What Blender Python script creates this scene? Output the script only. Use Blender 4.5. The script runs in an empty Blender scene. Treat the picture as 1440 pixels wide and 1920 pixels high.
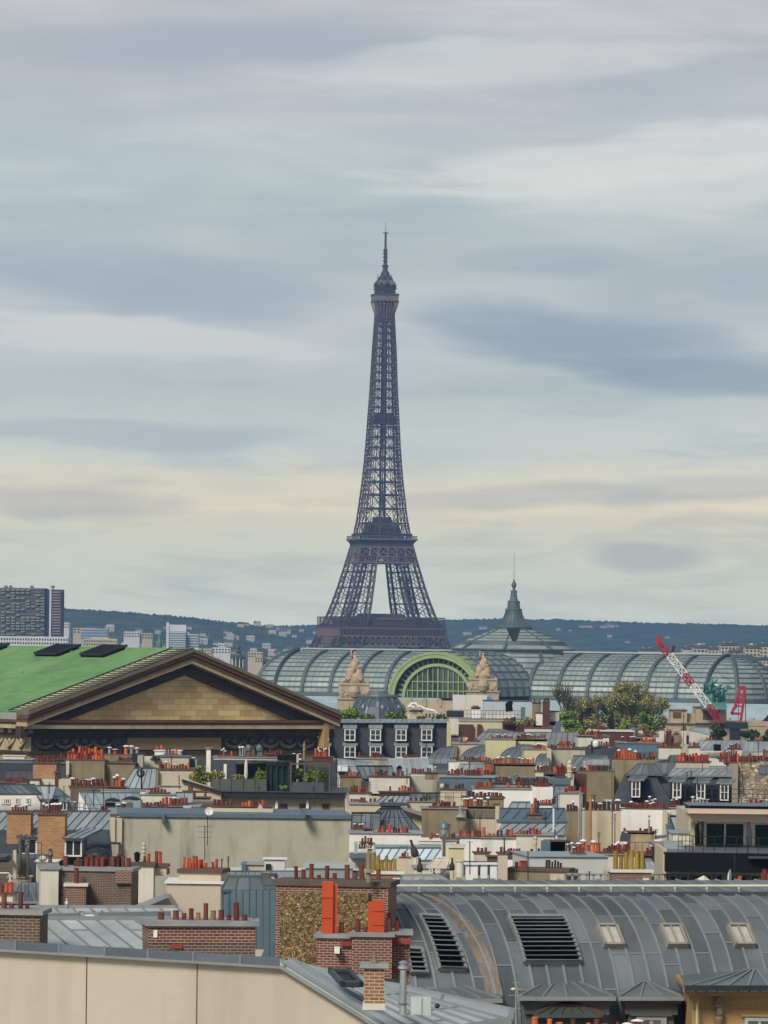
import bpy, math, random
from mathutils import Vector, Matrix
sin, cos, pi = math.sin, math.cos, math.pi
R = math.radians
C = bpy.context.scene.collection
scene = bpy.context.scene
rnd = random.Random(7)

# ------------------------------------------------------------------ camera
F, HZ, CAMZ, ROLL = 8573.0, 1208.0, 45.0, R(0.75)     # focal length in photo pixels, horizon row, eye height
VH = (960 - HZ) * cos(ROLL)
cd = bpy.data.cameras.new('camera'); cam = bpy.data.objects.new('camera', cd); C.objects.link(cam)
cd.sensor_fit = 'VERTICAL'; cd.sensor_height = 36.0; cd.lens = 36.0 * F / 1920
cd.shift_x = -VH * sin(ROLL) / 1920; cd.shift_y = -VH * cos(ROLL) / 1920
cd.clip_start = 1.0; cd.clip_end = 40000
cam.matrix_world = Matrix.Translation((0, 0, CAMZ)) @ Matrix.Rotation(pi / 2, 4, 'X') @ Matrix.Rotation(ROLL, 4, 'Z')
scene.camera = cam

# ------------------------------------------------------------------ sky, sun, exposure
SUN_EL, SUN_AZ = R(40), R(-150)        # azimuth measured from the view direction (+Y) towards +X
world = bpy.data.worlds.new('World'); scene.world = world; world.use_nodes = True

class NT:
    def __init__(s, tree):
        s.t = tree; tree.nodes.clear()
    def n(s, typ, ins=None, **props):
        nd = s.t.nodes.new(typ)
        for k, v in props.items(): setattr(nd, k, v)
        for k, v in (ins or {}).items():
            sk = nd.inputs[k]
            if isinstance(v, bpy.types.NodeSocket): s.t.links.new(v, sk)
            else:
                if hasattr(sk, 'default_value') and sk.type == 'RGBA' and len(v) == 3: v = (*v, 1)
                sk.default_value = v
        return nd
    def math(s, op, a, b=0.0, c=None, clamp=False):
        ins = {0: a, 1: b}
        if c is not None: ins[2] = c
        return s.n('ShaderNodeMath', ins, operation=op, use_clamp=clamp).outputs[0]
    def mix(s, f, a, b, mode='MIX'):
        nd = s.t.nodes.new('ShaderNodeMix'); nd.data_type = 'RGBA'; nd.blend_type = mode
        for k, v in ((0, f), (6, a), (7, b)):
            if isinstance(v, bpy.types.NodeSocket): s.t.links.new(v, nd.inputs[k])
            else: nd.inputs[k].default_value = (*v, 1) if isinstance(v, (tuple, list)) and len(v) == 3 else v
        return nd.outputs[2]
    def ramp(s, f, stops, interp='LINEAR'):
        nd = s.n('ShaderNodeValToRGB', {0: f}); r = nd.color_ramp; r.interpolation = interp
        while len(r.elements) < len(stops): r.elements.new(0.5)
        for e, (p, c) in zip(r.elements, stops):
            e.position = p; e.color = (*c, 1) if len(c) == 3 else c
        return nd.outputs[0]

def srgb(r, g, b):
    f = lambda c: c / 12.92 if c <= 0.04045 else ((c + 0.055) / 1.055) ** 2.4
    return (f(r / 255), f(g / 255), f(b / 255))
def grey(v): return (v, v, v)

def build_sky():
    t = NT(world.node_tree)
    d = t.n('ShaderNodeTexCoord').outputs['Generated']
    xyz = t.n('ShaderNodeSeparateXYZ', {0: d})
    az = t.math('ARCTAN2', xyz.outputs[0], xyz.outputs[1])
    el = t.math('ARCSINE', xyz.outputs[2])
    # direction measured in thousandths of the frame's focal length, so that cloud banks can be given by bearing and height
    u = t.math('MULTIPLY', az, F / 1000); v = t.math('MULTIPLY', el, F / 1000)
    p = t.n('ShaderNodeCombineXYZ', {0: u, 1: v, 2: 0.0}).outputs[0]
    def noise(su, sv, off, detail=5.0, rough=.55, scale=1.0, dist=0.0):
        m = t.n('ShaderNodeMapping', {0: p, 'Location': (off, off * 1.7, 0), 'Scale': (su, sv, 1)}).outputs[0]
        return t.n('ShaderNodeTexNoise', {'Vector': m, 'Scale': scale, 'Detail': detail, 'Roughness': rough, 'Distortion': dist}).outputs[0]
    warp = noise(1.6, 3.0, 3.1, 3.0)
    vw = t.math('ADD', v, t.math('MULTIPLY', t.math('SUBTRACT', warp, .5), .12))
    base = t.ramp(t.math('DIVIDE', vw, 1.3, clamp=True), [
        (0.00, (1.430, 1.409, 1.028)), (0.07, (1.370, 1.321, 0.938)), (0.13, (1.444, 1.338, 0.878)), (0.20, (1.654, 1.347, 0.777)), (0.235, (1.278, 1.094, 0.692)), (0.28, (0.862, 0.866, 0.697)), (0.36, (0.580, 0.611, 0.528)), (0.47, (0.568, 0.571, 0.539)), (0.55, (0.466, 0.495, 0.466)), (0.66, (0.469, 0.516, 0.472)), (0.75, (0.454, 0.466, 0.465)), (0.84, (0.417, 0.419, 0.426)), (0.93, (0.463, 0.447, 0.443)), (1.0, (0.494, 0.462, 0.457))])
    n1 = noise(1.1, 5.5, 0.0, 6.0, .55, 1.3, .6)
    n2 = noise(.7, 9.0, 5.2, 5.0, .6, 1.6, .3)
    m1 = t.math('MULTIPLY', t.math('SUBTRACT', n1, .5), 1.0)
    m2 = t.math('MULTIPLY', t.math('SUBTRACT', n2, .5), .55)
    m3 = t.math('MULTIPLY', t.math('SUBTRACT', noise(2.6, 17.0, 9.4, 6.0, .65, 1.7, .8), .5), .45)
    mod = t.math('ADD', t.math('ADD', m1, m2), m3)
    def bank(cu, cv, ru, rv, tilt=0.0, hard=1.0):
        # soft-edged cloud bank: bearing, height, half sizes, tilt; ragged by noise
        du = t.math('SUBTRACT', u, cu); dv = t.math('SUBTRACT', t.math('SUBTRACT', vw, cv), t.math('MULTIPLY', du, tilt))
        q = t.math('ADD', t.math('POWER', t.math('ABSOLUTE', t.math('DIVIDE', du, ru)), 2.0),
                   t.math('POWER', t.math('ABSOLUTE', t.math('DIVIDE', dv, rv)), 2.0))
        q = t.math('ADD', q, t.math('ADD', t.math('MULTIPLY', t.math('SUBTRACT', n1, .5), -2.2), t.math('MULTIPLY', m3, -2.6)))
        g = t.math('MULTIPLY', t.math('SUBTRACT', 1.1, q), 1.25, clamp=True)
        return t.math('SMOOTH_MIN', g, hard, .3)
    col = base
    dark = srgb(151, 162, 170); lite = srgb(218, 214, 205)
    for (cu, cv, ru, rv, tl, c, k) in [
        (.36, .575, .34, .075, -.10, dark, .95), (.62, .50, .30, .05, -.06, dark, .8), (.30, .735, .20, .035, .0, dark, .40),
        (.62, .66, .28, .08, .0, dark, .33), (-.45, .675, .42, .075, -.06, dark, .55), (-.30, 1.11, .55, .05, .0, srgb(156, 163, 168), .62),
        (-.58, .86, .30, .13, .05, srgb(158, 172, 178), .4), (-.50, .575, .45, .04, -.06, lite, .85), (.45, .91, .55, .05, .09, lite, .62),
        (-.5, .39, .40, .028, .0, dark, .35), (.0, .36, .2, .03, .0, lite, .3), (.55, .87, .5, .05, .05, lite, .45), (.2, 1.08, .5, .04, .04, lite, .3),
        (-.6, .26, .25, .04, .0, srgb(226, 219, 197), .55), (.45, .29, .6, .03, .03, srgb(220, 214, 203), .5), (.5, .175, .13, .028, .0, srgb(220, 212, 196), .55), (.37, .43, .5, .02, .02, lite, .35)]:
        col = t.mix(t.math('MULTIPLY', bank(cu, cv, ru, rv, tl), k), col, c)
    hi = t.mix(t.math('MULTIPLY', t.math('MAXIMUM', mod, 0.0), 1.1, clamp=True), col, srgb(222, 220, 212))
    lo = t.mix(t.math('MULTIPLY', t.math('MAXIMUM', t.math('MULTIPLY', mod, -1.0), 0.0), 1.4, clamp=True), hi, srgb(146, 160, 172))
    # above the frame the unseen deck thins and is dimmed to deepen shadows; below the horizon it just continues
    up_ = t.math('MULTIPLY', t.math('SUBTRACT', v, 1.6, clamp=True), .64)
    clouds = t.n('ShaderNodeBackground', {'Color': lo, 'Strength': t.math('SUBTRACT', 1.0, up_)})
    sky = t.n('ShaderNodeTexSky', sky_type='NISHITA', sun_disc=False, sun_elevation=SUN_EL, sun_rotation=SUN_AZ)
    clear = t.n('ShaderNodeBackground', {'Color': sky.outputs[0], 'Strength': 0.10})
    cover = t.math('SUBTRACT', .97, t.math('MULTIPLY', t.math('SUBTRACT', v, 2.0, clamp=True), .35), clamp=True)
    mx = t.n('ShaderNodeMixShader', {0: cover, 1: clear.outputs[0], 2: clouds.outputs[0]})
    t.n('ShaderNodeOutputWorld', {0: mx.outputs[0]})
build_sky()
sl = bpy.data.lights.new('sun', 'SUN'); sl.energy = 2.5; sl.angle = R(18); sl.color = (1.0, .93, .82)
so = bpy.data.objects.new('sun', sl); C.objects.link(so)
sdir = Vector((sin(SUN_AZ) * cos(SUN_EL), cos(SUN_AZ) * cos(SUN_EL), sin(SUN_EL)))
so.rotation_euler = sdir.to_track_quat('Z', 'Y').to_euler()
vs = scene.view_settings; vs.view_transform = 'Standard'; vs.look = 'None'; vs.exposure = 0.5; vs.gamma = 1.0
scene.cycles.use_denoising = True
scene.cycles.max_bounces = 5; scene.cycles.diffuse_bounces = 2; scene.cycles.glossy_bounces = 2
scene.cycles.transmission_bounces = 2; scene.cycles.volume_bounces = 0; scene.cycles.transparent_max_bounces = 6

# ------------------------------------------------------------------ placing and mesh helpers
def W(px, py, Y):
    """the world point at distance Y that the photograph shows at full-size pixel (px, py)"""
    u, v = px - 720, 960 - py
    U = u * cos(ROLL) - v * sin(ROLL); V = u * sin(ROLL) + v * cos(ROLL)
    return Vector((Y * U / F, Y, CAMZ + Y * (V - VH) / F))
def mpp(Y): return Y / F          # metres per photo pixel

OFF = {}
def link(o, parent=None, off=None):
    C.objects.link(o)
    if parent is not None:
        o.parent = parent; OFF[o.name] = OFF[parent.name]
    else:
        OFF[o.name] = off
def props(o, label=None, cat=None, group=None, kind=None):
    for k, v in (('label', label), ('category', cat), ('group', group), ('kind', kind)):
        if v: o[k] = v
    return o
def thing(name, label, cat, loc, group=None):
    o = bpy.data.objects.new(name, None); o.empty_display_size = 1
    link(o, None, Vector(loc)); o.location = loc
    return props(o, label, cat, group)

class MB:
    def __init__(s): s.v = []; s.f = []; s.m = []
    def add(s, vs, fs, mi=0):
        b = len(s.v); s.v += [tuple(x) for x in vs]; s.f += [tuple(b + i for i in f) for f in fs]; s.m += [mi] * len(fs)
        return s
    def hexa(s, p, mi=0):      # p: 4 bottom corners, 4 top corners, same order
        return s.add(p, [(3, 2, 1, 0), (4, 5, 6, 7), (0, 1, 5, 4), (1, 2, 6, 5), (2, 3, 7, 6), (3, 0, 4, 7)], mi)
    def box(s, x0, x1, y0, y1, z0, z1, mi=0):
        return s.hexa([(x0, y0, z0), (x1, y0, z0), (x1, y1, z0), (x0, y1, z0), (x0, y0, z1), (x1, y0, z1), (x1, y1, z1), (x0, y1, z1)], mi)
    def obox(s, o, ex, ey, ez, mi=0):   # origin corner and three edge vectors
        o, ex, ey, ez = map(Vector, (o, ex, ey, ez))
        return s.hexa([o, o + ex, o + ex + ey, o + ey, o + ez, o + ex + ez, o + ex + ey + ez, o + ey + ez], mi)
    def bar(s, p, q, w, h=None, up=(0, 0, 1), mi=0):
        p, q = Vector(p), Vector(q); d = q - p
        if d.length < 1e-6: return s
        d.normalize(); up = Vector(up)
        if abs(d.dot(up)) > .98: up = Vector((0, 1, 0)) if abs(d.y) < .9 else Vector((1, 0, 0))
        a = d.cross(up).normalized() * (w / 2); b = a.cross(d).normalized() * ((h or w) / 2)
        return s.hexa([p - a - b, p + a - b, q + a - b, q - a - b, p - a + b, p + a + b, q + a + b, q - a + b], mi)
    def tube(s, pts, r, n=8, mi=0, taper=None):
        pts = [Vector(p) for p in pts]; rings = []
        for i, p in enumerate(pts):
            d = (pts[min(i + 1, len(pts) - 1)] - pts[max(i - 1, 0)]).normalized()
            up = Vector((0, 0, 1)) if abs(d.z) < .95 else Vector((0, 1, 0))
            a = d.cross(up).normalized(); b = a.cross(d).normalized(); rr = taper[i] if taper else r
            rings.append([p + a * (rr * cos(2 * pi * k / n)) + b * (rr * sin(2 * pi * k / n)) for k in range(n)])
        vs = [q for r_ in rings for q in r_]; fs = []
        for i in range(len(rings) - 1):
            for k in range(n):
                fs.append((i * n + k, i * n + (k + 1) % n, (i + 1) * n + (k + 1) % n, (i + 1) * n + k))
        fs.append(tuple(range(n - 1, -1, -1))); fs.append(tuple((len(rings) - 1) * n + k for k in range(n)))
        return s.add(vs, fs, mi)
    def lathe(s, c, prof, n=16, mi=0, a0=0.0, cap=True):   # prof: (r, z) from low to high
        c = Vector(c); vs = []; fs = []
        for r, z in prof:
            for k in range(n):
                a = a0 + 2 * pi * k / n; vs.append((c.x + r * cos(a), c.y + r * sin(a), c.z + z))
        for i in range(len(prof) - 1):
            for k in range(n):
                fs.append((i * n + k, i * n + (k + 1) % n, (i + 1) * n + (k + 1) % n, (i + 1) * n + k))
        if cap:
            fs.append(tuple(range(n - 1, -1, -1))); fs.append(tuple((len(prof) - 1) * n + k for k in range(n)))
        return s.add(vs, fs, mi)
    def poly(s, pts, ext, mi=0):        # flat polygon extruded by vector ext
        ext = Vector(ext); n = len(pts); pts = [Vector(p) for p in pts]
        fs = [tuple(range(n)), tuple(range(2 * n - 1, n - 1, -1))] + [(i, i + n, (i + 1) % n + n, (i + 1) % n) for i in range(n)]
        return s.add(pts + [p + ext for p in pts], fs, mi)
    def quad(s, a, b, c, d, mi=0): return s.add([a, b, c, d], [(0, 1, 2, 3)], mi)
    def blob(s, c, rx, ry, rz, n=10, m=6, mi=0, jit=0.0, rg=rnd):
        prof = []; c = Vector(c); vs = []; fs = []
        for i in range(m + 1):
            th = pi * i / m
            for k in range(n):
                a = 2 * pi * k / n; j = 1 + rg.uniform(-jit, jit)
                vs.append((c.x + rx * j * sin(th) * cos(a), c.y + ry * j * sin(th) * sin(a), c.z - rz * j * cos(th)))
        for i in range(m):
            for k in range(n): fs.append((i * n + k, i * n + (k + 1) % n, (i + 1) * n + (k + 1) % n, (i + 1) * n + k))
        return s.add(vs, fs, mi)
    def build(s, name, mats, parent=None, smooth=False, fix=True):
        if not isinstance(mats, (list, tuple)): mats = [mats]
        if parent is not None: off = OFF[parent.name]
        else:
            xs = [p[0] for p in s.v]; ys = [p[1] for p in s.v]; zs = [p[2] for p in s.v]
            off = Vector(((min(xs) + max(xs)) / 2, (min(ys) + max(ys)) / 2, min(zs)))
        me = bpy.data.meshes.new(name)
        me.from_pydata([(x - off.x, y - off.y, z - off.z) for x, y, z in s.v], [], s.f)
        for m in mats: me.materials.append(m)
        if len(mats) > 1: me.polygons.foreach_set('material_index', s.m)
        if smooth: me.polygons.foreach_set('use_smooth', [True] * len(s.f))
        if fix:
            import bmesh
            bm = bmesh.new(); bm.from_mesh(me); bmesh.ops.recalc_face_normals(bm, faces=bm.faces); bm.to_mesh(me); bm.free()
        me.update()
        o = bpy.data.objects.new(name, me); link(o, parent, off)
        if parent is None: o.location = off
        return o

def zgrid(mb, P, nS, nT, seam=.05, hgt=.05, mi=0, ms=1, joint=2.2, rg=rnd, skip_first=False):
    """a standing-seam metal sheet P(s, t): separate panels between raised seams, with cross joints"""
    def nrm(s, t):
        e = .004
        a = P(min(s + e, 1), t) - P(max(s - e, 0), t); b = P(s, min(t + e, 1)) - P(s, max(t - e, 0))
        n = a.cross(b); n.normalize()
        return n if n.z > 0 or (abs(n.z) < .02 and n.y < 0) else -n
    for i in range(nS):
        L = (P((i + .5) / nS, 1) - P((i + .5) / nS, 0)).length
        step = max(1, round(nT * joint / max(L, .1))) if joint else nT
        j = -rg.randrange(step) if joint else 0
        while j < nT:
            j0, j1 = max(j, 0), min(j + step, nT)
            vs = []; 
            for jj in range(j0, j1 + 1):
                vs += [P(i / nS, jj / nT), P((i + 1) / nS, jj / nT)]
            fs = [(2 * k, 2 * k + 1, 2 * k + 3, 2 * k + 2) for k in range(j1 - j0)]
            mb.add(vs, fs, mi)
            if j0 > 0 and joint:
                n = nrm((i + .5) / nS, j0 / nT) * .012
                mb.bar(P(i / nS, j0 / nT) + n, P((i + 1) / nS, j0 / nT) + n, seam * .7, .03, up=n, mi=ms)
            j += step
    for i in range(nS + 1):
        for jj in range(nT):
            a, b = P(i / nS, jj / nT), P(i / nS, (jj + 1) / nT)
            n = nrm(i / nS, (jj + .5) / nT)
            mb.bar(a + n * hgt * .4, b + n * hgt * .4, seam, hgt, up=n, mi=ms)
def bil(a, b, c, d):
    """bilinear patch, a-b the top edge, d-c the bottom edge"""
    a, b, c, d = map(Vector, (a, b, c, d))
    return lambda s, t: (a * (1 - s) + b * s) * (1 - t) + (d * (1 - s) + c * s) * t

# ------------------------------------------------------------------ materials
MATS = {}
def surf(name, c1, c2=None, scale=1.0, rough=.8, metal=0.0, bump=0.0, bscale=None, streak=0.0, scol=(.05, .05, .045), island=0.0, obj=0.0,
         fine=.0, spec=.4, kind=None, **kw):
    m = bpy.data.materials.new(name); m.use_nodes = True; MATS[name] = m
    t = NT(m.node_tree)
    co = t.n('ShaderNodeTexCoord').outputs['Object']
    if kw.get('wall'):     # coordinates for vertical masonry: along the wall, height
        g = t.n('ShaderNodeSeparateXYZ', {0: co})
        co2 = t.n('ShaderNodeCombineXYZ', {0: t.math('ADD', g.outputs[0], g.outputs[1]), 1: g.outputs[2], 2: 0.0}).outputs[0]
    n = t.n('ShaderNodeTexNoise', {'Vector': co, 'Scale': scale, 'Detail': 5.0, 'Roughness': .6}).outputs[0]
    f = t.ramp(n, [(.32, grey(0)), (.68, grey(1))])
    col = t.mix(f, c1, c2 or tuple(x * .8 for x in c1))
    h = n
    if kind == 'brick':
        bk = t.n('ShaderNodeTexBrick', {'Vector': co2, 'Color1': c1, 'Color2': c2, 'Mortar': kw['mortar'], 'Scale': 1.0, 'Mortar Size': kw.get('ms', .014),
                                        'Bias': -.1, 'Brick Width': kw.get('bw', .24), 'Row Height': kw.get('rh', .085), 'Mortar Smooth': .2})
        col = t.mix(t.math('MULTIPLY', f, .35), bk.outputs[0], kw.get('dirt', (.1, .07, .05))); h = t.math('SUBTRACT', 1.0, bk.outputs[1])
    if kind == 'rubble':
        wn = t.n('ShaderNodeTexNoise', {'Vector': co, 'Scale': 5.0, 'Detail': 3.0}).outputs['Color']
        co = t.n('ShaderNodeVectorMath', {0: co, 1: t.n('ShaderNodeVectorMath', {0: wn, 3: .35}, operation='SCALE').outputs[0]}, operation='ADD').outputs[0]
        vo = t.n('ShaderNodeTexVoronoi', {'Vector': t.n('ShaderNodeMapping', {0: co, 'Scale': (1, 1, 1.5)}).outputs[0], 'Scale': kw.get('vs', 4.5), 'Randomness': 1.0})
        ed = t.n('ShaderNodeTexVoronoi', {'Vector': t.n('ShaderNodeMapping', {0: co, 'Scale': (1, 1, 1.5)}).outputs[0], 'Scale': kw.get('vs', 4.5)}, feature='DISTANCE_TO_EDGE')
        g = t.n('ShaderNodeSeparateColor', {0: vo.outputs['Color']}).outputs[0]
        st = t.ramp(g, [(0, c1), (.35, c2), (.7, tuple(x * .45 for x in c1)), (1, tuple(min(1, x * 1.5) for x in c2))], 'CONSTANT' if kw.get('hard') else 'LINEAR')
        e = t.ramp(ed.outputs[0], [(.0, grey(0)), (.09, grey(1))])
        col = t.mix(e, kw['mortar'], st); h = e
    if fine:
        n2 = t.n('ShaderNodeTexNoise', {'Vector': co, 'Scale': scale * 9, 'Detail': 3.0}).outputs[0]
        col = t.mix(t.math('MULTIPLY', t.math('ABSOLUTE', t.math('SUBTRACT', n2, .5)), fine * 4, clamp=True), col, tuple(x * .45 for x in c1))
    if streak:
        mp = t.n('ShaderNodeMapping', {0: co, 'Scale': kw.get('sscale', (1.6, 1.6, .12))}).outputs[0]
        sn = t.n('ShaderNodeTexNoise', {'Vector': mp, 'Scale': 1.0, 'Detail': 4.0, 'Roughness': .6}).outputs[0]
        col = t.mix(t.math('MULTIPLY', t.ramp(sn, [(.5, grey(0)), (.74, grey(1))]), streak), col, scol)
    if island:
        r = t.n('ShaderNodeNewGeometry').outputs['Random Per Island']
        hv = t.n('ShaderNodeHueSaturation', {'Hue': t.math('ADD', .5, t.math('MULTIPLY', t.math('SUBTRACT', r, .5), kw.get('ihue', .02))),
                 'Value': t.math('ADD', 1.0, t.math('MULTIPLY', t.math('SUBTRACT', r, .5), 2 * island)), 'Color': col}); col = hv.outputs[0]
    if obj:
        r = t.n('ShaderNodeObjectInfo').outputs['Random']
        hv = t.n('ShaderNodeHueSaturation', {'Hue': t.math('ADD', .5, t.math('MULTIPLY', t.math('SUBTRACT', r, .5), .03)),
                 'Value': t.math('ADD', 1.0, t.math('MULTIPLY', t.math('SUBTRACT', r, .5), 2 * obj)), 'Color': col}); col = hv.outputs[0]
    ins = {'Base Color': col, 'Roughness': rough, 'Metallic': metal, 'Specular IOR Level': spec}
    if kw.get('rvar'):
        ins['Roughness'] = t.math('ADD', rough - kw['rvar'] / 2, t.math('MULTIPLY', n, kw['rvar']))
    if bump:
        nb = h if bscale is None else t.n('ShaderNodeTexNoise', {'Vector': co, 'Scale': bscale, 'Detail': 4.0}).outputs[0]
        ins['Normal'] = t.n('ShaderNodeBump', {'Height': nb, 'Strength': bump, 'Distance': kw.get('bd', .05)}).outputs[0]
    bs = t.n('ShaderNodeBsdfPrincipled', ins)
    t.n('ShaderNodeOutputMaterial', {0: bs.outputs[0]})
    return m
def glass(name, c, rough=.12, spec=.8, var=.5):
    return surf(name, c, tuple(x * .4 for x in c), scale=.35, rough=rough, spec=spec, island=var, bump=.15, bscale=.8)

ZINC = surf('zinc', (.122, .148, .16), (.18, .205, .215), .45, .42, .35, .10, 2.2, .35, (.115, .12, .12), island=.32, rvar=.25, sscale=(1.1, 1.1, .4))
ZSEAM = surf('zinc_seam', (.22, .23, .23), (.28, .285, .28), 1.2, .45, .3)
ZLIGHT = surf('zinc_pale', (.27, .315, .33), (.35, .395, .405), .4, .42, .3, .08, 2.0, .3, (.22, .27, .28), island=.16, rvar=.2, sscale=(1.1, 1.1, .4))
ZLSEAM = surf('zinc_pale_seam', (.20, .235, .25), (.26, .29, .30), 1.0, .5, .2)
ZDARK = surf('zinc_dark', (.05, .06, .07), (.075, .085, .095), .4, .5, .2, .08, 2.0, .3, (.03, .035, .04), island=.2)
ZBLUE = surf('zinc_blue', (.095, .15, .19), (.125, .18, .215), .4, .48, .25, .08, 2.0, .3, (.06, .09, .11), island=.12)
SLATE = surf('slate', (.038, .043, .054), (.056, .063, .076), 1.2, .55, 0, .2, 5, .3, (.02, .022, .028), island=.1)
CREAM = surf('cream_render', (.56, .50, .36), (.50, .44, .31), .35, .85, 0, .1, 3, .45, (.30, .25, .17), fine=.05)
PALE = surf('pale_render', (.66, .63, .54), (.58, .55, .46), .4, .85, 0, .1, 3, .5, (.34, .31, .25), fine=.06)
WHITE = surf('white_paint', (.80, .79, .74), (.72, .70, .65), .5, .8, 0, .08, 3, .35, (.42, .40, .35), fine=.04)
YELLOW = surf('yellow_render', (.60, .55, .33), (.53, .48, .29), .35, .85, 0, .1, 3, .35, (.36, .31, .18), fine=.04)
TAN = surf('tan_render', (.27, .225, .135), (.20, .165, .10), .5, .9, 0, .15, 3, .7, (.09, .075, .05), fine=.10)
BEIGE = surf('beige_render', (.53, .46, .355), (.49, .42, .325), .3, .9, 0, .08, 4, .5, (.37, .315, .24), fine=.05, sscale=(.9, .9, .10))
GABLE = surf('gable_render', (.54, .48, .39), (.49, .43, .345), .25, .9, 0, .12, 3, .75, (.39, .335, .26), fine=.09, sscale=(.7, .7, .07))
GREYW = surf('grey_render', (.47, .45, .345), (.37, .36, .28), .22, .9, 0, .12, 3, .85, (.17, .17, .13), fine=.09, sscale=(.8, .8, .13))
CONC = surf('cap_stone', (.30, .31, .31), (.22, .23, .23), 1.5, .9, 0, .2, 6, .3, (.12, .12, .12), fine=.1)
CAPB = surf('cap_brown', (.13, .075, .05), (.09, .06, .045), 1.2, .9, 0, .2, 6, .3, (.05, .04, .035), fine=.1)
BRICK = surf('red_brick', (.20, .060, .038), (.135, .045, .032), .8, .85, 0, .5, kind='brick', mortar=(.42, .37, .30), dirt=(.07, .04, .03), wall=1, bd=.02, ms=.011, rh=.085, bw=.23)
BRICKD = surf('dark_brick', (.125, .07, .052), (.085, .055, .045), .8, .85, 0, .5, kind='brick', mortar=(.30, .27, .21), dirt=(.05, .04, .035), wall=1, bd=.02, ms=.011, rh=.085, bw=.23)
BRICKO = surf('orange_brick', (.42, .21, .085), (.30, .14, .06), .8, .85, 0, .4, kind='brick', mortar=(.46, .36, .22), dirt=(.22, .10, .05), wall=1, bd=.02, ms=.016, rh=.13, bw=.38)
BRICKP = surf('brown_panel', (.105, .04, .03), (.08, .033, .026), .8, .85, 0, .2, 4)
RUBBLE = surf('rubble_stone', (.23, .15, .06), (.33, .23, .105), 1.0, .95, 0, .9, kind='rubble', mortar=(.07, .05, .025), vs=8.5, bd=.06)
RUBBLEL = surf('pale_rubble', (.36, .29, .20), (.46, .39, .29), 1.0, .95, 0, .8, kind='rubble', mortar=(.20, .15, .10), vs=2.2, bd=.05)
LIME = surf('limestone', (.72, .54, .27), (.47, .33, .15), .25, .85, 0, .3, kind='brick', mortar=(.24, .17, .09), dirt=(.15, .10, .05), wall=1, ms=.02, bw=1.9, rh=.62, bd=.03)
LIMEP = surf('plain_limestone', (.47, .385, .25), (.38, .30, .185), .5, .85, 0, .2, 3, .5, (.18, .14, .09))
LIMEG = surf('golden_limestone', (.42, .27, .11), (.34, .21, .085), .4, .85, 0, .2, 3, .4, (.16, .10, .05))
DARKSTONE = surf('dark_stone', (.035, .028, .024), (.06, .045, .036), .8, .95, 0, .3, 2)  # near-black stone for the bands under cornices and in mouldings
DARKREL = surf('relief_stone', (.06, .052, .042), (.10, .085, .065), 1.2, .95, 0, .8, 1.5, bd=.3)  # dark stone for the front frieze, its garlands and the cella
MOULD = surf('brown_moulding', (.13, .065, .035), (.085, .045, .028), .8, .9, 0, .2, 3, .4, (.05, .03, .02))
COPPER = surf('green_roof', (.095, .225, .07), (.17, .315, .12), .14, .75, 0, .12, 1.2, .8, (.085, .16, .07), fine=.05, sscale=(.25, .25, .5))
IRON = surf('tower_iron', (.070, .042, .050), (.056, .035, .044), .1, .6, .1)
IRONL = surf('tower_iron_light', (.20, .145, .125), (.16, .115, .10), .1, .6, .1)
DARKMETAL = surf('dark_metal', (.035, .04, .045), (.02, .022, .026), 2, .5, .4)
BLACK = surf('black_panel', (.007, .007, .008), (.005, .005, .006), 1, .6, spec=.15)
SEAMD = surf('zinc_seam_dark', (.085, .095, .10), (.11, .12, .125), 1.2, .5, .2)  # shadow side of the seams put into a darker zinc colour
STEEL = surf('galvanised', (.42, .44, .45), (.30, .32, .33), 2.5, .4, .6, .05, 6)
PAINTW = surf('white_metal', (.78, .79, .78), (.70, .71, .70), 1, .5)
POT_O = surf('terracotta_bright', (.52, .095, .028), (.36, .06, .022), 1.8, .8, 0, .1, 5, obj=.38, streak=.4, scol=(.12, .035, .02), sscale=(3, 3, 1.2))
POT_B = surf('terracotta_brown', (.175, .038, .025), (.095, .026, .02), 1.8, .8, 0, .1, 5, obj=.25, streak=.5, scol=(.04, .018, .014), sscale=(3, 3, 1.2))
POT_D = surf('pot_dark', (.055, .032, .028), (.03, .022, .02), 1.8, .8, 0, .1, 5, obj=.25)
POT_T = surf('pot_tan', (.26, .15, .075), (.18, .10, .05), 1.8, .85, 0, .1, 5, obj=.2)
POT_Y = surf('pot_ochre', (.29, .19, .025), (.22, .14, .02), 1.8, .85, 0, .1, 5, obj=.15)
SOOTIN = surf('pot_soot', (.008, .007, .006))
GLASSD = glass('window_glass', (.030, .036, .042))
GLASST = glass('teal_glass', (.010, .042, .040), .12, .25)
GLASSW = surf('skylight_glass', (.46, .46, .42), (.30, .31, .28), 1.4, .25, 0, spec=.7)
GLASSR = surf('glass_roof', (.24, .29, .26), (.35, .39, .345), .09, .35, .1, .05, .6, .4, (.16, .20, .185), island=.13, spec=.5, fine=.04, sscale=(.5, .5, .05))
GPRIB = surf('roof_rib', (.075, .105, .115), (.10, .13, .135), .3, .6, .1)
GPSILL = surf('pale_gutter', (.42, .46, .43), (.36, .40, .38), .4, .6)
GPGREEN = surf('light_green_paint', (.31, .39, .18), (.25, .33, .14), .3, .6)
GPGLASS = glass('arch_glass', (.05, .085, .06), .15)
BRONZE = surf('green_bronze', (.16, .38, .29), (.06, .17, .13), .8, .6, .2, .4, 1.5, bd=.2)
REDP = surf('red_paint', (.40, .015, .022), (.33, .013, .02), 1, .5)
CRW = surf('crane_white', (.78, .77, .73), (.70, .69, .66), 1, .5)
LEAFD = surf('leaf_dark', (.022, .04, .014), (.032, .055, .018), .6, .7, island=.5)
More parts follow.
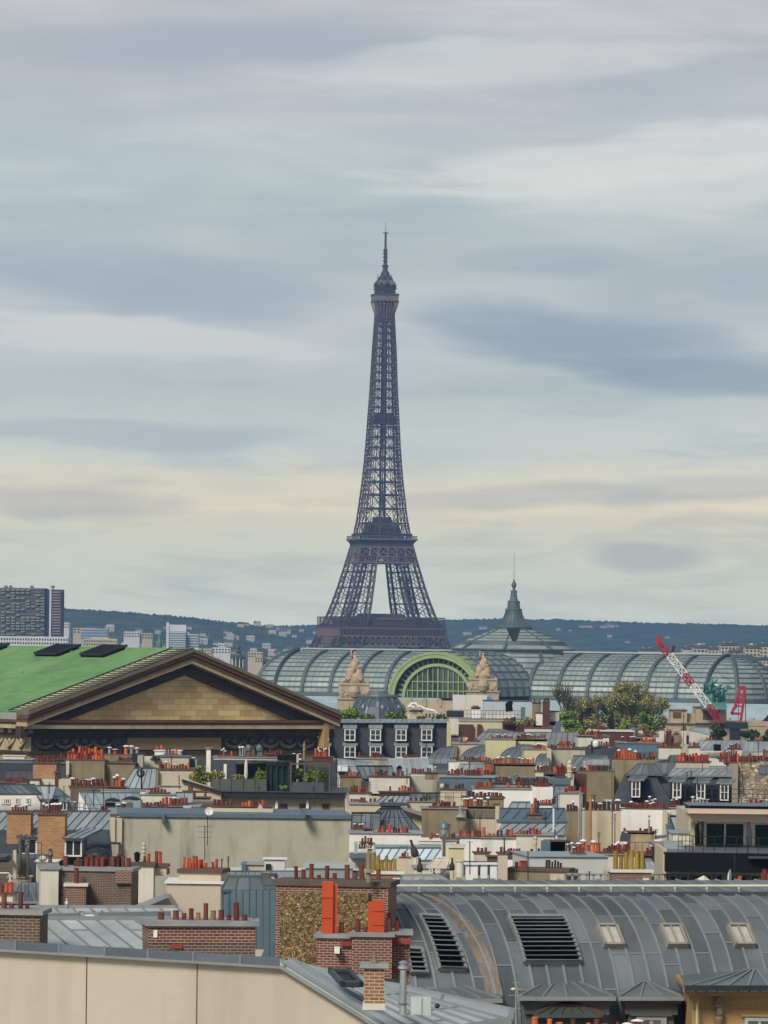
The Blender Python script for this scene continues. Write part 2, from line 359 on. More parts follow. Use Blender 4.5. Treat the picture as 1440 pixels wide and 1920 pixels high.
LEAFO = surf('leaf_olive', (.34, .31, .085), (.26, .25, .07), .5, .7, island=.45, ihue=.05)
LEAFB = surf('leaf_bright', (.26, .36, .025), (.18, .28, .025), .5, .7, island=.4, ihue=.04)
LEAFG = surf('leaf_green', (.065, .125, .02), (.045, .09, .018), .8, .7, island=.45)
BARK = surf('bark', (.13, .10, .06), (.09, .07, .045), 1, .9)
AIRW = surf('air_unit', (.62, .63, .60), (.55, .56, .54), 1.5, .6)
AWN = surf('awning_cloth', (.62, .47, .36), (.55, .42, .33), .8, .85)
BLUET = surf('blue_tarpaulin', (.02, .12, .45), (.015, .09, .36), 1, .6)
# ------------------------------------------------------------------ ground, hills
GROUND = surf('city_ground', (.07, .07, .068), (.05, .052, .05), .02, .95)
HILLM = surf('wooded_hill', (.006, .028, .024), (.10, .13, .08), .018, .95, 0, .8, .03, bd=14)
g = MB().box(-6000, 6000, -200, 12000, -2, 0).build('ground', GROUND); props(g, kind='structure')
SLOPES = {}
def hill(name, sil, Y, depth, seed):
    rg = random.Random(seed); mb = MB(); nx, ny = 420, 14
    xs0, xs1 = sil[0][0], sil[-1][0]
    def sky(px):
        for (a, b), (c, d) in zip(sil, sil[1:]):
            if a <= px <= c:
                t = (px - a) / (c - a); t2 = t * t * (3 - 2 * t); return b + (d - b) * (t * .6 + t2 * .4)
    ph = [rg.uniform(0, 6.3) for _ in range(12)]
    vs = []
    for j in range(ny + 1):
        t = j / ny
        for i in range(nx + 1):
            px = xs0 + (xs1 - xs0) * i / nx
            top = W(px, sky(px), Y); k = .5 - .5 * cos(pi * min(1, t * 1.02)); k = k ** .8
            fold = sum(sin(px * .011 * (q + 1) + ph[q] + t * 2.2) / (q + 1.5) for q in range(5))
            yy = Y - depth * (1 - t) + fold * 60 * (1 - t)
            z = top.z * k + fold * 4 * k * (1 - t) + rg.uniform(-1, 1) * 1.1 * k
            if t > .8: z += (rg.random() ** 2) * mpp(Y) * 2.6
            vs.append((top.x * yy / Y, yy, max(z, -1)))
    SLOPES[name] = vs
    mb.add(vs, [(j * (nx + 1) + i, j * (nx + 1) + i + 1, (j + 1) * (nx + 1) + i + 1, (j + 1) * (nx + 1) + i) for j in range(ny) for i in range(nx)])
    n = len(vs) - (nx + 1)
    back = [(x, y + depth * .7, -1) for x, y, z in vs[n:]]
    mb.add(vs[n:] + back, [(i, i + 1, nx + 2 + i, nx + 1 + i) for i in range(nx)])
    return props(mb.build(name, HILLM, smooth=True), kind='structure')
hill('near_hill', [(-420, 1120), (-120, 1131), (60, 1139), (190, 1146), (300, 1154), (345, 1158), (430, 1168), (490, 1175), (560, 1184), (640, 1196), (720, 1203)], 5600, 1900, 3)
hill('far_hill', [(200, 1190), (400, 1178), (500, 1175), (590, 1174), (700, 1169), (835, 1164), (930, 1162), (1050, 1163), (1150, 1167), (1250, 1170), (1440, 1174), (1560, 1176), (1760, 1172)], 7800, 2600, 5)

# ------------------------------------------------------------------ lattice tower
def tower():
    D = 3040.0
    gp = W(713, 1341, D)
    root = thing('lattice_tower', 'tall dark iron lattice tower tapering to a spire above the far rooftops', 'tower', (gp.x, D, 0))
    # a true vertical axis under the tip
    tip = W(723.5, 416, D); base = Vector((tip.x, D, 0)); root.location = base; OFF[root.name] = base.copy()
    zs = (D * (960 - 415 - VH) / F + CAMZ) / 330.0
    rot = Matrix.Rotation(R(13.4), 4, 'Z')
    def lerp(tab, z):
        for (a, b), (c, d) in zip(tab, tab[1:]):
            if z <= c: return b + (d - b) * (z - a) / (c - a)
        return tab[-1][1]
    A = [(0, 62.5), (28, 46), (57.6, 32.5), (66, 29.4), (80, 25), (100, 19.9), (115, 16.3), (119, 15.3), (137.6, 13.1), (159, 10.9), (180, 9.45), (194, 8.8), (216, 7.6), (234, 6.95), (242, 6.65), (266, 5.4), (282, 5.1)]
    B = [(0, 37.5), (57.6, 17.0), (66, 14.2), (80, 11.4), (100, 7.9), (115, 5.6), (119, 5.3), (137, 3.9), (160, 2.6), (194, 1.4), (280, 1.0)]
    a = lambda z: lerp(A, z); b = lambda z: lerp(B, z)
    def P(x, y, z): return base + rot @ Vector((x, y, z * zs))
    def bar(mb, p, q, w, mi=0): mb.bar(P(*p), P(*q), w, w, mi=mi)
    def xpanel(mb, p00, p10, p01, p11, w):     # crossed braces with light secondary lattice
        bar(mb, p00, p11, w); bar(mb, p10, p01, w)
    MT = [IRON, IRONL]
    # legs up to the second floor
    lv = [0, 11, 22, 33, 43, 51.5, 62.5, 73, 83.6, 94.2, 104, 112]
    for sx in (-1, 1):
        for sy in (-1, 1):
            mb = MB()
            c = lambda z: [(sx * b(z), sy * b(z), z), (sx * a(z), sy * b(z), z), (sx * a(z), sy * a(z), z), (sx * b(z), sy * a(z), z)]
            for z0, z1 in zip(lv, lv[1:]):
                p, q = c(z0), c(z1)
                for k in range(4):
                    k2 = (k + 1) % 4
                    bar(mb, p[k], q[k], .95, 0)
                    xpanel(mb, p[k], p[k2], q[k], q[k2], .42)
                    bar(mb, q[k], q[k2], .8)
                    # inner pair of lattice posts on each face
                    for fr in (.20, .80):
                        pm = [p[k][i] * (1 - fr) + p[k2][i] * fr for i in range(3)]; qm = [q[k][i] * (1 - fr) + q[k2][i] * fr for i in range(3)]
                        bar(mb, pm, qm, .36)
                        # zigzag between post and inner post
                        e, e2 = (p[k], q[k]) if fr < .5 else (p[k2], q[k2])
                        for h in range(5):
                            t0, t1 = h / 5, (h + 1) / 5
                            u = [e[i] * (1 - t0) + e2[i] * t0 for i in range(3)]; w = [pm[i] * (1 - t1) + qm[i] * t1 for i in range(3)]
                            bar(mb, u, w, .22)
            mb.build('leg', MT, root)
    # shaft
    mb = MB(); z = 115.7; lv = [z]
    while z < 268: z += 4.2 + (a(z) - 5) * .62; lv.append(min(z, 272))
    for z0, z1 in zip(lv, lv[1:]):
        for r in range(4):
            ca = [(1, 0), (0, 1), (-1, 0), (0, -1)][r]; cb = (-ca[1], ca[0])
            f = lambda u, z, off=1.0: (ca[0] * u + cb[0] * a(z) * off, ca[1] * u + cb[1] * a(z) * off, z)
            a0, a1, b0, b1 = a(z0), a(z1), b(z0), b(z1)
            bar(mb, f(-a0, z0), f(-a1, z1), .8)
            for s in (-1, 1):
                bar(mb, f(s * b0, z0), f(s * b1, z1), .6)
                if a0 - b0 > 4.5:
                    m0, m1 = a0 - 1.9, a1 - 1.9
                    bar(mb, f(s * m0, z0), f(s * m1, z1), .38)
                    zm = (z0 + z1) / 2; mm = (m0 + m1) / 2
                    for (u0, zz0, u1, zz1) in ((a0, z0, mm, zm), (mm, zm, a1, z1), (m0, z0, (a0 + a1) / 2, zm), ((a0 + a1) / 2, zm, m1, z1)):
                        bar(mb, f(s * u0, zz0), f(s * u1, zz1), .3)
                    xpanel(mb, f(s * m0, z0), f(s * b0, z0), f(s * m1, z1), f(s * b1, z1), .33)
                else:
                    xpanel(mb, f(s * a0, z0), f(s * b0, z0), f(s * a1, z1), f(s * b1, z1), .4)
            if b0 > 1.6: xpanel(mb, f(-b0, z0), f(b0, z0), f(-b1, z1), f(b1, z1), .4)
            bar(mb, f(-a1, z1), f(a1, z1), .75)
            if z1 < 200: bar(mb, f(-(a1), z1 - 1.3), f(a1, z1 - 1.3), .3)
    # lift guides and stair in the middle
    for x, y in ((-2.2, -1), (-.9, 1.2), (1.0, -1.2), (2.3, 1), (0, 0), (-1.5, 0), (1.6, .2)):
        bar(mb, (x, y, 117), (x * .8, y * .8, 272), .65)
    for k in range(52):
        zz = 120 + k * 2.95; s = 1 if k % 2 else -1
        bar(mb, (-2.2 * s, -1, zz), (2.2 * s, 1, zz + 2.95), .4)
    mb.build('shaft', MT, root)
    mb = MB(); mb.obox(P(-2.9, -2.5, 0) + Vector((0, 0, 170 * zs)), rot @ Vector((1.5, 0, 0)), rot @ Vector((0, 1.5, 0)), (0, 0, 5.2))
    mb.build('lift_cabin', REDP, root)
    mb = MB(); zc = 196 * zs
    mb.obox(P(-7.3, -7.3, 0) + Vector((0, 0, 193.5 * zs)), rot @ Vector((14.6, 0, 0)), rot @ Vector((0, 14.6, 0)), (0, 0, 4.4)); mb.obox(P(-5, -5, 0) + Vector((0, 0, 198 * zs)), rot @ Vector((10, 0, 0)), rot @ Vector((0, 10, 0)), (0, 0, 3))
    mb.build('middle_platform', MT, root)
    def sq(mb, h0, h1, z0, z1, mi=0):   # square frustum ring
        p = [P(x * h0, y * h0, z0) for x, y in ((-1, -1), (1, -1), (1, 1), (-1, 1))]; q = [P(x * h1, y * h1, z1) for x, y in ((-1, -1), (1, -1), (1, 1), (-1, 1))]
        mb.hexa(p + q, mi)
    def face(mb, r, fn):
        ca = [(1, 0), (0, 1), (-1, 0), (0, -1)][r]; cb = (ca[1], -ca[0])
        fn(lambda u, z, h: (ca[0] * u + cb[0] * h, ca[1] * u + cb[1] * h, z))
    # first floor: lattice frieze, arcaded band, cornice, gallery
    mb = MB()
    for r in range(4):
        def fn(f):
            H = 35.4
            n = 18
            for k in range(n):
                u0, u1 = -H + 2 * H * k / n, -H + 2 * H * (k + 1) / n
                for d in (0, .8):
                    bar(mb, f(u0, 44.6, H - d), f(u1, 50.8, H - d), .42, 1); bar(mb, f(u1, 44.6, H - d), f(u0, 50.8, H - d), .42, 1)
                bar(mb, f(u0, 44.6, H), f(u0, 50.8, H), .5, 1)
            for zz, w in ((44.6, .8), (47.7, .35), (50.8, .9)): bar(mb, f(-H, zz, H), f(H, zz, H), w, 1)
            for k in range(41):
                u = -H + 2 * H * k / 40
                bar(mb, f(u, 51, H + .3), f(u, 55.6, H + 1.1), .38, 1)
            for k in range(33):
                u = -35.2 + 70.4 * k / 32
                bar(mb, f(u, 57.2, 35.2), f(u, 63.4, 35.2), .34)
            for zz, w in ((63.5, .45), (58.4, .3)): bar(mb, f(-35.3, zz, 35.3), f(35.3, zz, 35.3), w)
        face(mb, r, fn)
    mb.build('frieze', MT, root)
    DK = surf('tower_shade', (.014, .010, .016), (.010, .008, .012), .1, .8); mb = MB(); sq(mb, 33.2, 33.6, 45.2, 50.4, 2); sq(mb, 35.0, 35.6, 51.1, 55.4); sq(mb, 36.2, 36.6, 55.4, 56.6, 1); sq(mb, 35.9, 35.9, 56.6, 57.3)  # near-black core, the platform's interior shade painted as a material
    mb.build('first_platform', MT + [DK], root)
    mb = MB(); sq(mb, 27, 27, 57.3, 62.6); sq(mb, 15, 13, 62.6, 66.0)
    mb.obox(P(-9, -27.6, 58.2), rot @ Vector((19, 0, 0)), rot @ Vector((0, 1, 0)), (0, 0, .5), 1); mb.obox(P(-9, -27.6, 62), rot @ Vector((19, 0, 0)), rot @ Vector((0, 6, 0)), (0, 0, 1.1), 1)
    mb.build('pavilion', MT, root)
    # second floor
    mb = MB()
    for r in range(4):
        def fn(f):
            for d in (0, 3):
                for (z0, z1, n, w) in ((104.5, 110.2, 6, .5), (100.2, 104.2, 22, .3)):
                    for k in range(n):
                        h0, h1 = a(z0) - .1 - d, a(z1) - .1 - d
                        u0, u1, v0, v1 = h0 * (2 * k / n - 1), h0 * (2 * (k + 1) / n - 1), h1 * (2 * k / n - 1), h1 * (2 * (k + 1) / n - 1)
                        bar(mb, f(u0, z0, h0), f(v1, z1, h1), w, 1); bar(mb, f(u1, z0, h0), f(v0, z1, h1), w, 1)
                        if n < 10: bar(mb, f(u0, z0, h0), f(v0, z1, h1), .8, 1)
                for zz, w in ((100.1, .9), (104.3, .9), (110.4, .9)): bar(mb, f(-a(zz), zz, a(zz) - d), f(a(zz), zz, a(zz) - d), w, 1)
            for k in range(31):
                u = -19.4 + 38.8 * k / 30; bar(mb, f(u, 116.2, 19.4), f(u, 118, 19.4), .22, 1)
            bar(mb, f(-19.4, 118, 19.4), f(19.4, 118, 19.4), .25, 1)
        face(mb, r, fn)
    mb.build('frieze', MT, root)
    mb = MB()
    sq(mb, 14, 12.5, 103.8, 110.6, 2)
    for (h0, h1, z0, z1, mi) in ((17.6, 17.5, 110.4, 112.2, 0), (17.5, 17.9, 112.2, 113.5, 0), (17.9, 18.9, 113.5, 114.7, 0), (18.9, 19.8, 114.7, 115.4, 1), (19.8, 19.8, 115.4, 116.2, 1)): sq(mb, h0, h1, z0, z1, mi)
    sq(mb, 16.6, 17.2, 118.2, 119.6); sq(mb, 12, 12, 116.2, 118.2); sq(mb, 11, 9.5, 119.6, 125.5); sq(mb, 9.5, 9.5, 125.5, 126.2, 1); sq(mb, 6, 5, 126.2, 131)
    mb.build('second_platform', MT + [DK], root)
    # top: gallery, cabins, dome, mast
    mb = MB()
    sq(mb, 5.0, 5.1, 262, 274); 
    for r in range(4):
        def fn(f):
            for k in range(7):
                u = -5.2 + 10.4 * k / 6
                bar(mb, f(u, 262, 5.25), f(u, 276, 5.25), .5, 1); bar(mb, f(u, 266.5, 5.3), f(u * 1.5, 275.6, 7.6), .35, 1)
        face(mb, r, fn)
    sq(mb, 7.7, 7.9, 275.4, 276.2); sq(mb, 7.6, 7.6, 276.2, 279.8, 1); sq(mb, 7.9, 7.9, 279.8, 281); sq(mb, 5.4, 5.4, 281, 287); sq(mb, 6.4, 6.6, 284, 284.8)
    for k in range(26):
        t = k * 2 * pi / 26; h = 6.9
        bar(mb, (h * cos(t), h * sin(t), 281), (h * cos(t) * .97, h * sin(t) * .97, 284 + (k % 5) * 1.4), .55); bar(mb, (6.3 * cos(t), 6.3 * sin(t), 285 + k % 3), (7.3 * cos(t), 7.3 * sin(t), 286.4 + k % 3), 1.1)
    sq(mb, 5.6, 4.6, 287, 290.2, 1); sq(mb, 4.6, 3.4, 290.2, 293)
    for k in range(16):
        t = k * 2 * pi / 16; bar(mb, (5.2 * cos(t), 5.2 * sin(t), 287), (4.9 * cos(t), 4.9 * sin(t), 291.5 + (k % 3) * 1.3), .5)
    mb.build('top_gallery', MT, root)
    mb = MB(); o = P(0, 0, 0)
    mb.lathe(o, [(3.4, 293 * zs), (2.9, 295 * zs), (1.7, 297 * zs), (1.6, 299 * zs), (2.1, 299.3 * zs), (2.1, 300.5 * zs), (1.15, 301 * zs), (1.15, 311 * zs), (.75, 312.5 * zs), (.65, 321 * zs), (.5, 322.6 * zs), (.16, 323.4 * zs), (.10, 330 * zs)], 10)
    for zz in (303, 305.5, 308, 310): mb.lathe(o, [(1.7, zz * zs), (1.7, (zz + .6) * zs)], 10)
    for k in range(4):
        t = k * pi / 2 + .3; bar(mb, (0, 0, 322), (2.2 * cos(t), 2.2 * sin(t), 322.2), .45)
    mb.build('mast', MT, root)
tower()

# ------------------------------------------------------------------ exhibition hall with glass vault
def hall():
    Y0 = 1470.0; c = W(962, 1222, Y0); ps = R(24)
    e = Vector((cos(ps), -sin(ps), 0)); n = Vector((-sin(ps), -cos(ps), 0)); up = Vector((0, 0, 1))
    zr = 42.6; zsp = 29.2; Rw = 22.4; Hh = zr - zsp; L = 74.0
    c0 = Vector((c.x, Y0, 0))
    root = thing('exhibition_hall', 'vast hall with a long glass barrel roof, central glass dome and green arched front', 'exhibition hall', c0)
    def vault(s, th):     # s in metres along the nave, th 0 crest .. pi/2 front eave, negative behind
        return c0 + e * s + n * (Rw * sin(th)) + up * (zsp + Hh * cos(th))
    def endp(sg, az, th):
        return c0 + e * (sg * L) + (e * (sg * sin(az) * 15.0) + n * (cos(az) * Rw)) * sin(th) + up * (zsp + Hh * cos(th))
    NR = 12
    th_of = lambda j: pi / 2 * j / NR
    mb = MB(); rb = MB(); hz_ = MB()
    bays = 15
    for side in (1, -1):
        for i in range(bays):
            s0, s1 = -L + 2 * L * i / bays, -L + 2 * L * (i + 1) / bays
            for k in range(2):
                q0, q1 = s0 + (s1 - s0) * k / 2, s0 + (s1 - s0) * (k + 1) / 2
                for j in range(NR):
                    mb.quad(vault(q0, side * th_of(j)), vault(q1, side * th_of(j)), vault(q1, side * th_of(j + 1)), vault(q0, side * th_of(j + 1)))
        for i in range(bays + 1):
            s = -L + 2 * L * i / bays
            rb = MB()
            for j in range(NR): rb.bar(vault(s, side * th_of(j)) + up * .25, vault(s, side * th_of(j + 1)) + up * .25, 1.0, 1.0, up=n)
            rb.build('vault_rib', GPRIB, root)
        for j in range(2, NR + 1):
            for i in range(bays):
                s0, s1 = -L + 2 * L * i / bays, -L + 2 * L * (i + 1) / bays
                hz_.bar(vault(s0, side * th_of(j)), vault(s1, side * th_of(j)), .34, .5)
    for i in range(bays * 5):      # fine glazing bars
        s = -L + 2 * L * (i + .5) / (bays * 5)
        for j in range(2, NR): hz_.bar(vault(s, th_of(j)), vault(s, th_of(j + 1)), .10, .16)
    for sg in (-1, 1):
        na = 10
        for k in range(na):
            a0, a1 = pi * k / na, pi * (k + 1) / na; rb = MB()
            for j in range(NR):
                p = [endp(sg, a0, th_of(j)), endp(sg, a1, th_of(j)), endp(sg, a1, th_of(j + 1)), endp(sg, a0, th_of(j + 1))]
                if j == 0: mb.add([p[0], p[2], p[3]], [(0, 1, 2)])
                else: mb.quad(*p)
                if j >= 1: hz_.bar(p[3], p[2], .34, .5)
                if k % 2 == 0: rb.bar(p[0] + up * .25, p[3] + up * .25, 1.0, 1.0, up=n)
            if k % 2 == 0: rb.build('vault_rib', GPRIB, root)
    mb.build('glass_vault', GLASSR, root)
    hz_.build('glazing_bar', GPRIB, root)
    # ridge lantern and gutters
    mb = MB(); mb.obox(c0 + e * -L + n * -4.2 + up * (zr - .25), e * 2 * L, n * 8.4, up * .75, 0)
    mb.obox(c0 + e * -(L - 1) + n * -4.9 + up * (zr + .5), e * (2 * L - 2), n * 9.8, up * .45, 0)
    mb.build('ridge_walk', GPSILL, root)
    mb = MB(); mb.obox(c0 + e * -L + n * (Rw - .6) + up * (zsp - 1.0), e * 2 * L, n * 1.6, up * 1.1)
    for sg in (-1, 1):
        for k in range(10):
            p, q = endp(sg, pi * k / 10, pi / 2), endp(sg, pi * (k + 1) / 10, pi / 2); mb.bar(p - up * .5, q - up * .5, 1.6, 1.1)
    mb.build('eave_gutter', GPRIB, root)
    # lower side roofs and stone walls
    GPSIDE = surf('pale_blue_roof', (.36, .47, .50), (.44, .54, .56), .2, .5, .2, island=.1)
    mb = MB()
    def side(s, t): return c0 + e * s + n * (Rw + .8 + 15 * t) + up * (zsp - 1.1 - 5.2 * t)
    for i in range(40):
        s0, s1 = -98 + 196 * i / 40, -98 + 196 * (i + 1) / 40
        for j in range(5): mb.quad(side(s0, j / 5), side(s1, j / 5), side(s1, (j + 1) / 5), side(s0, (j + 1) / 5))
    mb.build('side_roof', GPSIDE, root)
    mb = MB(); mb.obox(c0 + e * -98 + n * -(Rw + 16), e * 196, n * (2 * Rw + 32), up * (zsp - 6.4))
    mb.obox(c0 + e * -97.5 + n * -(Rw + .2), e * 195, n * (2 * Rw + .4), up * (zsp - 1.4))
    for k in range(26):
        s = -96 + k * 7.6
        if abs(s + 0) > 20: mb.obox(c0 + e * s + n * (Rw + 15.5), e * 1.6, n * 1.3, up * (zsp - 5.4))
    mb.obox(c0 + e * -98.6 + n * (Rw + 15.8), e * 197, n * 1.5, up * 1.0 + up * 0)
    mb.obox(c0 + e * -98.6 + n * (Rw + 15.6) + up * (zsp - 6.8), e * 197, n * 1.4, up * .9)
    mb.build('stone_wall', LIMEP, root)
    # transept
    TL, TR = 60.0, 15.3
    mb = MB(); hz_ = MB(); rb = MB()
    def tv(d, th): return c0 + n * d + e * (TR * sin(th)) + up * (zsp + (Hh + .3) * cos(th))
    for k in range(9):
        d0, d1 = 2 + (TL - 2) * k / 9, 2 + (TL - 2) * (k + 1) / 9; rb = MB()
        for j in range(-8, 8):
            t0, t1 = pi / 2 * j / 8, pi / 2 * (j + 1) / 8
            mb.quad(tv(d0, t0), tv(d1, t0), tv(d1, t1), tv(d0, t1)); hz_.bar(tv(d0, t0), tv(d1, t0), .3, .45)
            rb.bar(tv(d0, t0), tv(d0, t1), .9, .9, up=n)
        rb.build('vault_rib', GPRIB, root)
    mb.build('transept_vault', GLASSR, root); hz_.build('glazing_bar', GPRIB, root)
    # green arch and its window
    def ring(mb, d0, d1, r0, r1, nn=36, hf=1.0):
        H = Hh + .3
        f = lambda d, r, th: c0 + n * d + e * (r * cos(th)) + up * (zsp - .6 + r * H / TR * sin(th) * hf)
        for k in range(nn):
            a0, a1 = pi * k / nn, pi * (k + 1) / nn
            mb.hexa([f(d0, r0, a0), f(d1, r0, a0), f(d1, r0, a1), f(d0, r0, a1), f(d0, r1, a0), f(d1, r1, a0), f(d1, r1, a1), f(d0, r1, a1)])
        return f
    mb = MB(); f = ring(mb, TL - 4, TL + 3.2, TR - .2, TR + .6); ring(mb, TL + 2.4, TL + 3.0, TR - 1.5, TR - .2); ring(mb, TL + .6, TL + 1.4, TR - 4.4, TR - 3.4)
    mb.build('arch_hood', GPGREEN, root)
    mb = MB(); ring(mb, TL + .2, TL + .6, TR - 3.6, TR - .1); mb.build('arch_soffit', DARKSTONE, root)
    for k in range(23):
        mb = MB(); a0 = pi * (k + .5) / 23; p = f(TL + .6, TR - 1.5, a0); q = f(TL + .6, TR - 3.3, a0); mb.bar(p, q, .35, .5); mb.build('arch_bracket', GPGREEN, root)
    mb = MB()
    pts = [f(TL + .3, TR - 4.0, pi * k / 24) for k in range(25)]
    cen = c0 + n * (TL + .3) + up * (zsp - .6)
    for k in range(24): mb.add([cen, pts[k], pts[k + 1]], [(0, 1, 2)])
    mb.build('arch_window', GPGLASS, root)
    mb = MB(); H = Hh + .3
    for k in range(-6, 7):
        x = k * 1.72
        if abs(x) < TR - 4.2:
            h = (TR - 4.0) * H / TR * math.sqrt(max(0, 1 - (x / (TR - 4.0)) ** 2)); p = c0 + n * (TL + .6) + e * x + up * (zsp - .6); mb.bar(p, p + up * h, .22 if k % 2 else .36, .3, up=n)
    for hh in (2.2, 5.0):
        w = (TR - 4.2) * math.sqrt(max(0, 1 - (hh / ((TR - 4.0) * H / TR)) ** 2)); p = c0 + n * (TL + .6) + up * (zsp - .6 + hh); mb.bar(p - e * w, p + e * w, .2, .3)
    mb.build('window_mullion', GPGREEN, root)
    # porch parapet below the arch
    mb = MB(); mb.obox(c0 + e * -24 + n * (TL - 6), e * 48, n * 12, up * (zsp - 3.5)); mb.obox(c0 + e * -24.5 + n * (TL + 5.6) + up * (zsp - 5.4), e * 49, n * 1.2, up * .9)
    mb.obox(c0 + e * -20 + n * (TL + 3.5) + up * (zsp - 3.5), e * 40, n * 1.6, up * 2.2)
    for k in range(8): mb.obox(c0 + e * (-17.6 + k * 5) + n * (TL + 5) + up * (zsp - 3.2), e * .9, n * .5, up * 2.4)
    for k in range(40): mb.obox(c0 + e * (-23.6 + k * 1.2) + n * (TL + 6.1) + up * (zsp - 6.3), e * .6, n * .8, up * .85)
    mb.build('porch', LIMEP, root)
    # dome
    zz = lambda py: Y0 * (960 - py - VH + 240 * sin(ROLL) * 0) / F + CAMZ + Y0 * (960 - 720) * 0
    z_ = lambda py: W(962, py, Y0).z
    m = lambda px: px * mpp(Y0)
    # glass body
    mb = MB(); prof = [(m(109), z_(1217)), (m(118), z_(1232)), (m(130), z_(1252)), (m(141), z_(1274)), (m(148), z_(1300))]
    ns = 24
    hz_ = MB(); rbs = [MB() for _ in range(8)]
    def ringpt(r, z, k): a_ = 2 * pi * k / ns + ps; return Vector((c0.x + r * cos(a_), c0.y + r * sin(a_), z))
    for (r0, z0), (r1, z1) in zip(prof, prof[1:]):
        for k in range(ns):
            for h in range(2):
                f0, f1 = h / 2, (h + 1) / 2
                ra, za, rb_, zb = r0 + (r1 - r0) * f0, z0 + (z1 - z0) * f0, r0 + (r1 - r0) * f1, z0 + (z1 - z0) * f1
                mb.quad(ringpt(ra, za, k), ringpt(ra, za, k + 1), ringpt(rb_, zb, k + 1), ringpt(rb_, zb, k)); hz_.bar(ringpt(rb_, zb, k), ringpt(rb_, zb, k + 1), .3, .4)
            if k % 3 == 0: rbs[k // 3].bar(ringpt(r0, z0, k), ringpt(r1, z1, k), .9, .9)
    # skirt, then the shallow cone
    for (r0, z0, r1, z1, nb) in ((m(115), z_(1217.5), m(96), z_(1208), 1), (m(93), z_(1203), m(36), z_(1181), 4)):
        for h in range(nb):
            f0, f1 = h / nb, (h + 1) / nb
            for k in range(ns * 2):
                q = lambda r, z, kk: Vector((c0.x + r * cos(pi * kk / ns + ps), c0.y + r * sin(pi * kk / ns + ps), z))
                ra, za, rb_, zb = r0 + (r1 - r0) * f0, z0 + (z1 - z0) * f0, r0 + (r1 - r0) * f1, z0 + (z1 - z0) * f1
                mb.quad(q(ra, za, k), q(ra, za, k + 1), q(rb_, zb, k + 1), q(rb_, zb, k)); hz_.bar(q(ra, za, k), q(ra, za, k + 1), .35, .45)
    mb.build('dome_glass', GLASSR, root); hz_.build('glazing_bar', GPRIB, root); [r_.build('vault_rib', GPRIB, root) for r_ in rbs]
    mb = MB(); mb.lathe(c0, [(m(100), z_(1211)), (m(98), z_(1203)), (m(94), z_(1202.6))], 48); mb.lathe(c0, [(m(116.5), z_(1219)), (m(116.5), z_(1217.2)), (m(100), z_(1216.8))], 48)
    for k in range(8):
        a_ = 2 * pi * k / 8 + ps + .2; p = lambda r, z: Vector((c0.x + r * cos(a_), c0.y + r * sin(a_), z))
        mb.bar(p(m(118), z_(1218)), p(m(94), z_(1203)), .7, .7); mb.bar(p(m(94), z_(1203)), p(m(37), z_(1181)), .3, .4)
    a_ = R(-90)
    mb.build('dome_drum', GPRIB, root)
    # dark stair up the front of the cone
    mb = MB()
    for k in range(7):
        t = k / 6; r = m(96 - 58 * t) ; z = z_(1203.5 - 21 * t); wd = m(6 + 18 * t)
        mb.box(c0.x - wd / 2 - m(1), c0.x + wd / 2 - m(1), c0.y - r - .3, c0.y - r + 1.6, z - .1, z + .75)
    mb.build('dome_stair', DARKMETAL, root)
    mb = MB()
    pr = [(38, 1183), (36, 1181), (35, 1178), (36, 1176), (31, 1172), (24, 1167), (19, 1160), (15.5, 1152), (14, 1145.5), (15.5, 1145), (15.5, 1141.5), (12, 1141), (11.5, 1130), (12, 1129), (12, 1127.5), (8.5, 1126.5), (6.5, 1120), (5.6, 1112), (5.6, 1110), (6.6, 1109), (5.6, 1107.5), (3.0, 1106.5),
          (2.2, 1104), (3.4, 1101), (5.0, 1097.5), (4.2, 1094), (2.2, 1091), (1.6, 1088), (.5, 1085), (.35, 1060), (.3, 1036)]
    mb.lathe(c0, [(m(r), z_(y)) for r, y in pr], 20)
    for k in range(20):
        a_ = 2 * pi * k / 20
        for (r0, y0), (r1, y1) in zip(pr[4:8], pr[5:9]): mb.bar((c0.x + m(r0 + .3) * cos(a_), c0.y + m(r0 + .3) * sin(a_), z_(y0)), (c0.x + m(r1 + .3) * cos(a_), c0.y + m(r1 + .3) * sin(a_), z_(y1)), .3, .4)
    mb.build('lantern', GPRIB, root)
    return c0, e, n, zsp, TL
gc, ge, gn, gzsp, gTL = hall()

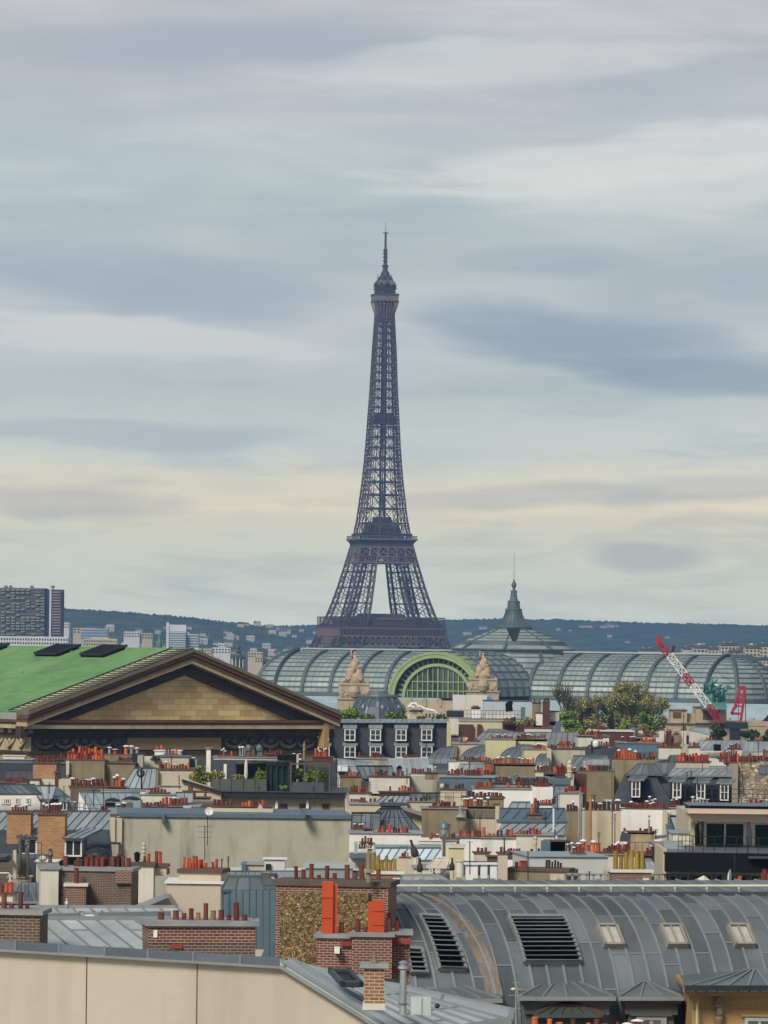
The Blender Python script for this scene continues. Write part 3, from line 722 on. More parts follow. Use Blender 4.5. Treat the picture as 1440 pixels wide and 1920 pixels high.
def statue(px, py0, py1, wpx, Y, label, seed):
    """stone pedestal with scrolls carrying a seated and standing figure group that narrows upward"""
    rg = random.Random(seed); k = mpp(Y)
    bse = W(px, py1, Y); H = (py1 - py0) * k; w = wpx * k
    root = thing('statue_group', label, 'statue', bse, 'stone figure groups beside the green arch')
    x, y, z = bse; mb = MB()
    mb.box(x - w * .52, x + w * .52, y - 2, y + 2.5, z - 14, z + H * .10); mb.box(x - w * .56, x + w * .56, y - 2.4, y + 2.8, z + H * .10, z + H * .13)
    mb.box(x - w * .42, x + w * .42, y - 1.8, y + 2.2, z + H * .13, z + H * .36); mb.box(x - w * .46, x + w * .46, y - 2.1, y + 2.5, z + H * .36, z + H * .40)
    mb.build('pedestal', LIMEP, root)
    mb = MB(); mb.lathe((x, y - 1.9, z + H * .24), [(0, -w * .2), (w * .13, -w * .16), (w * .19, 0), (w * .14, w * .17), (0, w * .2)], 12)
    for s in (-1, 1):
        mb.blob((x + s * w * .40, y - 1.7, z + H * .22), w * .10, .7, H * .12, 8, 6, jit=.25, rg=rg); mb.blob((x + s * w * .27, y - 1.8, z + H * .17), w * .10, .6, H * .05, 8, 5, jit=.3, rg=rg)
        mb.blob((x + s * w * .42, y - 1.5, z + H * .37), w * .06, .6, H * .06, 7, 5, jit=.2, rg=rg)
    mb.build('cartouche', LIMEP, root)
    mb = MB(); STN = MATS.get('statue_stone') or surf('statue_stone', (.56, .42, .27), (.40, .28, .17), .9, .9, 0, .5, 1.6, bd=.2)
    mb.blob((x, y, z + H * .47), w * .28, 1.5, H * .13, 11, 7, jit=.22, rg=rg)
    mb.blob((x - w * .12, y - .4, z + H * .56), w * .13, 1.0, H * .13, 9, 7, jit=.25, rg=rg); mb.blob((x + w * .12, y - .2, z + H * .55), w * .14, 1.0, H * .12, 9, 7, jit=.25, rg=rg)
    mb.blob((x + w * .0, y, z + H * .68), w * .12, .9, H * .16, 9, 8, jit=.2, rg=rg)
    mb.tube([(x, y, z + H * .6), (x + w * .01, y, z + H * .75), (x, y, z + H * .86), (x, y - .1, z + H * .91)], 1, 8, taper=[w * .11, w * .10, w * .055, w * .03])
    mb.blob((x, y - .1, z + H * .935), w * .042, .36, H * .033, 8, 6, rg=rg)
    for s, tx, tz in ((1, .12, .80), (-1, -.10, 1.0), (1, .16, .62), (-1, -.2, .6)):
        mb.tube([(x + s * w * .05, y - .2, z + H * (.84 if abs(tx) < .15 else .60)), (x + (tx * .9 + s * .03) * w, y - .7, z + H * (tz - .06 if tz < .9 else .93)), (x + tx * w, y - .6, z + H * tz)], 1, 6, taper=[w * .035, w * .028, w * .018])
    for s in (-1, 1):
        mb.blob((x + s * w * .13, y - .6, z + H * .69), w * .038, .35, H * .032, 7, 5, rg=rg); mb.tube([(x + s * w * .1, y - .6, z + H * .5), (x + s * w * .2, y - 1.3, z + H * .47), (x + s * w * .22, y - 1.2, z + H * .41)], 1, 6, taper=[w * .05, w * .045, w * .03])
    mb.build('figures', STN, root, smooth=True)
statue(664, 1218, 1322, 60, 1395, 'pale stone figure group on a scrolled pedestal in front of the glass vault, arm raised', 11)
statue(905, 1221, 1306, 58, 1402, 'pale stone figure group on a scrolled pedestal against the right end of the green arch', 12)

def quadriga():
    Y = 1330.0; k = mpp(Y); c = W(1337, 1322, Y)
    root = thing('bronze_chariot', 'green bronze chariot group of rearing horses with a standing driver above the stone corner pavilion', 'statue', c)
    x, y, z = c
    mb = MB(); mb.box(x - 22 * k, x + 24 * k, y - 3, y + 3.5, z - 1.2, z + .8); mb.box(x - 14 * k, x + 8 * k, y - 1, y + 3, z + .8, z + 3.2); mb.lathe((x - 8 * k, y - 1.2, z + 2), [(0, -1.6), (1.5, -1.2), (1.7, 0), (1.5, 1.2), (0, 1.6)], 12)
    for q, (dx, dy, dz, r) in enumerate(((-6, 1.2, 3.0, 2.1), (4, .8, 3.0, 2.0), (-12, .4, 2.4, 1.6), (12, .2, 2.2, 1.7), (-2, .6, 4.4, 1.6))): mb.blob((x + dx * k, y + dy, z + dz), r, r * .8, r * 1.05, 10, 7, jit=.22)
    mb.build('chariot', BRONZE, root)
    mb = MB(); tube = mb.tube
    tube([(x - 4 * k, y, z + 3), (x - 4 * k, y, z + 4.6), (x - 4 * k, y, z + 6.3), (x - 4 * k, y, z + 7.0)], 1, 8, taper=[1.0, .75, .8, .3]); mb.blob((x - 4 * k, y - .1, z + 7.4), .42, .42, .5, 8, 6)
    tube([(x - 4 * k + .6, y, z + 6.2), (x - 4 * k + 1.6, y - .4, z + 7.2), (x - 4 * k + 1.5, y - .5, z + 8.6)], 1, 6, taper=[.28, .24, .15]); tube([(x - 4 * k - .6, y, z + 6.2), (x - 4 * k - 1.8, y - .6, z + 5.6), (x - 4 * k - 2.4, y - 1.2, z + 6.2)], 1, 6, taper=[.28, .24, .15])
    tube([(x - 4 * k + .2, y + .6, z + 6), (x - 4 * k - 1.4, y + 1.4, z + 5.2), (x - 4 * k - 2.4, y + 1.6, z + 3.6)], 1, 7, taper=[.5, .7, .25])
    mb.build('driver', BRONZE, root, smooth=True)
    for i, (dx, dz, hd) in enumerate(((-13, 1.2, -.5), (-3, 2.0, -.1), (7, 1.2, .5), (16, .6, 1.0))):
        mb = MB(); hx = x + dx * k; yy = y - 2.4
        tube = mb.tube; s = hd
        tube([(hx - s * .6, yy + 2.2, z + 1.6 + dz), (hx - s * .2, yy + 1.0, z + 2.3 + dz), (hx + s * .5, yy - .2, z + 3.2 + dz)], 1, 10, taper=[.85, .95, .9])     # trunk
        tube([(hx + s * .5, yy - .1, z + 3.4 + dz), (hx + s * 1.1, yy - .7, z + 4.5 + dz), (hx + s * 1.5, yy - 1.0, z + 5.3 + dz)], 1, 8, taper=[.75, .5, .38])       # neck
        tube([(hx + s * 1.3, yy - .9, z + 5.5 + dz), (hx + s * 1.9, yy - 1.5, z + 5.0 + dz), (hx + s * 2.3, yy - 1.8, z + 4.5 + dz)], 1, 7, taper=[.36, .33, .2])     # head
        for q in (-1, 1):
            tube([(hx + s * .5 + q * .4, yy - .3, z + 2.9 + dz), (hx + s * 1.5 + q * .5, yy - 1.5, z + 3.0 + dz), (hx + s * 1.3 + q * .5, yy - 1.9, z + 1.7 + dz)], 1, 6, taper=[.36, .24, .13])   # raised forelegs
            tube([(hx - s * .5 + q * .5, yy + 2.0, z + 1.7 + dz), (hx - s * .2 + q * .55, yy + 1.2, z + .8 + dz * .5), (hx - s * .6 + q * .5, yy + 2.2, z + .2), (hx - s * .4 + q * .5, yy + 1.6, z - .6)], 1, 6, taper=[.5, .3, .2, .15])
        tube([(hx - s * .6, yy + 2.6, z + 1.9 + dz), (hx - s * 1.4, yy + 3.2, z + 2.1 + dz), (hx - s * 2.0, yy + 3.4, z + 1.0 + dz)], 1, 6, taper=[.22, .3, .1])
        mb.build('horse', BRONZE, root, smooth=True)
    # corner pavilion under it
    Yp = 1333.0; r2 = thing('corner_pavilion', 'low golden stone pavilion under the green bronze chariot', 'pavilion', W(1345, 1330, Yp))
    def pb(mb, x0, x1, yt, yb, Y, d): a, b = W(x0, yt, Y), W(x1, yb, Y); mb.box(a.x, b.x, Y, Y + d, b.z, a.z)
    mb = MB(); pb(mb, 1305, 1362, 1326, 1356, Yp, 14); pb(mb, 1258, 1288, 1331, 1360, Yp + 2, 10); pb(mb, 1288, 1306, 1338, 1360, Yp + 4, 10); pb(mb, 1362, 1440, 1352, 1362, Yp + 4, 8)
    pb(mb, 1247, 1380, 1355, 1500, Yp + 1.5, 14); pb(mb, 1380, 1520, 1362, 1500, Yp + 4, 12); mb.build('wall', LIMEP, r2)
    mb = MB(); pb(mb, 1303, 1364, 1324, 1326, Yp - .6, 15); pb(mb, 1256, 1290, 1329, 1331, Yp + 1.4, 11); pb(mb, 1244, 1382, 1355, 1357.5, Yp + .6, 15); mb.build('cornice', LIMEP, r2)
    mb = MB(); pb(mb, 1262, 1277, 1335, 1347, Yp + 1.9, .3); mb.build('relief_panel', MOULD, r2); mb = MB(); pb(mb, 1318, 1350, 1333, 1350, Yp - .1, .3); mb.build('relief_panel', MOULD, r2)
quadriga()

# ------------------------------------------------------------------ crane
def crane():
    Y = 1080.0; k = mpp(Y); a, b = W(1353, 1356, Y), W(1237, 1205, Y)
    root = thing('construction_crane', 'red and white lattice jib crane leaning over the hall with a red frame beside it', 'crane', Vector((W(1372, 1362, Y).x, Y, 0)))
    d = (b - a); Lg = d.length; u = d.normalized(); side = Vector((u.z, 0, -u.x)); w = 6.4 * k; dep = Vector((0, 1.6, 0))
    secs = [(0, .215, REDP), (.215, .475, CRW), (.475, .60, REDP), (.60, .845, CRW), (.845, 1.0, REDP)]
    for s0, s1, m in secs:
        mb = MB(); n = max(2, round((s1 - s0) * Lg / 2.0))
        for i in range(n):
            t0, t1 = (s0 + (s1 - s0) * i / n) * Lg, (s0 + (s1 - s0) * (i + 1) / n) * Lg
            c_ = lambda t, q, r: a + u * t + side * (q * w * (1 if t < Lg * .9 else max(.35, 1 - (t / Lg - .9) * 5))) + dep * r
            for q in (-1, 1):
                for r in (-.5, .5): mb.bar(c_(t0, q, r), c_(t1, q, r), .22)
                mb.bar(c_(t0, q, -.5), c_(t1, q, .5), .13)
            for r in (-.5, .5):
                mb.bar(c_(t0, -1, r), c_(t1, 1, r), .16); mb.bar(c_(t0, 1, r), c_(t1, -1, r), .16); mb.bar(c_(t1, -1, r), c_(t1, 1, r), .16)
            if m is REDP: mb.bar(c_((t0 + t1) / 2, -.4, .2), c_((t0 + t1) / 2, .4, .2), .4, 1.0)
        mb.build('jib_section', m, root)
    mb = MB(); h = W(1234, 1193, Y); mb.hexa([h + Vector((-.6, -.5, -2.2)), h + Vector((.4, -.5, -2.2)), h + Vector((.4, .5, -2.2)), h + Vector((-.6, .5, -2.2)), h + Vector((-.1, -.5, .3)), h + Vector((.6, -.5, .3)), h + Vector((.6, .5, .3)), h + Vector((-.1, .5, .3))]); mb.bar(h, b, .9, .9)
    mb.build('jib_head', REDP, root)
    mb = MB(); p = lambda x, y: W(x, y, Y)
    for x0, x1, x2 in ((1388, 1378, 1371), (1397, 1393, 1382)):
        mb.bar(p(x0, 1288), p(x1, 1325), .6); mb.bar(p(x1, 1325), p(x2 + (6 if x2 > 1375 else 0), 1338 if x2 < 1375 else 1358), .6)
    mb.bar(p(1371, 1338), p(1388, 1338), .6); mb.bar(p(1383, 1302), p(1396, 1304), .35); mb.bar(p(1379, 1322), p(1393, 1326), .35); mb.bar(p(1383, 1318), p(1396, 1300), .25); mb.bar(p(1374, 1335), p(1392, 1312), .25)
    mb.obox(p(1385, 1293), (13 * k, 0, 0), (0, 1.2, 0), (0, 0, 7 * k))
    mb.build('luffing_frame', REDP, root)
    mb = MB(); mb.bar(p(1398, 1292), p(1398, 1355), .18); mb.bar(p(1385, 1300), p(1384, 1352), .14); mb.bar(p(1386, 1286), p(1338, 1258), .07); mb.bar(p(1384, 1288), p(1338, 1252), .06); mb.bar(p(1230, 1212), p(1230, 1330), .07); mb.build('cable', DARKMETAL, root)
    mb = MB(); q = p(1378, 1362); mb.box(q.x - 1.2, q.x + 1.2, Y - 1.2, Y + 1.2, 0, q.z); q2 = p(1358, 1362); mb.box(q2.x, q.x + 3, Y - 1.5, Y + 1.5, q2.z - .5, q2.z + 1.0); mb.build('crane_base', DARKMETAL, root)
    mb = MB(); q = p(1261, 1225); mb.bar(p(1261, 1222), p(1264, 1211), .7); mb.build('hook_block', DARKMETAL, root)
crane()

# ------------------------------------------------------------------ trees
def tree(px, py_top, py_bot, wpx, Y, mats, label, seed, n=2600, leaf=.6, bare=.0, group=None, name='tree', lobes=9, cat='tree'):
    rg = random.Random(seed); k = mpp(Y); top = W(px, py_top, Y); bot = W(px, py_bot, Y); bx = top.x
    H = top.z - bot.z; w = wpx * k / 2
    root = thing(name, label, cat, (bx, Y, 0), group)
    base = Vector((bx, Y, 0)); fork = Vector((bx, Y, bot.z))
    mb = MB(); mb.tube([base, base + Vector((.1, 0, bot.z * .6)), fork], 1, 8, taper=[.55, .42, .34])
    cl = []
    for i in range(lobes):
        an = rg.uniform(0, 2 * pi); rr = math.sqrt(rg.random()) * .72; hz = rg.uniform(.12, .86)
        sh = math.sin(pi * min(1, .18 + .82 * (1 - hz))) ** .5
        c = Vector((bx + w * rr * cos(an) * sh, Y + w * .9 * rr * sin(an) * sh, bot.z + H * hz)); cl.append((c, w * rg.uniform(.26, .46), H * rg.uniform(.12, .2)))
        mid = fork.lerp(c, .5) + Vector((0, 0, -H * .06)); mb.tube([fork, mid, c], 1, 5, taper=[.22, .13, .05])
        for q in range(4 + int(bare * 14)):
            e_ = c + Vector((rg.gauss(0, w * .24), rg.gauss(0, w * .24), rg.gauss(H * .08, H * .10))); mb.tube([mid.lerp(c, rg.uniform(.3, 1)), e_], 1, 4, taper=[.06 + .02 * bare, .025])
    mb.build('trunk', BARK, root)
    mb = MB()
    for i in range(int(n * 1.7)):
        c, rx, rz = cl[rg.randrange(lobes)]
        while True:
            v = Vector((rg.uniform(-1, 1), rg.uniform(-1, 1), rg.uniform(-1, 1)))
            if v.length < 1: break
        v = v * (.55 + .45 * v.length)
        p = c + Vector((v.x * rx, v.y * rx, v.z * rz)); s = leaf * rg.uniform(.6, 1.4)
        d1 = Vector((rg.gauss(0, 1), rg.gauss(0, 1), rg.gauss(0, .7))).normalized() * s; d2 = d1.cross(Vector((rg.gauss(0, 1), rg.gauss(0, 1), rg.gauss(0, 1)))).normalized() * s * .7
        mb.add([p - d1 * .5, p + d2 * .5, p + d1 * .5, p - d2 * .5], [(0, 1, 2, 3)], 0 if rg.random() < .75 else min(1, len(mats) - 1))
    mb.build('crown', mats, root, fix=False)
G1 = 'trees in front of the glass hall'
tree(1062, 1282, 1370, 66, 1010, [LEAFO, LEAFO], 'sparse bare-branched olive tree leftmost beside the glass vault', 21, 500, .3, 2.0, G1, lobes=12)
tree(1178, 1276, 1372, 88, 1020, [LEAFO, LEAFO], 'tallest brownish olive tree with thin foliage in front of the glass vault', 22, 3600, .42, 1.6, G1, lobes=22)
tree(1222, 1305, 1374, 72, 1030, [LEAFO, LEAFO], 'lower brownish olive tree at the right end of the tree clump', 23, 2600, .42, 1.2, G1, lobes=16)
tree(1116, 1305, 1374, 84, 1035, [LEAFO, LEAFO], 'olive brown tree between the bright bush and the tallest tree', 24, 2600, .42, 1.2, G1, lobes=18)
tree(1078, 1332, 1382, 76, 960, [LEAFB, LEAFG], 'wide bright yellow-green tree, the leftmost of the bright ones', 25, 3600, .5, 0, G1)
tree(1168, 1334, 1380, 40, 970, [LEAFB, LEAFG], 'small bright green tree in the middle of the bright ones', 26, 2000, .5, 0, G1, lobes=6)
tree(1213, 1332, 1386, 52, 965, [LEAFB, LEAFG], 'bright green tree rising from the roofs under the olive clump at right', 27, 2600, .5, 0, G1, lobes=7)
tree(1150, 1300, 1374, 80, 1040, [LEAFO, LEAFO], 'round olive brown tree tucked behind the small bright green one', 34, 2600, .42, 1.0, G1, lobes=18)
tree(1092, 1312, 1376, 60, 1042, [LEAFO, LEAFG], 'olive tree rising just behind the wide yellow-green tree', 35, 2000, .42, 1.0, G1, lobes=14)
tree(1200, 1292, 1374, 64, 1044, [LEAFO, LEAFO], 'olive brown tree filling the gap beside the tallest one', 36, 2200, .42, 1.2, G1, lobes=16)
G2 = 'dark trees below the crane'
tree(1350, 1355, 1402, 54, 900, [LEAFD, LEAFG], 'dark green dense tree at the foot of the red crane jib', 28, 2600, .42, 0, G2)
tree(1405, 1367, 1402, 56, 905, [LEAFD, LEAFG], 'low dark green tree to the right of the crane foot', 29, 2200, .42, 0, G2)
tree(1440, 1362, 1402, 40, 915, [LEAFD, LEAFG], 'dark green tree cut by the right edge of the view', 30, 1200, .42, 0, G2)
# ------------------------------------------------------------------ small builders shared by all buildings
WINW = surf('window_frame_white', (.74, .73, .68), (.66, .65, .60), 2, .6)
WINB = surf('window_frame_brown', (.16, .075, .045), (.12, .06, .04), 2, .6)
def pt(px, py, Y): return W(px, py, Y)
def yawbox(x0, x1, yt, yb, Y, d, yaw=0.0):
    """corner, edge vectors of an upright box whose front runs from pixel x0 to x1, turned by yaw degrees"""
    a = W(x0, yt, Y); t = math.tan(R(yaw)); Yr = Y
    for _ in range(6):
        b = W(x1, yt, Yr); Yr = Y + (b.x - a.x) * t
    zb = 0.0 if yb is None else W(x0, yb, Y).z
    ex = Vector((b.x - a.x, Yr - Y, 0)); ey = Vector((-sin(R(yaw)), cos(R(yaw)), 0)) * d
    return Vector((a.x, Y, zb)), ex, ey, Vector((0, 0, a.z - zb))
def window(parent, x0, x1, y0, y1, Y, frame=None, pane=None, fr=.10, mull=1, cross=0, name='window', out=.10, grid=None):
    a, b = W(x0, y1, Y), W(x1, y0, Y); X0, X1, Z0, Z1 = a.x, b.x, a.z, b.z; mb = MB()
    y0_, y1_ = Y - out, Y + .12
    mb.box(X0, X0 + fr, y0_, y1_, Z0, Z1); mb.box(X1 - fr, X1, y0_, y1_, Z0, Z1); mb.box(X0 + fr, X1 - fr, y0_, y1_, Z0, Z0 + fr); mb.box(X0 + fr, X1 - fr, y0_, y1_, Z1 - fr, Z1)
    for i in range(mull):
        xc = X0 + (X1 - X0) * (i + 1) / (mull + 1); mb.box(xc - fr * .35, xc + fr * .35, y0_ + .03, y1_, Z0 + fr, Z1 - fr)
    for i in range(cross):
        zc = Z0 + (Z1 - Z0) * (i + 1) / (cross + 1); mb.box(X0 + fr, X1 - fr, y0_ + .04, y1_, zc - fr * .22, zc + fr * .22)
    mb.quad((X0 + fr, Y - .025, Z0 + fr), (X1 - fr, Y - .025, Z0 + fr), (X1 - fr, Y - .025, Z1 - fr), (X0 + fr, Y - .025, Z1 - fr), 1)
    return mb.build(name, [frame or WINW, pane or GLASSD], parent)

def potmesh(name, m, prof, cap=None, n=10):
    mb = MB(); mb.lathe((0, 0, 0), prof + [(prof[-1][0] * .8, 1.0), (prof[-1][0] * .74, .80)], n, 0)
    r = prof[-1][0] * .73; mb.add([(r * cos(2 * pi * k / n), r * sin(2 * pi * k / n), .86) for k in range(n)], [tuple(range(n))], 1)
    if cap:
        mb.lathe((0, 0, 0), [(.72, 1.10), (.78, 1.14), (.45, 1.26), (.08, 1.32)], n, 2)
        for k in range(3): a = 2 * pi * k / 3; mb.bar((.4 * cos(a), .4 * sin(a), .96), (.55 * cos(a), .55 * sin(a), 1.13), .07, mi=2)
    me = bpy.data.meshes.new(name); me.from_pydata(mb.v, [], mb.f)
    for q in (m, SOOTIN, PAINTW): me.materials.append(q)
    me.polygons.foreach_set('material_index', mb.m); me.update(); return me
TAPER = [(.50, 0), (.46, .05), (.42, .86), (.48, .88), (.48, 1.0)]
STRAIGHT = [(.46, 0), (.44, .93), (.48, .94), (.48, 1.0)]
BELL = [(.50, 0), (.5, .06), (.40, .12), (.36, .8), (.44, .86), (.44, 1.0)]
POTS = {'o': potmesh('chimney_pot_orange', POT_O, TAPER), 'b': potmesh('chimney_pot_brown', POT_B, STRAIGHT), 'd': potmesh('chimney_pot_dark', POT_D, TAPER),
        't': potmesh('chimney_pot_tan', POT_T, STRAIGHT), 'y': potmesh('chimney_pot_ochre', POT_Y, STRAIGHT), 'w': potmesh('chimney_pot_capped', POT_O, BELL, 1),
        'v': potmesh('chimney_pot_brown_capped', POT_B, BELL, 1), 's': potmesh('metal_pot_capped', STEEL, BELL, 1)}
def pot(parent, P, w, h, kind):
    o = bpy.data.objects.new('chimney_pot', POTS[kind]); link(o, parent)
    o.location = P - OFF[parent.name]; o.scale = (w, w, h); o.rotation_euler = (rnd.gauss(0, .022), rnd.gauss(0, .022), rnd.uniform(0, 6))
    return o
def pots(parent, x0, x1, n, yb, h, Y, kinds='o', w=None, jit=.30, yt2=None):
    """n pots between pixels x0 and x1 standing on row yb (yt2: row at the right end), h pixels tall"""
    ww = w or min((x1 - x0) / max(n, 1) * .98, h * .78)
    for i in range(n):
        x = x0 + (x1 - x0) * (i + .5) / n; y = yb if yt2 is None else yb + (yt2 - yb) * (i + .5) / n
        k = kinds[i % len(kinds)] if len(kinds) <= n and len(kinds) > 4 else kinds[rnd.randrange(len(kinds))]
        if k == '_': continue
        if k == 'o' and rnd.random() < .30: k = 'b'
        pot(parent, W(x, y, Y) - Vector((0, 0, .03)), ww * mpp(Y) * rnd.uniform(.86, 1.1), h * mpp(Y) * rnd.uniform(1 - jit, 1 + jit), k)

WALLS = []
class House:
    def __init__(s, label, xc, Y, cat='house', name='house', group='houses across the old rooftops'):
        p = W(xc, 1300, Y); s.Y = Y; s.o = thing(name, label, cat, (p.x, Y, 0), group)
    def wall(s, x0, x1, yt, mat=CREAM, Y=None, d=9.0, yb=None, yaw=0.0, cap=None, name='wall', capm=None, capo=.12):
        Y = Y or s.Y; o, ex, ey, ez = yawbox(x0, x1, yt, yb, Y, d, yaw)
        if name == 'wall' and d >= 4 and yb is None: WALLS.append((s, x0, x1, yt, Y, d))
        mb = MB(); mb.obox(o, ex, ey, ez); w = mb.build(name, mat, s.o)
        if cap:
            ct = cap * mpp(Y); ux, uy = ex.normalized() * capo, ey.normalized() * capo
            mb = MB(); mb.obox(o + ez - ux - uy - Vector((0, 0, ct * .15)), ex + 2 * ux, ey + 2 * uy, (0, 0, ct)); mb.build('coping', capm or CONC, s.o)
        return w
    def stack(s, x0, x1, yt, mat=TAN, Y=None, d=None, yb=None, yaw=0.0, rows=(), cap=2.2, capm=None, name='chimney'):
        """a chimney slab with its own cap and pots as sub-parts"""
        Y = Y or s.Y; k = mpp(Y); d = d or .75
        if yb is None: yb = yt + 5.5 / k
        o, ex, ey, ez = yawbox(x0, x1, yt, yb, Y, d, yaw); mb = MB(); mb.obox(o, ex, ey, ez); c = mb.build(name, mat, s.o)
        if cap:
            ct = cap * k; ux, uy = ex.normalized() * .10, ey.normalized() * .10
            mb = MB(); mb.obox(o + ez - ux - uy - Vector((0, 0, ct * .35)), ex + 2 * ux, ey + 2 * uy, (0, 0, ct)); mb.build('chimney_cap', capm or CAPB, c)
        up = (cap or 0) * .65
        for r in rows: pots(c, *r[:3], yt - up, r[3], Y + d * .5 + (r[6] if len(r) > 6 else 0), r[4] if len(r) > 4 else 'ob', r[5] if len(r) > 5 else None)
        return c
    def roof(s, top, bot, Y=None, pitch=35.0, mat=ZINC, sm=None, sp=.65, name='roof', joint=None, seam=None, th=.15, nT=6, sk=0):
        """zinc roof: top=(xl, xr, y), bot=(xl, xr, y) as photo pixels; the eave stands at distance Y"""
        Y = Y or s.Y; k = mpp(Y); zb = W(bot[0], bot[2], Y).z; Yt = Y
        for _ in range(5):
            zt = W(top[0], top[2], Yt).z; Yt = Y + max(.3, (zt - zb) / math.tan(R(pitch)))
        yl = lambda r, i: r[2] if len(r) < 4 or i == 0 else r[3]
        a, b, c, d = W(top[0], yl(top, 0), Yt), W(top[1], yl(top, 1), Yt), W(bot[1], yl(bot, 1), Y), W(bot[0], yl(bot, 0), Y)
        P = bil(a, b, c, d); sm = sm or SEAMD; nS = max(2, round(max((b - a).length, (c - d).length) / sp)); mb = MB()
        if joint is None: joint = 0 if Y > 225 else 2.2
        Q = P
        if sk:      # seams running obliquely across the slope
            f = abs(sk) * k / max((c - d).length, .1); nS = max(2, round(nS * (1 + f))); lo = -f if sk > 0 else 0.0
            Q = lambda s, t: P(min(1.0, max(0.0, lo + s * (1 + f) + (f if sk > 0 else -f) * t)), t)
        zgrid(mb, Q, nS, nT, seam or max(.05, k * .75), max(.05, k * .8), 0, 1, joint)
        dn = Vector((0, 0, -th)); mb.quad(a + dn, b + dn, c + dn, d + dn, 0); mb.quad(d, c, c + dn, d + dn, 1); mb.quad(a, d, d + dn, a + dn, 1); mb.quad(b, c, c + dn, b + dn, 1); mb.quad(a, b, b + dn, a + dn, 1)
        mb.bar(d - Vector((0, .05, .06)), c - Vector((0, .05, .06)), .16, .14, mi=1); mb.bar(a, b, .22, .12, mi=1)
        return mb.build(name, [mat, sm], s.o, fix=False)
    def vault(s, x0, x1, yt, yb, Y=None, mat=ZINC, sm=SEAMD, depth=5.0, sp=.62, bulge=1.0, xt=None, name='roof', pw=1.0, nT=9):
        """convex mansard: quarter ellipse from an upper edge at row yt (from xt) down to the eave row yb"""
        Y = Y or s.Y; xt = xt or (x0, x1)
        def P(u, t):
            th = t * pi / 2; zt = W(x0, yt, Y).z; zb = W(x0, yb, Y).z
            y = Y + depth * (1 - sin(th)); z = zb + (zt - zb) * cos(th) ** pw
            xa = W(xt[0] + (x0 - xt[0]) * sin(th), yt, Y).x; xb = W(xt[1] + (x1 - xt[1]) * sin(th), yt, Y).x
            return Vector((xa + (xb - xa) * u, y, z))
        nS = max(2, round((P(1, .5) - P(0, .5)).length / sp)); mb = MB(); zgrid(mb, P, nS, nT, max(.05, mpp(Y) * .75), max(.05, mpp(Y) * .8), 0, 1, 0 if Y > 225 else 2.4)
        for u in (0, 1):
            c = Vector((P(u, .5).x, Y + depth, P(0, 1).z)); q = [P(u, j / nT) for j in range(nT + 1)]
            for j in range(nT): mb.add([c, q[j], q[j + 1]], [(0, 1, 2)], 1)
        return mb.build(name, [mat, sm], s.o, fix=False)
    def win(s, *a, **k): return window(s.o, *a, **k)
    def dormer(s, x0, x1, y0, y1, Y=None, rx=4, rise=6, d=2.4, cheek=SLATE, roofm=None, frame=WINW, over=.22, mull=1, cross=0, lean=0):
        """window box with its own zinc lid; x0..x1, y0..y1 is the window front"""
        Y = Y or s.Y; a, b = W(x0, y1, Y), W(x1, y0, Y); k = mpp(Y)
        mb = MB(); mb.box(a.x, b.x, Y + .02, Y + d, a.z, b.z + .05); c = mb.build('dormer', cheek, s.o)
        zt = b.z + .04; r = rise * k; q = over; X0, X1 = a.x - rx * k, b.x + rx * k; sk = lean * k
        P = bil((X0 + sk, Y + d, zt + r), (X1 + sk, Y + d, zt + r), (X1, Y - q, zt + .08), (X0, Y - q, zt + .08)); mb = MB()
        zgrid(mb, P, max(2, round((X1 - X0) / .5)), 2, max(.04, k * .7), max(.04, k * .7), 0, 1, 0)
        dn = Vector((0, 0, -.12)); mb.quad(P(0, 0) + dn, P(1, 0) + dn, P(1, 1) + dn, P(0, 1) + dn, 1); mb.quad(P(0, 1), P(1, 1), P(1, 1) + dn, P(0, 1) + dn, 1); mb.quad(P(0, 0), P(0, 1), P(0, 1) + dn, P(0, 0) + dn, 1); mb.quad(P(1, 0), P(1, 1), P(1, 1) + dn, P(1, 0) + dn, 1)
        mb.build('dormer_roof', list(roofm or (ZINC, ZSEAM)), c, fix=False)
        window(c, x0, x1, y0, y1, Y, frame=frame, fr=max(.11, k * 2.1), mull=mull, cross=cross, name='dormer_window', out=.08)
        return c
    def skylight(s, x0, x1, y0, y1, Y, tilt=40, skew=0, frame=STEEL, pane=GLASSW, mull=1, dep=.27):
        a, b = W(x0, y1, Y), W(x1, y1, Y); H = (y1 - y0) * mpp(Y); v = Vector((skew * mpp(Y), H / math.tan(R(tilt)), H)); n = v.cross(b - a).normalized()
        if n.z < 0: n = -n
        ex = b - a; mb = MB(); o = a + n * .06; f = .10
        mb.obox(o - n * (dep - .02), ex, v, n * dep, 0)
        u = ex.normalized(); vv = v.normalized()
        for (p, l1, l2) in ((o, ex, vv * f), (o + v - vv * f, ex, vv * f), (o, u * f, v), (o + ex - u * f, u * f, v)): mb.obox(p, l1, l2, n * .12, 0)
        for i in range(mull): mb.obox(o + ex * ((i + 1) / (mull + 1)) - u * f * .3, u * f * .6, v, n * .10, 0)
        mb.quad(*[q + n * .05 for q in (o + u * f + vv * f, o + ex - u * f + vv * f, o + ex - u * f + v - vv * f, o + u * f + v - vv * f)], 1)
        return mb.build('skylight', [frame, pane], s.o)

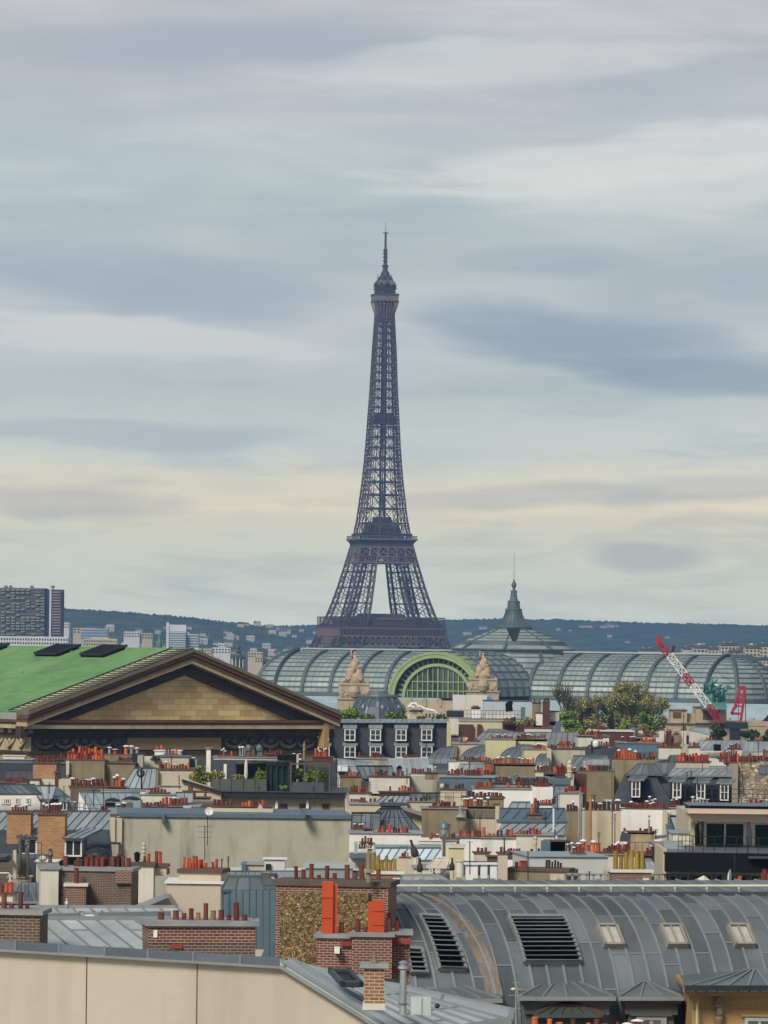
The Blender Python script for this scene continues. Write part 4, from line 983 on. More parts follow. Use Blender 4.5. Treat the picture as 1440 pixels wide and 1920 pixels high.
# ------------------------------------------------------------------ far city behind the temple and round the hall
def block(label, x0, x1, yt, Y, mat, rows=0, cols=0, d=30, yaw=0, group='far town blocks under the hills', cat='building', name='building', wy=None, pane=GLASSD, band=None, top=0):
    h = House(label, (x0 + x1) / 2, Y, cat, name, group); h.wall(x0, x1, yt, mat, d=d, yaw=yaw)
    if top: h.wall(x0 + (x1 - x0) * .2, x1 - (x1 - x0) * .25, yt - top, mat, Y=Y + 4, d=d * .5, yb=yt + 2, name='roof_house')
    if rows:
        o, ex, ey, ez = yawbox(x0, x1, yt, None, Y, d, yaw); k = mpp(Y); ux = ex.normalized(); n = Vector((ux.y, -ux.x, 0))
        Z1 = o.z + ez.z - (wy[0] if wy else 1.5) * k; pit = (wy[1] if wy else 5) * k; first = None
        for r in range(rows):
            z = Z1 - r * pit
            for c in range(1 if band else cols):
                w = ex.length / cols
                if band: q = (o + Vector((0, 0, z - o.z - pit * .45)) - ux * .1 - n * .1, ex + ux * .2, n * .5, (0, 0, pit * .42))
                else: q = (o + Vector((0, 0, z - o.z - pit * .6)) + ux * (w * (c + .22)) - n * .1, ux * w * .56, n * .2, (0, 0, pit * .55))
                if first is None: mb = MB(); mb.obox(*q); first = mb.build('ribbon_window' if band else 'window', [pane], h.o); q0 = q[0]
                else: e_ = first.copy(); link(e_, h.o); e_.location = q[0] - q0
    return h
TOWERG = surf('tower_concrete', (.17, .16, .13), (.12, .115, .10), .12, .85, island=.2)
FARW = surf('far_white', (.62, .63, .62), (.54, .55, .54), .1, .8)
FARB = surf('far_cream', (.50, .44, .33), (.42, .37, .28), .1, .8)
BLUEG = surf('far_blue_glass', (.16, .24, .33), (.10, .17, .26), .05, .3, spec=.7)
h = block('tall grey-brown tower block with rows of dark windows at the left edge', -60, 84, 1101, 2700, TOWERG, 17, 22, 30, 0, wy=(2, 5.2), band=1, pane=surf('shaded_window', (.035, .05, .07), (.12, .12, .11), .15, .4))
k = mpp(2700); rg = random.Random(4); bal = None
for r in range(17):
    for c in range(9):
        if rg.random() < .5:
            a = W(2 + c * 9.3, 1106 + r * 5.2, 2699)
            if bal is None: b0 = a; rb = MB(); rb.box(a.x, a.x + 7 * k, 2698.6, 2700, a.z - .5, a.z + .3); bal = rb.build('balcony', surf('balcony_grey', (.30, .29, .25), (.24, .23, .20), .2, .8), h.o)
            else: q = bal.copy(); link(q, h.o); q.location = a - b0
h.wall(85, 93, 1105, surf('dark_blue_glass', (.02, .035, .08), (.03, .05, .11), .1, .3), Y=2702, d=26, name='stair_shaft'); h.wall(93, 96.5, 1104, FARW, Y=2700, d=26, name='fin'); h.wall(96.5, 115, 1105, surf('tower_side', (.08, .075, .095), (.11, .10, .12), .12, .8), Y=2701, d=26, name='side_wing')
for r in range(16): a = MB(); p = W(98, 1110 + r * 5.2, 2700.6); a.box(p.x, p.x + 15.5 * k, 2700.2, 2701, p.z - .35, p.z); a.build('balcony', FARB, h.o)
for x in (8, 17, 57, 96): h.wall(x, x + 5, 1098, TOWERG, Y=2706, d=5, yb=1103, name='roof_house')
block('long white block with three rows of square windows below the grey tower', -40, 128, 1192, 2450, FARW, 3, 33, 24, 0, wy=(3.2, 7.2))
block('beige block with a planted roof right of the white one', 157, 220, 1197, 2300, FARB, 3, 14, 20, 0, wy=(3, 6), top=2)
block('pale blue glass office block at the foot of the hill', 152, 202, 1178, 3300, surf('pale_blue_block', (.38, .46, .52), (.32, .40, .46), .05, .5), 4, 10, 20, 0, wy=(2, 5), band=1, pane=BLUEG)
block('small cream block on the left with a flat roof under the hill', 137, 178, 1177, 3450, FARB, 2, 6, 18)
block('grey tower block with a white fin, tallest under the hill', 316, 349, 1171, 2750, FARW, 0, 0, 20)
h = block('low white wing beside the tall finned tower', 347, 372, 1189, 2740, FARW, 5, 4, 18, 0, wy=(1.5, 5), band=1, pane=BLUEG)
h = block('blue glazed tower with a narrow white fin on its left', 318, 348, 1184, 2735, BLUEG, 8, 12, 14, 0, wy=(1, 4.2), band=1, pane=FARW); h.wall(312, 317, 1167, FARW, d=8, name='fin')
for i, (x0, x1, yt, Y, m, lb) in enumerate([(118, 130, 1167, 3500, FARW, 'small white block touching the grey tower under the hill'), (372, 398, 1216, 2500, FARB, 'cream rooftop group in front of the blue tower'), (398, 432, 1214, 2520, FARW, 'white stepped block between the blue tower and the dark belfry'),
    (410, 424, 1206, 2560, FARW, 'tall narrow white block left of the dark belfry'), (465, 492, 1222, 2000, FARB, 'cream roof line just right of the dark belfry'), (478, 492, 1231, 1750, FARB, 'low cream house below the red-walled one'), (522, 560, 1224, 2350, FARW, 'long white block at the left end of the glass vault'),
    (540, 575, 1221, 2600, FARW, 'white block peeping over the left end of the glass vault'), (500, 522, 1233, 1900, FARB, 'low cream house between the red wall and the vault'), (232, 262, 1184, 3600, FARW, 'pale block in the trees at the middle of the hill foot'), (266, 286, 1187, 3600, FARB, 'cream block with an arch in the trees beside the green spire')]):
    block(lb, x0, x1, yt, Y, m, 2, max(3, (x1 - x0) // 5), 14, 0, wy=(2, 5))
h = House('red-walled house among cream roofs left of the glass vault', 495, 1800); h.wall(487, 503, 1240, surf('red_wall', (.40, .04, .03), (.33, .035, .03), .3, .8), d=9); h.wall(503, 528, 1238, DARKMETAL, Y=1804, d=10, name='rear_wall'); h.roof((480, 510, 1236), (478, 512, 1240.5), Y=1799, mat=ZDARK)
h = House('dark stone belfry with columns, a balustrade and a stepped crown', 447, 1250, 'belfry', 'belfry', 'landmarks beyond the temple'); c = W(446, 1255, 1250); k = mpp(1250)
z_ = lambda y: W(446, y, 1250).z
mb = MB(); mb.box(c.x - 14 * k, c.x + 14 * k, 1248, 1252, 0, z_(1252)); mb.lathe((c.x, 1250, 0), [(9 * k, z_(1253)), (9 * k, z_(1234))], 8); mb.build('body', surf('belfry_stone', (.06, .075, .075), (.09, .105, .10), .5, .8), h.o)
for i in range(10): mb = MB(); t = 2 * pi * i / 10; mb.tube([(c.x + 11.5 * k * cos(t), 1250 + 11.5 * k * sin(t), z_(1252)), (c.x + 11.5 * k * cos(t), 1250 + 11.5 * k * sin(t), z_(1234))], .2, 6); mb.build('column', GPSILL, h.o)
mb = MB(); mb.lathe((c.x, 1250, 0), [(13 * k, z_(1235)), (13.5 * k, z_(1232)), (9 * k, z_(1231)), (8 * k, z_(1228)), (4.5 * k, z_(1224)), (5.5 * k, z_(1221)), (3 * k, z_(1218)), (4.5 * k, z_(1214)), (2.5 * k, z_(1210)), (.4 * k, z_(1205)), (.2 * k, z_(1200))], 12)
for i in range(8): t = 2 * pi * i / 8; mb.bar((c.x + 12 * k * cos(t), 1250 + 12 * k * sin(t), z_(1232)), (c.x + 12 * k * cos(t), 1250 + 12 * k * sin(t), z_(1227)), .25)
mb.build('crown', MATS['belfry_stone'], h.o)
h = House('small dark pyramid spire behind the right slope of the temple', 379, 900, 'spire', 'spire', 'landmarks beyond the temple'); c = W(379, 1240, 900); k = mpp(900); mb = MB(); mb.lathe((c.x, 900, 0), [(9 * k, 0), (9 * k, W(379, 1233, 900).z), (1 * k, W(379, 1214, 900).z)], 4, a0=pi / 4); mb.build('roof', SLATE, h.o)
h = House('thin green copper spire rising from the trees above the green roof', 298, 2600, 'spire', 'spire', 'landmarks beyond the temple'); c = W(298, 1220, 2600); k = mpp(2600); mb = MB(); mb.lathe((c.x, 2600, 0), [(6 * k, 0), (6 * k, W(298, 1205, 2600).z), (1.5 * k, W(298, 1196, 2600).z), (.3 * k, W(298, 1185, 2600).z)], 6); mb.build('roof', surf('verdigris', (.12, .22, .13), (.09, .17, .11), .2, .7), h.o)
# right: blocks of flats behind the end of the hall
for i, (x0, x1, yt, Y, r, lb) in enumerate([(1200, 1240, 1219, 2350, 0, 'small grey roof house on the ridge line left of the crane tip'), (1280, 1300, 1216, 2500, 0, 'pale rounded roof house just right of the crane jib'), (1300, 1328, 1214, 2480, 1, 'cream block with a small turret on the skyline beyond the vault'),
    (1328, 1366, 1217, 2450, 1, 'dark-roofed cream block beside the turreted one'), (1352, 1386, 1209, 2300, 2, 'bright cream block with a flat roof on the skyline'), (1366, 1402, 1222, 2100, 3, 'wide cream block with a dark mansard above the vault end'),
    (1398, 1426, 1214, 2050, 3, 'cream block with tall chimney stack at the right skyline'), (1424, 1446, 1210, 2150, 3, 'grey-roofed block at the right edge of the skyline'), (1378, 1412, 1232, 1950, 4, 'cream façade with balconies right above the curved vault end'),
    (1410, 1450, 1236, 1900, 5, 'tall cream façade with blue roof at the right edge'), (1404, 1452, 1256, 1780, 5, 'lower cream façade with dark windows at the right edge')]):
    h = block(lb, x0, x1, yt, Y, FARB, r, max(3, int((x1 - x0) / 6)), 14, 0, wy=(4, 7), group='cream blocks beyond the right end of the hall')
    h.roof((x0 + 1, x1 - 1, yt - 4), (x0 - .5, x1 + .5, yt + .5), Y=Y - .4, pitch=55, mat=ZDARK, sm=ZDARK, sp=1.5, joint=0)
    if i in (2, 6): h.stack(x0 + 8, x0 + 14, yt - 9, FARB, Y=Y + 3, d=3, yb=yt + 3, cap=1)
    for q in range(max(1, int((x1 - x0) / 14))): h.stack(x0 + 3 + q * 13, x0 + 7 + q * 13, yt - 6, FARB, Y=Y + 5, d=2, yb=yt + 3, cap=1)
# houses on the wooded slopes, too small to tell apart
HHW = surf('hill_house_wall', (.42, .42, .40), (.34, .34, .33), .1, .8)
def hillhouse(px, py, Y, w, seed):
    rg = random.Random(seed); p = W(px, py, Y); h = w * rg.uniform(.35, .6) * (.5 if Y > 6000 else 1)
    mb = MB(); mb.box(p.x - w / 2, p.x + w / 2, Y, Y + w * .7, p.z - 25, p.z + h)
    mb.hexa([(p.x - w / 2 - .5, Y - .5, p.z + h), (p.x + w / 2 + .5, Y - .5, p.z + h), (p.x + w / 2 + .5, Y + w * .7, p.z + h), (p.x - w / 2 - .5, Y + w * .7, p.z + h), (p.x - w / 2, Y + w * .34, p.z + h * 1.45), (p.x + w / 2, Y + w * .34, p.z + h * 1.45), (p.x + w / 2, Y + w * .36, p.z + h * 1.45), (p.x - w / 2, Y + w * .36, p.z + h * 1.45)], 1)
    props(mb.build('hillside_house', [[HHW, FARB, HHW][rg.randrange(3)], [HHW, CAPB, ZINC][rg.randrange(3)]]), 'small pale house scattered on the far wooded slope', 'house', 'small houses on the far wooded slopes')
rg = random.Random(31)
def project(v): U, V = F * v[0] / v[1], VH + F * (v[2] - CAMZ) / v[1]; return 720 + U * cos(ROLL) + V * sin(ROLL), 960 - (-U * sin(ROLL) + V * cos(ROLL))
HHW = surf('hill_house_wall', (.42, .42, .40), (.34, .34, .33), .1, .8)
def hillhouse(v, w, seed, flat=.5):
    rg = random.Random(seed); x, y, z = v; h = w * rg.uniform(.7, 1.1) * flat; d = w * .6; X0, X1 = x - w / 2, x + w / 2
    mb = MB(); mb.box(X0, X1, y - d, y + d, z - 6, z + h)
    mb.hexa([(X0 - .4, y - d - .4, z + h), (X1 + .4, y - d - .4, z + h), (X1 + .4, y + d, z + h), (X0 - .4, y + d, z + h), (X0 + .5, y - .2, z + h * 1.6), (X1 - .5, y - .2, z + h * 1.6), (X1 - .5, y + .2, z + h * 1.6), (X0 + .5, y + .2, z + h * 1.6)], 1)
    props(mb.build('hillside_house', [[HHW, FARB, HHW][rg.randrange(3)], [HHW, CAPB, ZINC][rg.randrange(3)]]), 'small pale house scattered on the far wooded slope', 'house', 'small houses on the far wooded slopes')
near = [(project(v), v) for v in SLOPES['near_hill']]; near = [(p, v) for p, v in near if 205 < p[0] < 600 and v[2] > 6]
rg.shuffle(near); nh = 0
for (px, py), v in near:
    if py < 1172 + max(0, 300 - px) * .1 or rg.random() > min(1, .25 + (py - 1172) / 45): continue
    hillhouse(v, rg.uniform(4, 9.5), nh); nh += 1
    if nh >= 120: break
far = [(project(v), v) for v in SLOPES['far_hill'] if v[2] > 3]
for i, (px, py, w) in enumerate([(1092, 1177, 14), (1101, 1176, 16), (1110, 1177, 9), (1131, 1177, 14), (1143, 1176, 18), (1152, 1178, 10), (872, 1186, 16), (906, 1181, 15), (1044, 1186, 9), (1064, 1187, 6), (1250, 1196, 8), (1150, 1199, 9), (1180, 1201, 9), (1320, 1203, 9), (470, 1192, 12), (520, 1196, 12), (548, 1190, 12), (575, 1200, 14), (560, 1206, 12), (588, 1196, 9)]):
    p, v = min(far, key=lambda q: (q[0][0] - px) ** 2 + 6 * (q[0][1] - py) ** 2); hillhouse(v, w * .8, 200 + i, .35)

# ------------------------------------------------------------------ temple with green roof
def temple():
    Y0 = 470.0; th = R(34.5); Lc = W(58, 1350, Y0); ex = Vector((cos(th), sin(th), 0)); ey = Vector((-sin(th), cos(th), 0)); up = Vector((0, 0, 1)); out = -ey
    root = thing('classical_temple', 'classical temple with a green copper roof and golden stone gable', 'temple', (Lc.x, Y0, 0))
    wd = 43.0
    # right end from the photo: solve the width along the facade
    for _ in range(30):
        q = Lc + ex * wd; px = 720 + (F * q.x / q.y); wd += (601 - px) * mpp(q.y) * .8
    zc = W(43, 1349, Y0).z            # top of the horizontal cornice
    k = mpp(Y0)
    o = Vector((Lc.x, Y0, 0)); ap_px = W(341, 1218, 482)
    za = ap_px.z; wa = wd * .515        # apex
    A = lambda u, v, z: o + ex * u + ey * v + up * z      # along facade, into depth, height
    Ln = 104.0
    # roof slopes
    mb = MB(); lift = 1.0
    ze = zc + .75
    def slope(s, t): return A(-1.4 + (wa + 1.4) * (1 - t) + 0 * s, -.4 + (Ln) * s, za + (ze - za) * t)
    ns, nt = 18, 10
    for i in range(ns):
        for j in range(nt):
            jit = up * 0
            mb.add([slope(i / ns, j / nt), slope((i + 1) / ns, j / nt), slope((i + 1) / ns, (j + 1) / nt) - up * 0, slope(i / ns, (j + 1) / nt)], [(0, 1, 2, 3)])
    for j in range(1, nt):
        for i in range(ns): mb.bar(slope(i / ns, j / nt) + up * .01, slope((i + 1) / ns, j / nt) + up * .01, .07, .03)
    sl2 = lambda s, t: A(wa + (wd + 1.4 - wa) * t, -.4 + Ln * s, za + (ze - za) * t)
    mb.quad(sl2(0, 0), sl2(1, 0), sl2(1, 1), sl2(0, 1)); mb.bar(slope(0, 0), slope(1, 0), .5, .3)
    rg = random.Random(2)
    for q in range(26): p = slope(rg.uniform(.05, .6), rg.choice((.08, .42, .5, .58, .66, .9))); mb.box(p.x - .12, p.x + .12, p.y - .1, p.y + .1, p.z, p.z + .22)
    mb.build('roof', COPPER, root)
    # dark skylights on the slope
    for s0, s1 in ((.112, .158), (.205, .252), (.355, .41)):
        mb = MB(); P = lambda s, t: slope(s, t)
        n = (P(.1, .5) - P(.1, .2)).cross(P(.3, .2) - P(.1, .2)).normalized()
        if n.z < 0: n = -n
        t0, t1 = -.005, .145
        a, b, c, d = P(s0, t0), P(s1, t0), P(s1, t1), P(s0, t1)
        mb.hexa([d, c, b, a, d + n * .3, c + n * .3, b + n * .3, a + n * .3]); 
        for q in range(13): f = q / 12; mb.bar(a.lerp(b, f) + n * .36, d.lerp(c, f) + n * .36, .12, .14, up=n, mi=1)
        mb.bar(d + n * .32, c + n * .32, .25, .2, mi=1); mb.bar(a + n * .36, d + n * .36, .3, .2, mi=1); mb.bar(b + n * .36, c + n * .36, .3, .2, mi=1)
        mb.build('roof_skylight', [BLACK, DARKMETAL], root)
    # ladder-like walkway along the gable edge
    mb = MB(); sl = lambda t, v: A(-1.4 + (wa + 1.4) * (1 - t), v, za + (ze - za) * t + .12)
    for v in (-2.1, 2.1): mb.bar(sl(0.0, v) + up * .04, sl(1, v) + up * .04, .16, .16)
    for q in range(31): mb.bar(sl(q / 30 * .97 + .02, -2.1) + up * .03, sl(q / 30 * .97 + .02, 2.1) + up * .03, .12, .10)
    mb.build('roof_ladder', DARKMETAL, root)
    mb = MB(); mb.add([sl(0, -2.15), sl(1, -2.15), sl(1, 2.2), sl(0, 2.2)], [(0, 1, 2, 3)]); mb.build('roof_edge', surf('edge_stone', (.42, .42, .22), (.34, .35, .18), .8, .8), root)
    # gable: layered raking cornice from outside in (drop below the roof line, height, projection, material)
    def rake(name, d0, d1, v0, v1, m):
        mb = MB()
        for (u0, z0, u1, z1) in ((-1.6, ze, wa, za), (wa, za, wd + 1.6, ze)):
            mb.hexa([A(u0, v0, z0 - d1), A(u1, v0, z1 - d1), A(u1, v1, z1 - d1), A(u0, v1, z0 - d1), A(u0, v0, z0 - d0), A(u1, v0, z1 - d0), A(u1, v1, z1 - d0), A(u0, v1, z0 - d0)])
        return mb.build(name, m, root)
    rake('raking_cornice', -.12, .22, -2.3, .3, surf('cornice_grey', (.16, .145, .09), (.12, .11, .07), 1, .9))
    rake('raking_moulding', .22, .62, -2.15, .2, MOULD); rake('raking_moulding', .62, .80, -2.0, .2, DARKSTONE); rake('raking_moulding', .80, 1.02, -2.05, .2, MOULD)
    rake('raking_fascia', .98, 1.42, -1.9, .2, LIMEP)
    rake('raking_soffit', 1.42, 2.62, -.75, .4, DARKSTONE)
    mb = MB(); mb.poly([A(2.0, -.3, zc - .4), A(wd - 2.0, -.3, zc - .4), A(wa, -.3, za - 1.9)], ey * 1.0); mb.build('tympanum', LIME, root)
    # entablature
    def ring(name, z0, z1, ov, m, L=Ln):
        mb = MB(); mb.obox(A(-ov, -ov, z0), ex * (wd + 2 * ov), ey * (L + 2 * ov), up * (z1 - z0)); return mb.build(name, m, root)
    ring('side_roof_edge', zc + .55, zc + .72, 1.55, surf('gutter_lead', (.30, .33, .28), (.24, .27, .22), 1, .7)) if 0 else None
    ring('cornice', zc - .30, zc - .0, 1.5, MOULD); ring('cornice', zc - .48, zc - .30, 1.42, DARKSTONE); ring('cornice', zc - .92, zc - .48, 1.35, LIMEP)
    ring('cornice_soffit', zc - 1.75, zc - .95, .55, DARKSTONE)
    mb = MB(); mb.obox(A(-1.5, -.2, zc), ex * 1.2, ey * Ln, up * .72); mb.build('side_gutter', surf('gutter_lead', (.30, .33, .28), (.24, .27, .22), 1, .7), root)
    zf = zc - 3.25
    ring('frieze', zf, zc - 1.75, .0, DARKREL)
    # paler frieze return on the near long side, sunlight put into its stone colour
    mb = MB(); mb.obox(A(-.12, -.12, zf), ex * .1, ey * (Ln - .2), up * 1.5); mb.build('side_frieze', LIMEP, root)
    mb = MB()
    for q in range(60): mb.obox(A(-.75, 1 + q * 1.7, zc - 1.4), ex * .6, ey * .75, up * .42)
    for q in range(9): mb.obox(A(-.75, -.75, zc - 1.4), ex * .6, ey * .6, up * .42)
    mb.build('dentil', LIMEP, root)
    # garlands on the frieze, front and side
    rg = random.Random(8)
    for q in range(15):
        mb = MB(); u = 1.6 + q * (wd - 3.2) / 14
        if wd * .305 < u < wd * .665: continue
        mb.tube([A(u - 1.3, -.12, zc - 2.0), A(u - .8, -.2, zc - 2.7), A(u, -.25, zc - 2.98), A(u + .8, -.2, zc - 2.7), A(u + 1.3, -.12, zc - 2.0)], .2, 6, taper=[.12, .22, .28, .22, .12]); mb.blob(A(u, -.15, zc - 2.2), .42, .25, .36, 8, 6, jit=.2, rg=rg); mb.blob(A(u + 1.42, -.12, zc - 2.35), .2, .2, .5, 7, 5, jit=.2, rg=rg); mb.build('garland', DARKREL, root, smooth=True)
    for q in range(24):
        mb = MB(); v = 1.5 + q * 2.4; mb.tube([A(-.2, v - 1, zc - 2.0), A(-.3, v, zc - 2.9), A(-.2, v + 1, zc - 2.0)], .2, 6, taper=[.12, .26, .12]); mb.blob(A(-.2, v, zc - 2.25), .25, .4, .35, 7, 5); mb.build('garland', LIMEP, root, smooth=True)
    mb = MB(); mb.obox(A(wd * .325, -.22, zf + .12), ex * wd * .325, ey * .3, up * 1.28); mb.build('inscription_panel', surf('panel_stone', (.30, .215, .115), (.25, .175, .09), 1.5, .85), root)
    ring('architrave', zf - .28, zf, .45, DARKSTONE); ring('architrave', zf - 1.35, zf - .28, .12, LIMEG); ring('architrave', zf - 1.55, zf - 1.35, .3, DARKSTONE); ring('architrave', zf - 2.6, zf - 1.55, .0, LIMEG)
    # cella and colonnade
    mb = MB(); mb.obox(A(5, 5, 0), ex * (wd - 10), ey * (Ln - 10), up * (zf - 2.6)); mb.build('cella_wall', DARKREL, root)
    for q in range(8):
        u = 1.6 + q * (wd - 3.2) / 7; mb = MB(); b = A(u, 1.4, 0); mb.lathe(b, [(1.25, 4), (1.1, 5), (.95, zf - 4.2), (1.3, zf - 2.9), (1.4, zf - 2.6)], 16); mb.build('column', LIMEG, root)
    for q in range(1, 18):
        mb = MB(); b = A(1.6, 1.4 + q * 5.8, 0); mb.lathe(b, [(1.25, 4), (1.1, 5), (.95, zf - 4.2), (1.3, zf - 2.9), (1.4, zf - 2.6)], 12); mb.build('column', LIMEG, root)
    mb = MB(); mb.obox(A(-3, -3, 0), ex * (wd + 6), ey * (Ln + 6), up * 4); mb.build('podium', LIMEP, root)
    # lit stone block at the right cornice end
    q = A(wd - .2, -1.6, zc - 3.0); mb = MB(); mb.obox(q + up * 0, ex * .6, ey * 1.2, up * 2.7); mb.build('corner_block', LIMEG, root)
temple()
# ------------------------------------------------------------------ old rooftops, from the hall towards the camera
def shrub(px, py, wpx, hpx, Y, label, seed, mats=None, n=500, leaf=.22, name='shrub', group='roof garden shrubs'):
    rg = random.Random(seed); k = mpp(Y); c = W(px, py, Y); w, h = wpx * k / 2, hpx * k / 2; mb = MB()
    cl = [(Vector((c.x + rg.uniform(-.75, .75) * w, Y + rg.uniform(-.5, .5) * min(w, 1.5), c.z + rg.uniform(-.5, .45) * h)), rg.uniform(.3, .55)) for _ in range(max(4, int(wpx / hpx * 4)))]
    for i in range(n):
        q, f = cl[rg.randrange(len(cl))]; r = min(w, h * 1.6) * f * 1.5; p = q + Vector((rg.gauss(0, .5), rg.gauss(0, .5), rg.gauss(0, .45))) * r * .8; s = leaf * rg.uniform(.6, 1.5)
        d1 = Vector((rg.gauss(0, 1), rg.gauss(0, 1), rg.gauss(0, 1))).normalized() * s; d2 = d1.cross(Vector((rg.gauss(0, 1), rg.gauss(0, 1), rg.gauss(0, 1)))).normalized() * s * .7
        mb.add([p - d1 * .5, p + d2 * .5, p + d1 * .5, p - d2 * .5], [(0, 1, 2, 3)], rg.random() < .3)
    for q, f in cl: mb.tube([(q.x, q.y, c.z - h * 1.1), q], .03, 5, mi=2, taper=[.05, .02])
    o = mb.build(name, list(mats or (LEAFG, LEAFD)) + [BARK], None, fix=False); return props(o, label, 'shrub', group)
def aerial(px, y0, y1, Y, label, n=4, w=10, dish=0):
    """television aerial: mast, cross rods, sometimes a round dish"""
    k = mpp(Y); a, b = W(px, y1, Y), W(px, y0, Y); mb = MB(); mb.tube([a, b], max(.03, k * .55), 6)
    for i in range(n):
        z = b.z - (b.z - a.z) * (.03 + .16 * i); ww = w * k * (1 - .12 * i) / 2; mb.bar((b.x - ww, Y, z), (b.x + ww, Y + .2, z), max(.025, k * .5))
    if not dish: return props(mb.build('aerial', DARKMETAL), label, 'aerial', 'television aerials on the roofs')
    o = thing('aerial', label, 'aerial', a, 'television aerials on the roofs'); mb.build('mast', DARKMETAL, o)
    mb = MB(); c = b + Vector((dish * k * .2, -.25, -dish * k * .3)); r = dish * k / 2; pts = []
    for f, dd in ((0, .28), (.5, .2), (.85, .07), (1, 0)): pts.append([c + Vector((r * f * cos(2 * pi * q / 14), dd * r * .9, r * f * sin(2 * pi * q / 14))) for q in range(14)])
    for u, v in zip(pts, pts[1:]):
        for q in range(14): mb.quad(u[q], u[(q + 1) % 14], v[(q + 1) % 14], v[q])
    mb.bar(c + Vector((0, r * .2, -r)), c + Vector((0, -r * .9, -r * .1)), .04); mb.build('dish', PAINTW, o)
    return o
def rail(parent, x0, x1, yt, yb, Y, n=8, mid=1, m=None, w=None, name='railing', d=0):
    k = mpp(Y); w = w or max(.035, k * .7); a, b, c = W(x0, yt, Y), W(x1, yt, Y), W(x0, yb, Y); mb = MB()
    b.z = a.z
    for i in range(n + 1): p = a.lerp(b, i / n); mb.bar((p.x, Y, c.z), (p.x, Y, a.z), w)
    for j in range(mid + 1): z = a.z - (a.z - c.z) * j / (mid + 1); mb.bar((a.x, Y, z), (b.x, Y, z), w)
    return mb.build(name, m or DARKMETAL, parent)

# behind the temple corner: dark mansard block with two rows of white dormers
h = House('dark slate mansard block with two rows of white dormer windows beside the temple', 720, 585)
h.wall(596, 842, 1430, CREAM, d=14); h.wall(597, 841, 1352, SLATE, Y=586.2, d=12, yb=1432, name='mansard')
h.roof((612, 842, 1349), (597, 842, 1353.5), Y=585.6, pitch=12, mat=ZLIGHT, sm=ZLSEAM, sp=.7)
for x in (607, 656, 704, 752, 800):
    h.dormer(x - 10.5, x + 10.5, 1367, 1389, Y=585.2, rx=2.5, rise=12, d=1.2, roofm=(ZLIGHT, ZLSEAM), cross=1, over=.15); h.dormer(x - 11, x + 11, 1399, 1421, Y=584.4, rx=3, rise=6, d=1.6, roofm=(ZLIGHT, ZLSEAM), cross=1, over=.15)
h.stack(598, 606, 1352, YELLOW, Y=585, d=3, rows=((598, 606, 2, 5),)); h.wall(838, 846, 1353, YELLOW, Y=585.4, d=12, name='party_wall')
# domed slate roof with pale ribs in front of the arch, and its planted terrace
h = House('blue-grey slate dome with pale ribs and a flat balustraded top in front of the arch', 712, 760, 'domed house', 'domed_house'); k = mpp(760); c = W(708, 1340, 760); z_ = lambda y: W(708, y, 760).z
pr = [(58, 1352), (55, 1338), (49, 1326), (41, 1316), (35, 1309)]
mb = MB(); mb.lathe((c.x, 764, 0), [(60 * k, 0), (60 * k, z_(1352))] , 16); mb.build('wall', PALE, h.o)
mb = MB(); mb.lathe((c.x, 764, 0), [(r * k, z_(y)) for r, y in pr], 16, cap=True); mb.build('dome', surf('dome_slate', (.05, .068, .09), (.075, .095, .115), .5, .5, island=.15), h.o)
mb = MB()
for i in range(16):
    t = 2 * pi * i / 16; p = [Vector((c.x + (r + .5) * k * cos(t), 764 + (r + .5) * k * sin(t), z_(y))) for r, y in pr]
    for u, v in zip(p, p[1:]): mb.bar(u, v, .5 if i % 4 == 0 else .28, .3)
mb.lathe((c.x, 764, 0), [(37 * k, z_(1310)), (38 * k, z_(1306)), (36 * k, z_(1303)), (22 * k, z_(1302)), (18 * k, z_(1297)), (17 * k, z_(1296))], 16); mb.build('dome_rib', ZINC, h.o)
for i in range(8):
    mb = MB(); t = 2 * pi * i / 8 + .2; q = Vector((c.x + 48 * k * cos(t), 764 + 48 * k * sin(t), z_(1327))); mb.lathe(q, [(0, -.6), (.45, -.45), (.5, 0), (.3, .45), (0, .6)], 8); mb.build('round_dormer', ZINC, h.o)
shrub(648, 1338, 66, 20, 640, 'long clipped green hedge on the terrace left of the slate dome', 41, (LEAFB, LEAFG), 1500, .3)
shrub(742, 1342, 44, 17, 645, 'rounded green hedge on the terrace right of the slate dome', 42, (LEAFG, LEAFB), 900, .3)
shrub(690, 1345, 30, 10, 650, 'low green planting between the two hedges below the slate dome', 43, (LEAFG, LEAFB), 400, .3)
h = House('grey-roofed range under the hedges left of the slate dome', 610, 700); h.wall(580, 700, 1345, PALE, d=9); h.roof((590, 700, 1318, 1350), (580, 700, 1349, 1356), Y=699, pitch=40, mat=ZDARK, sm=ZDARK, sp=.9)
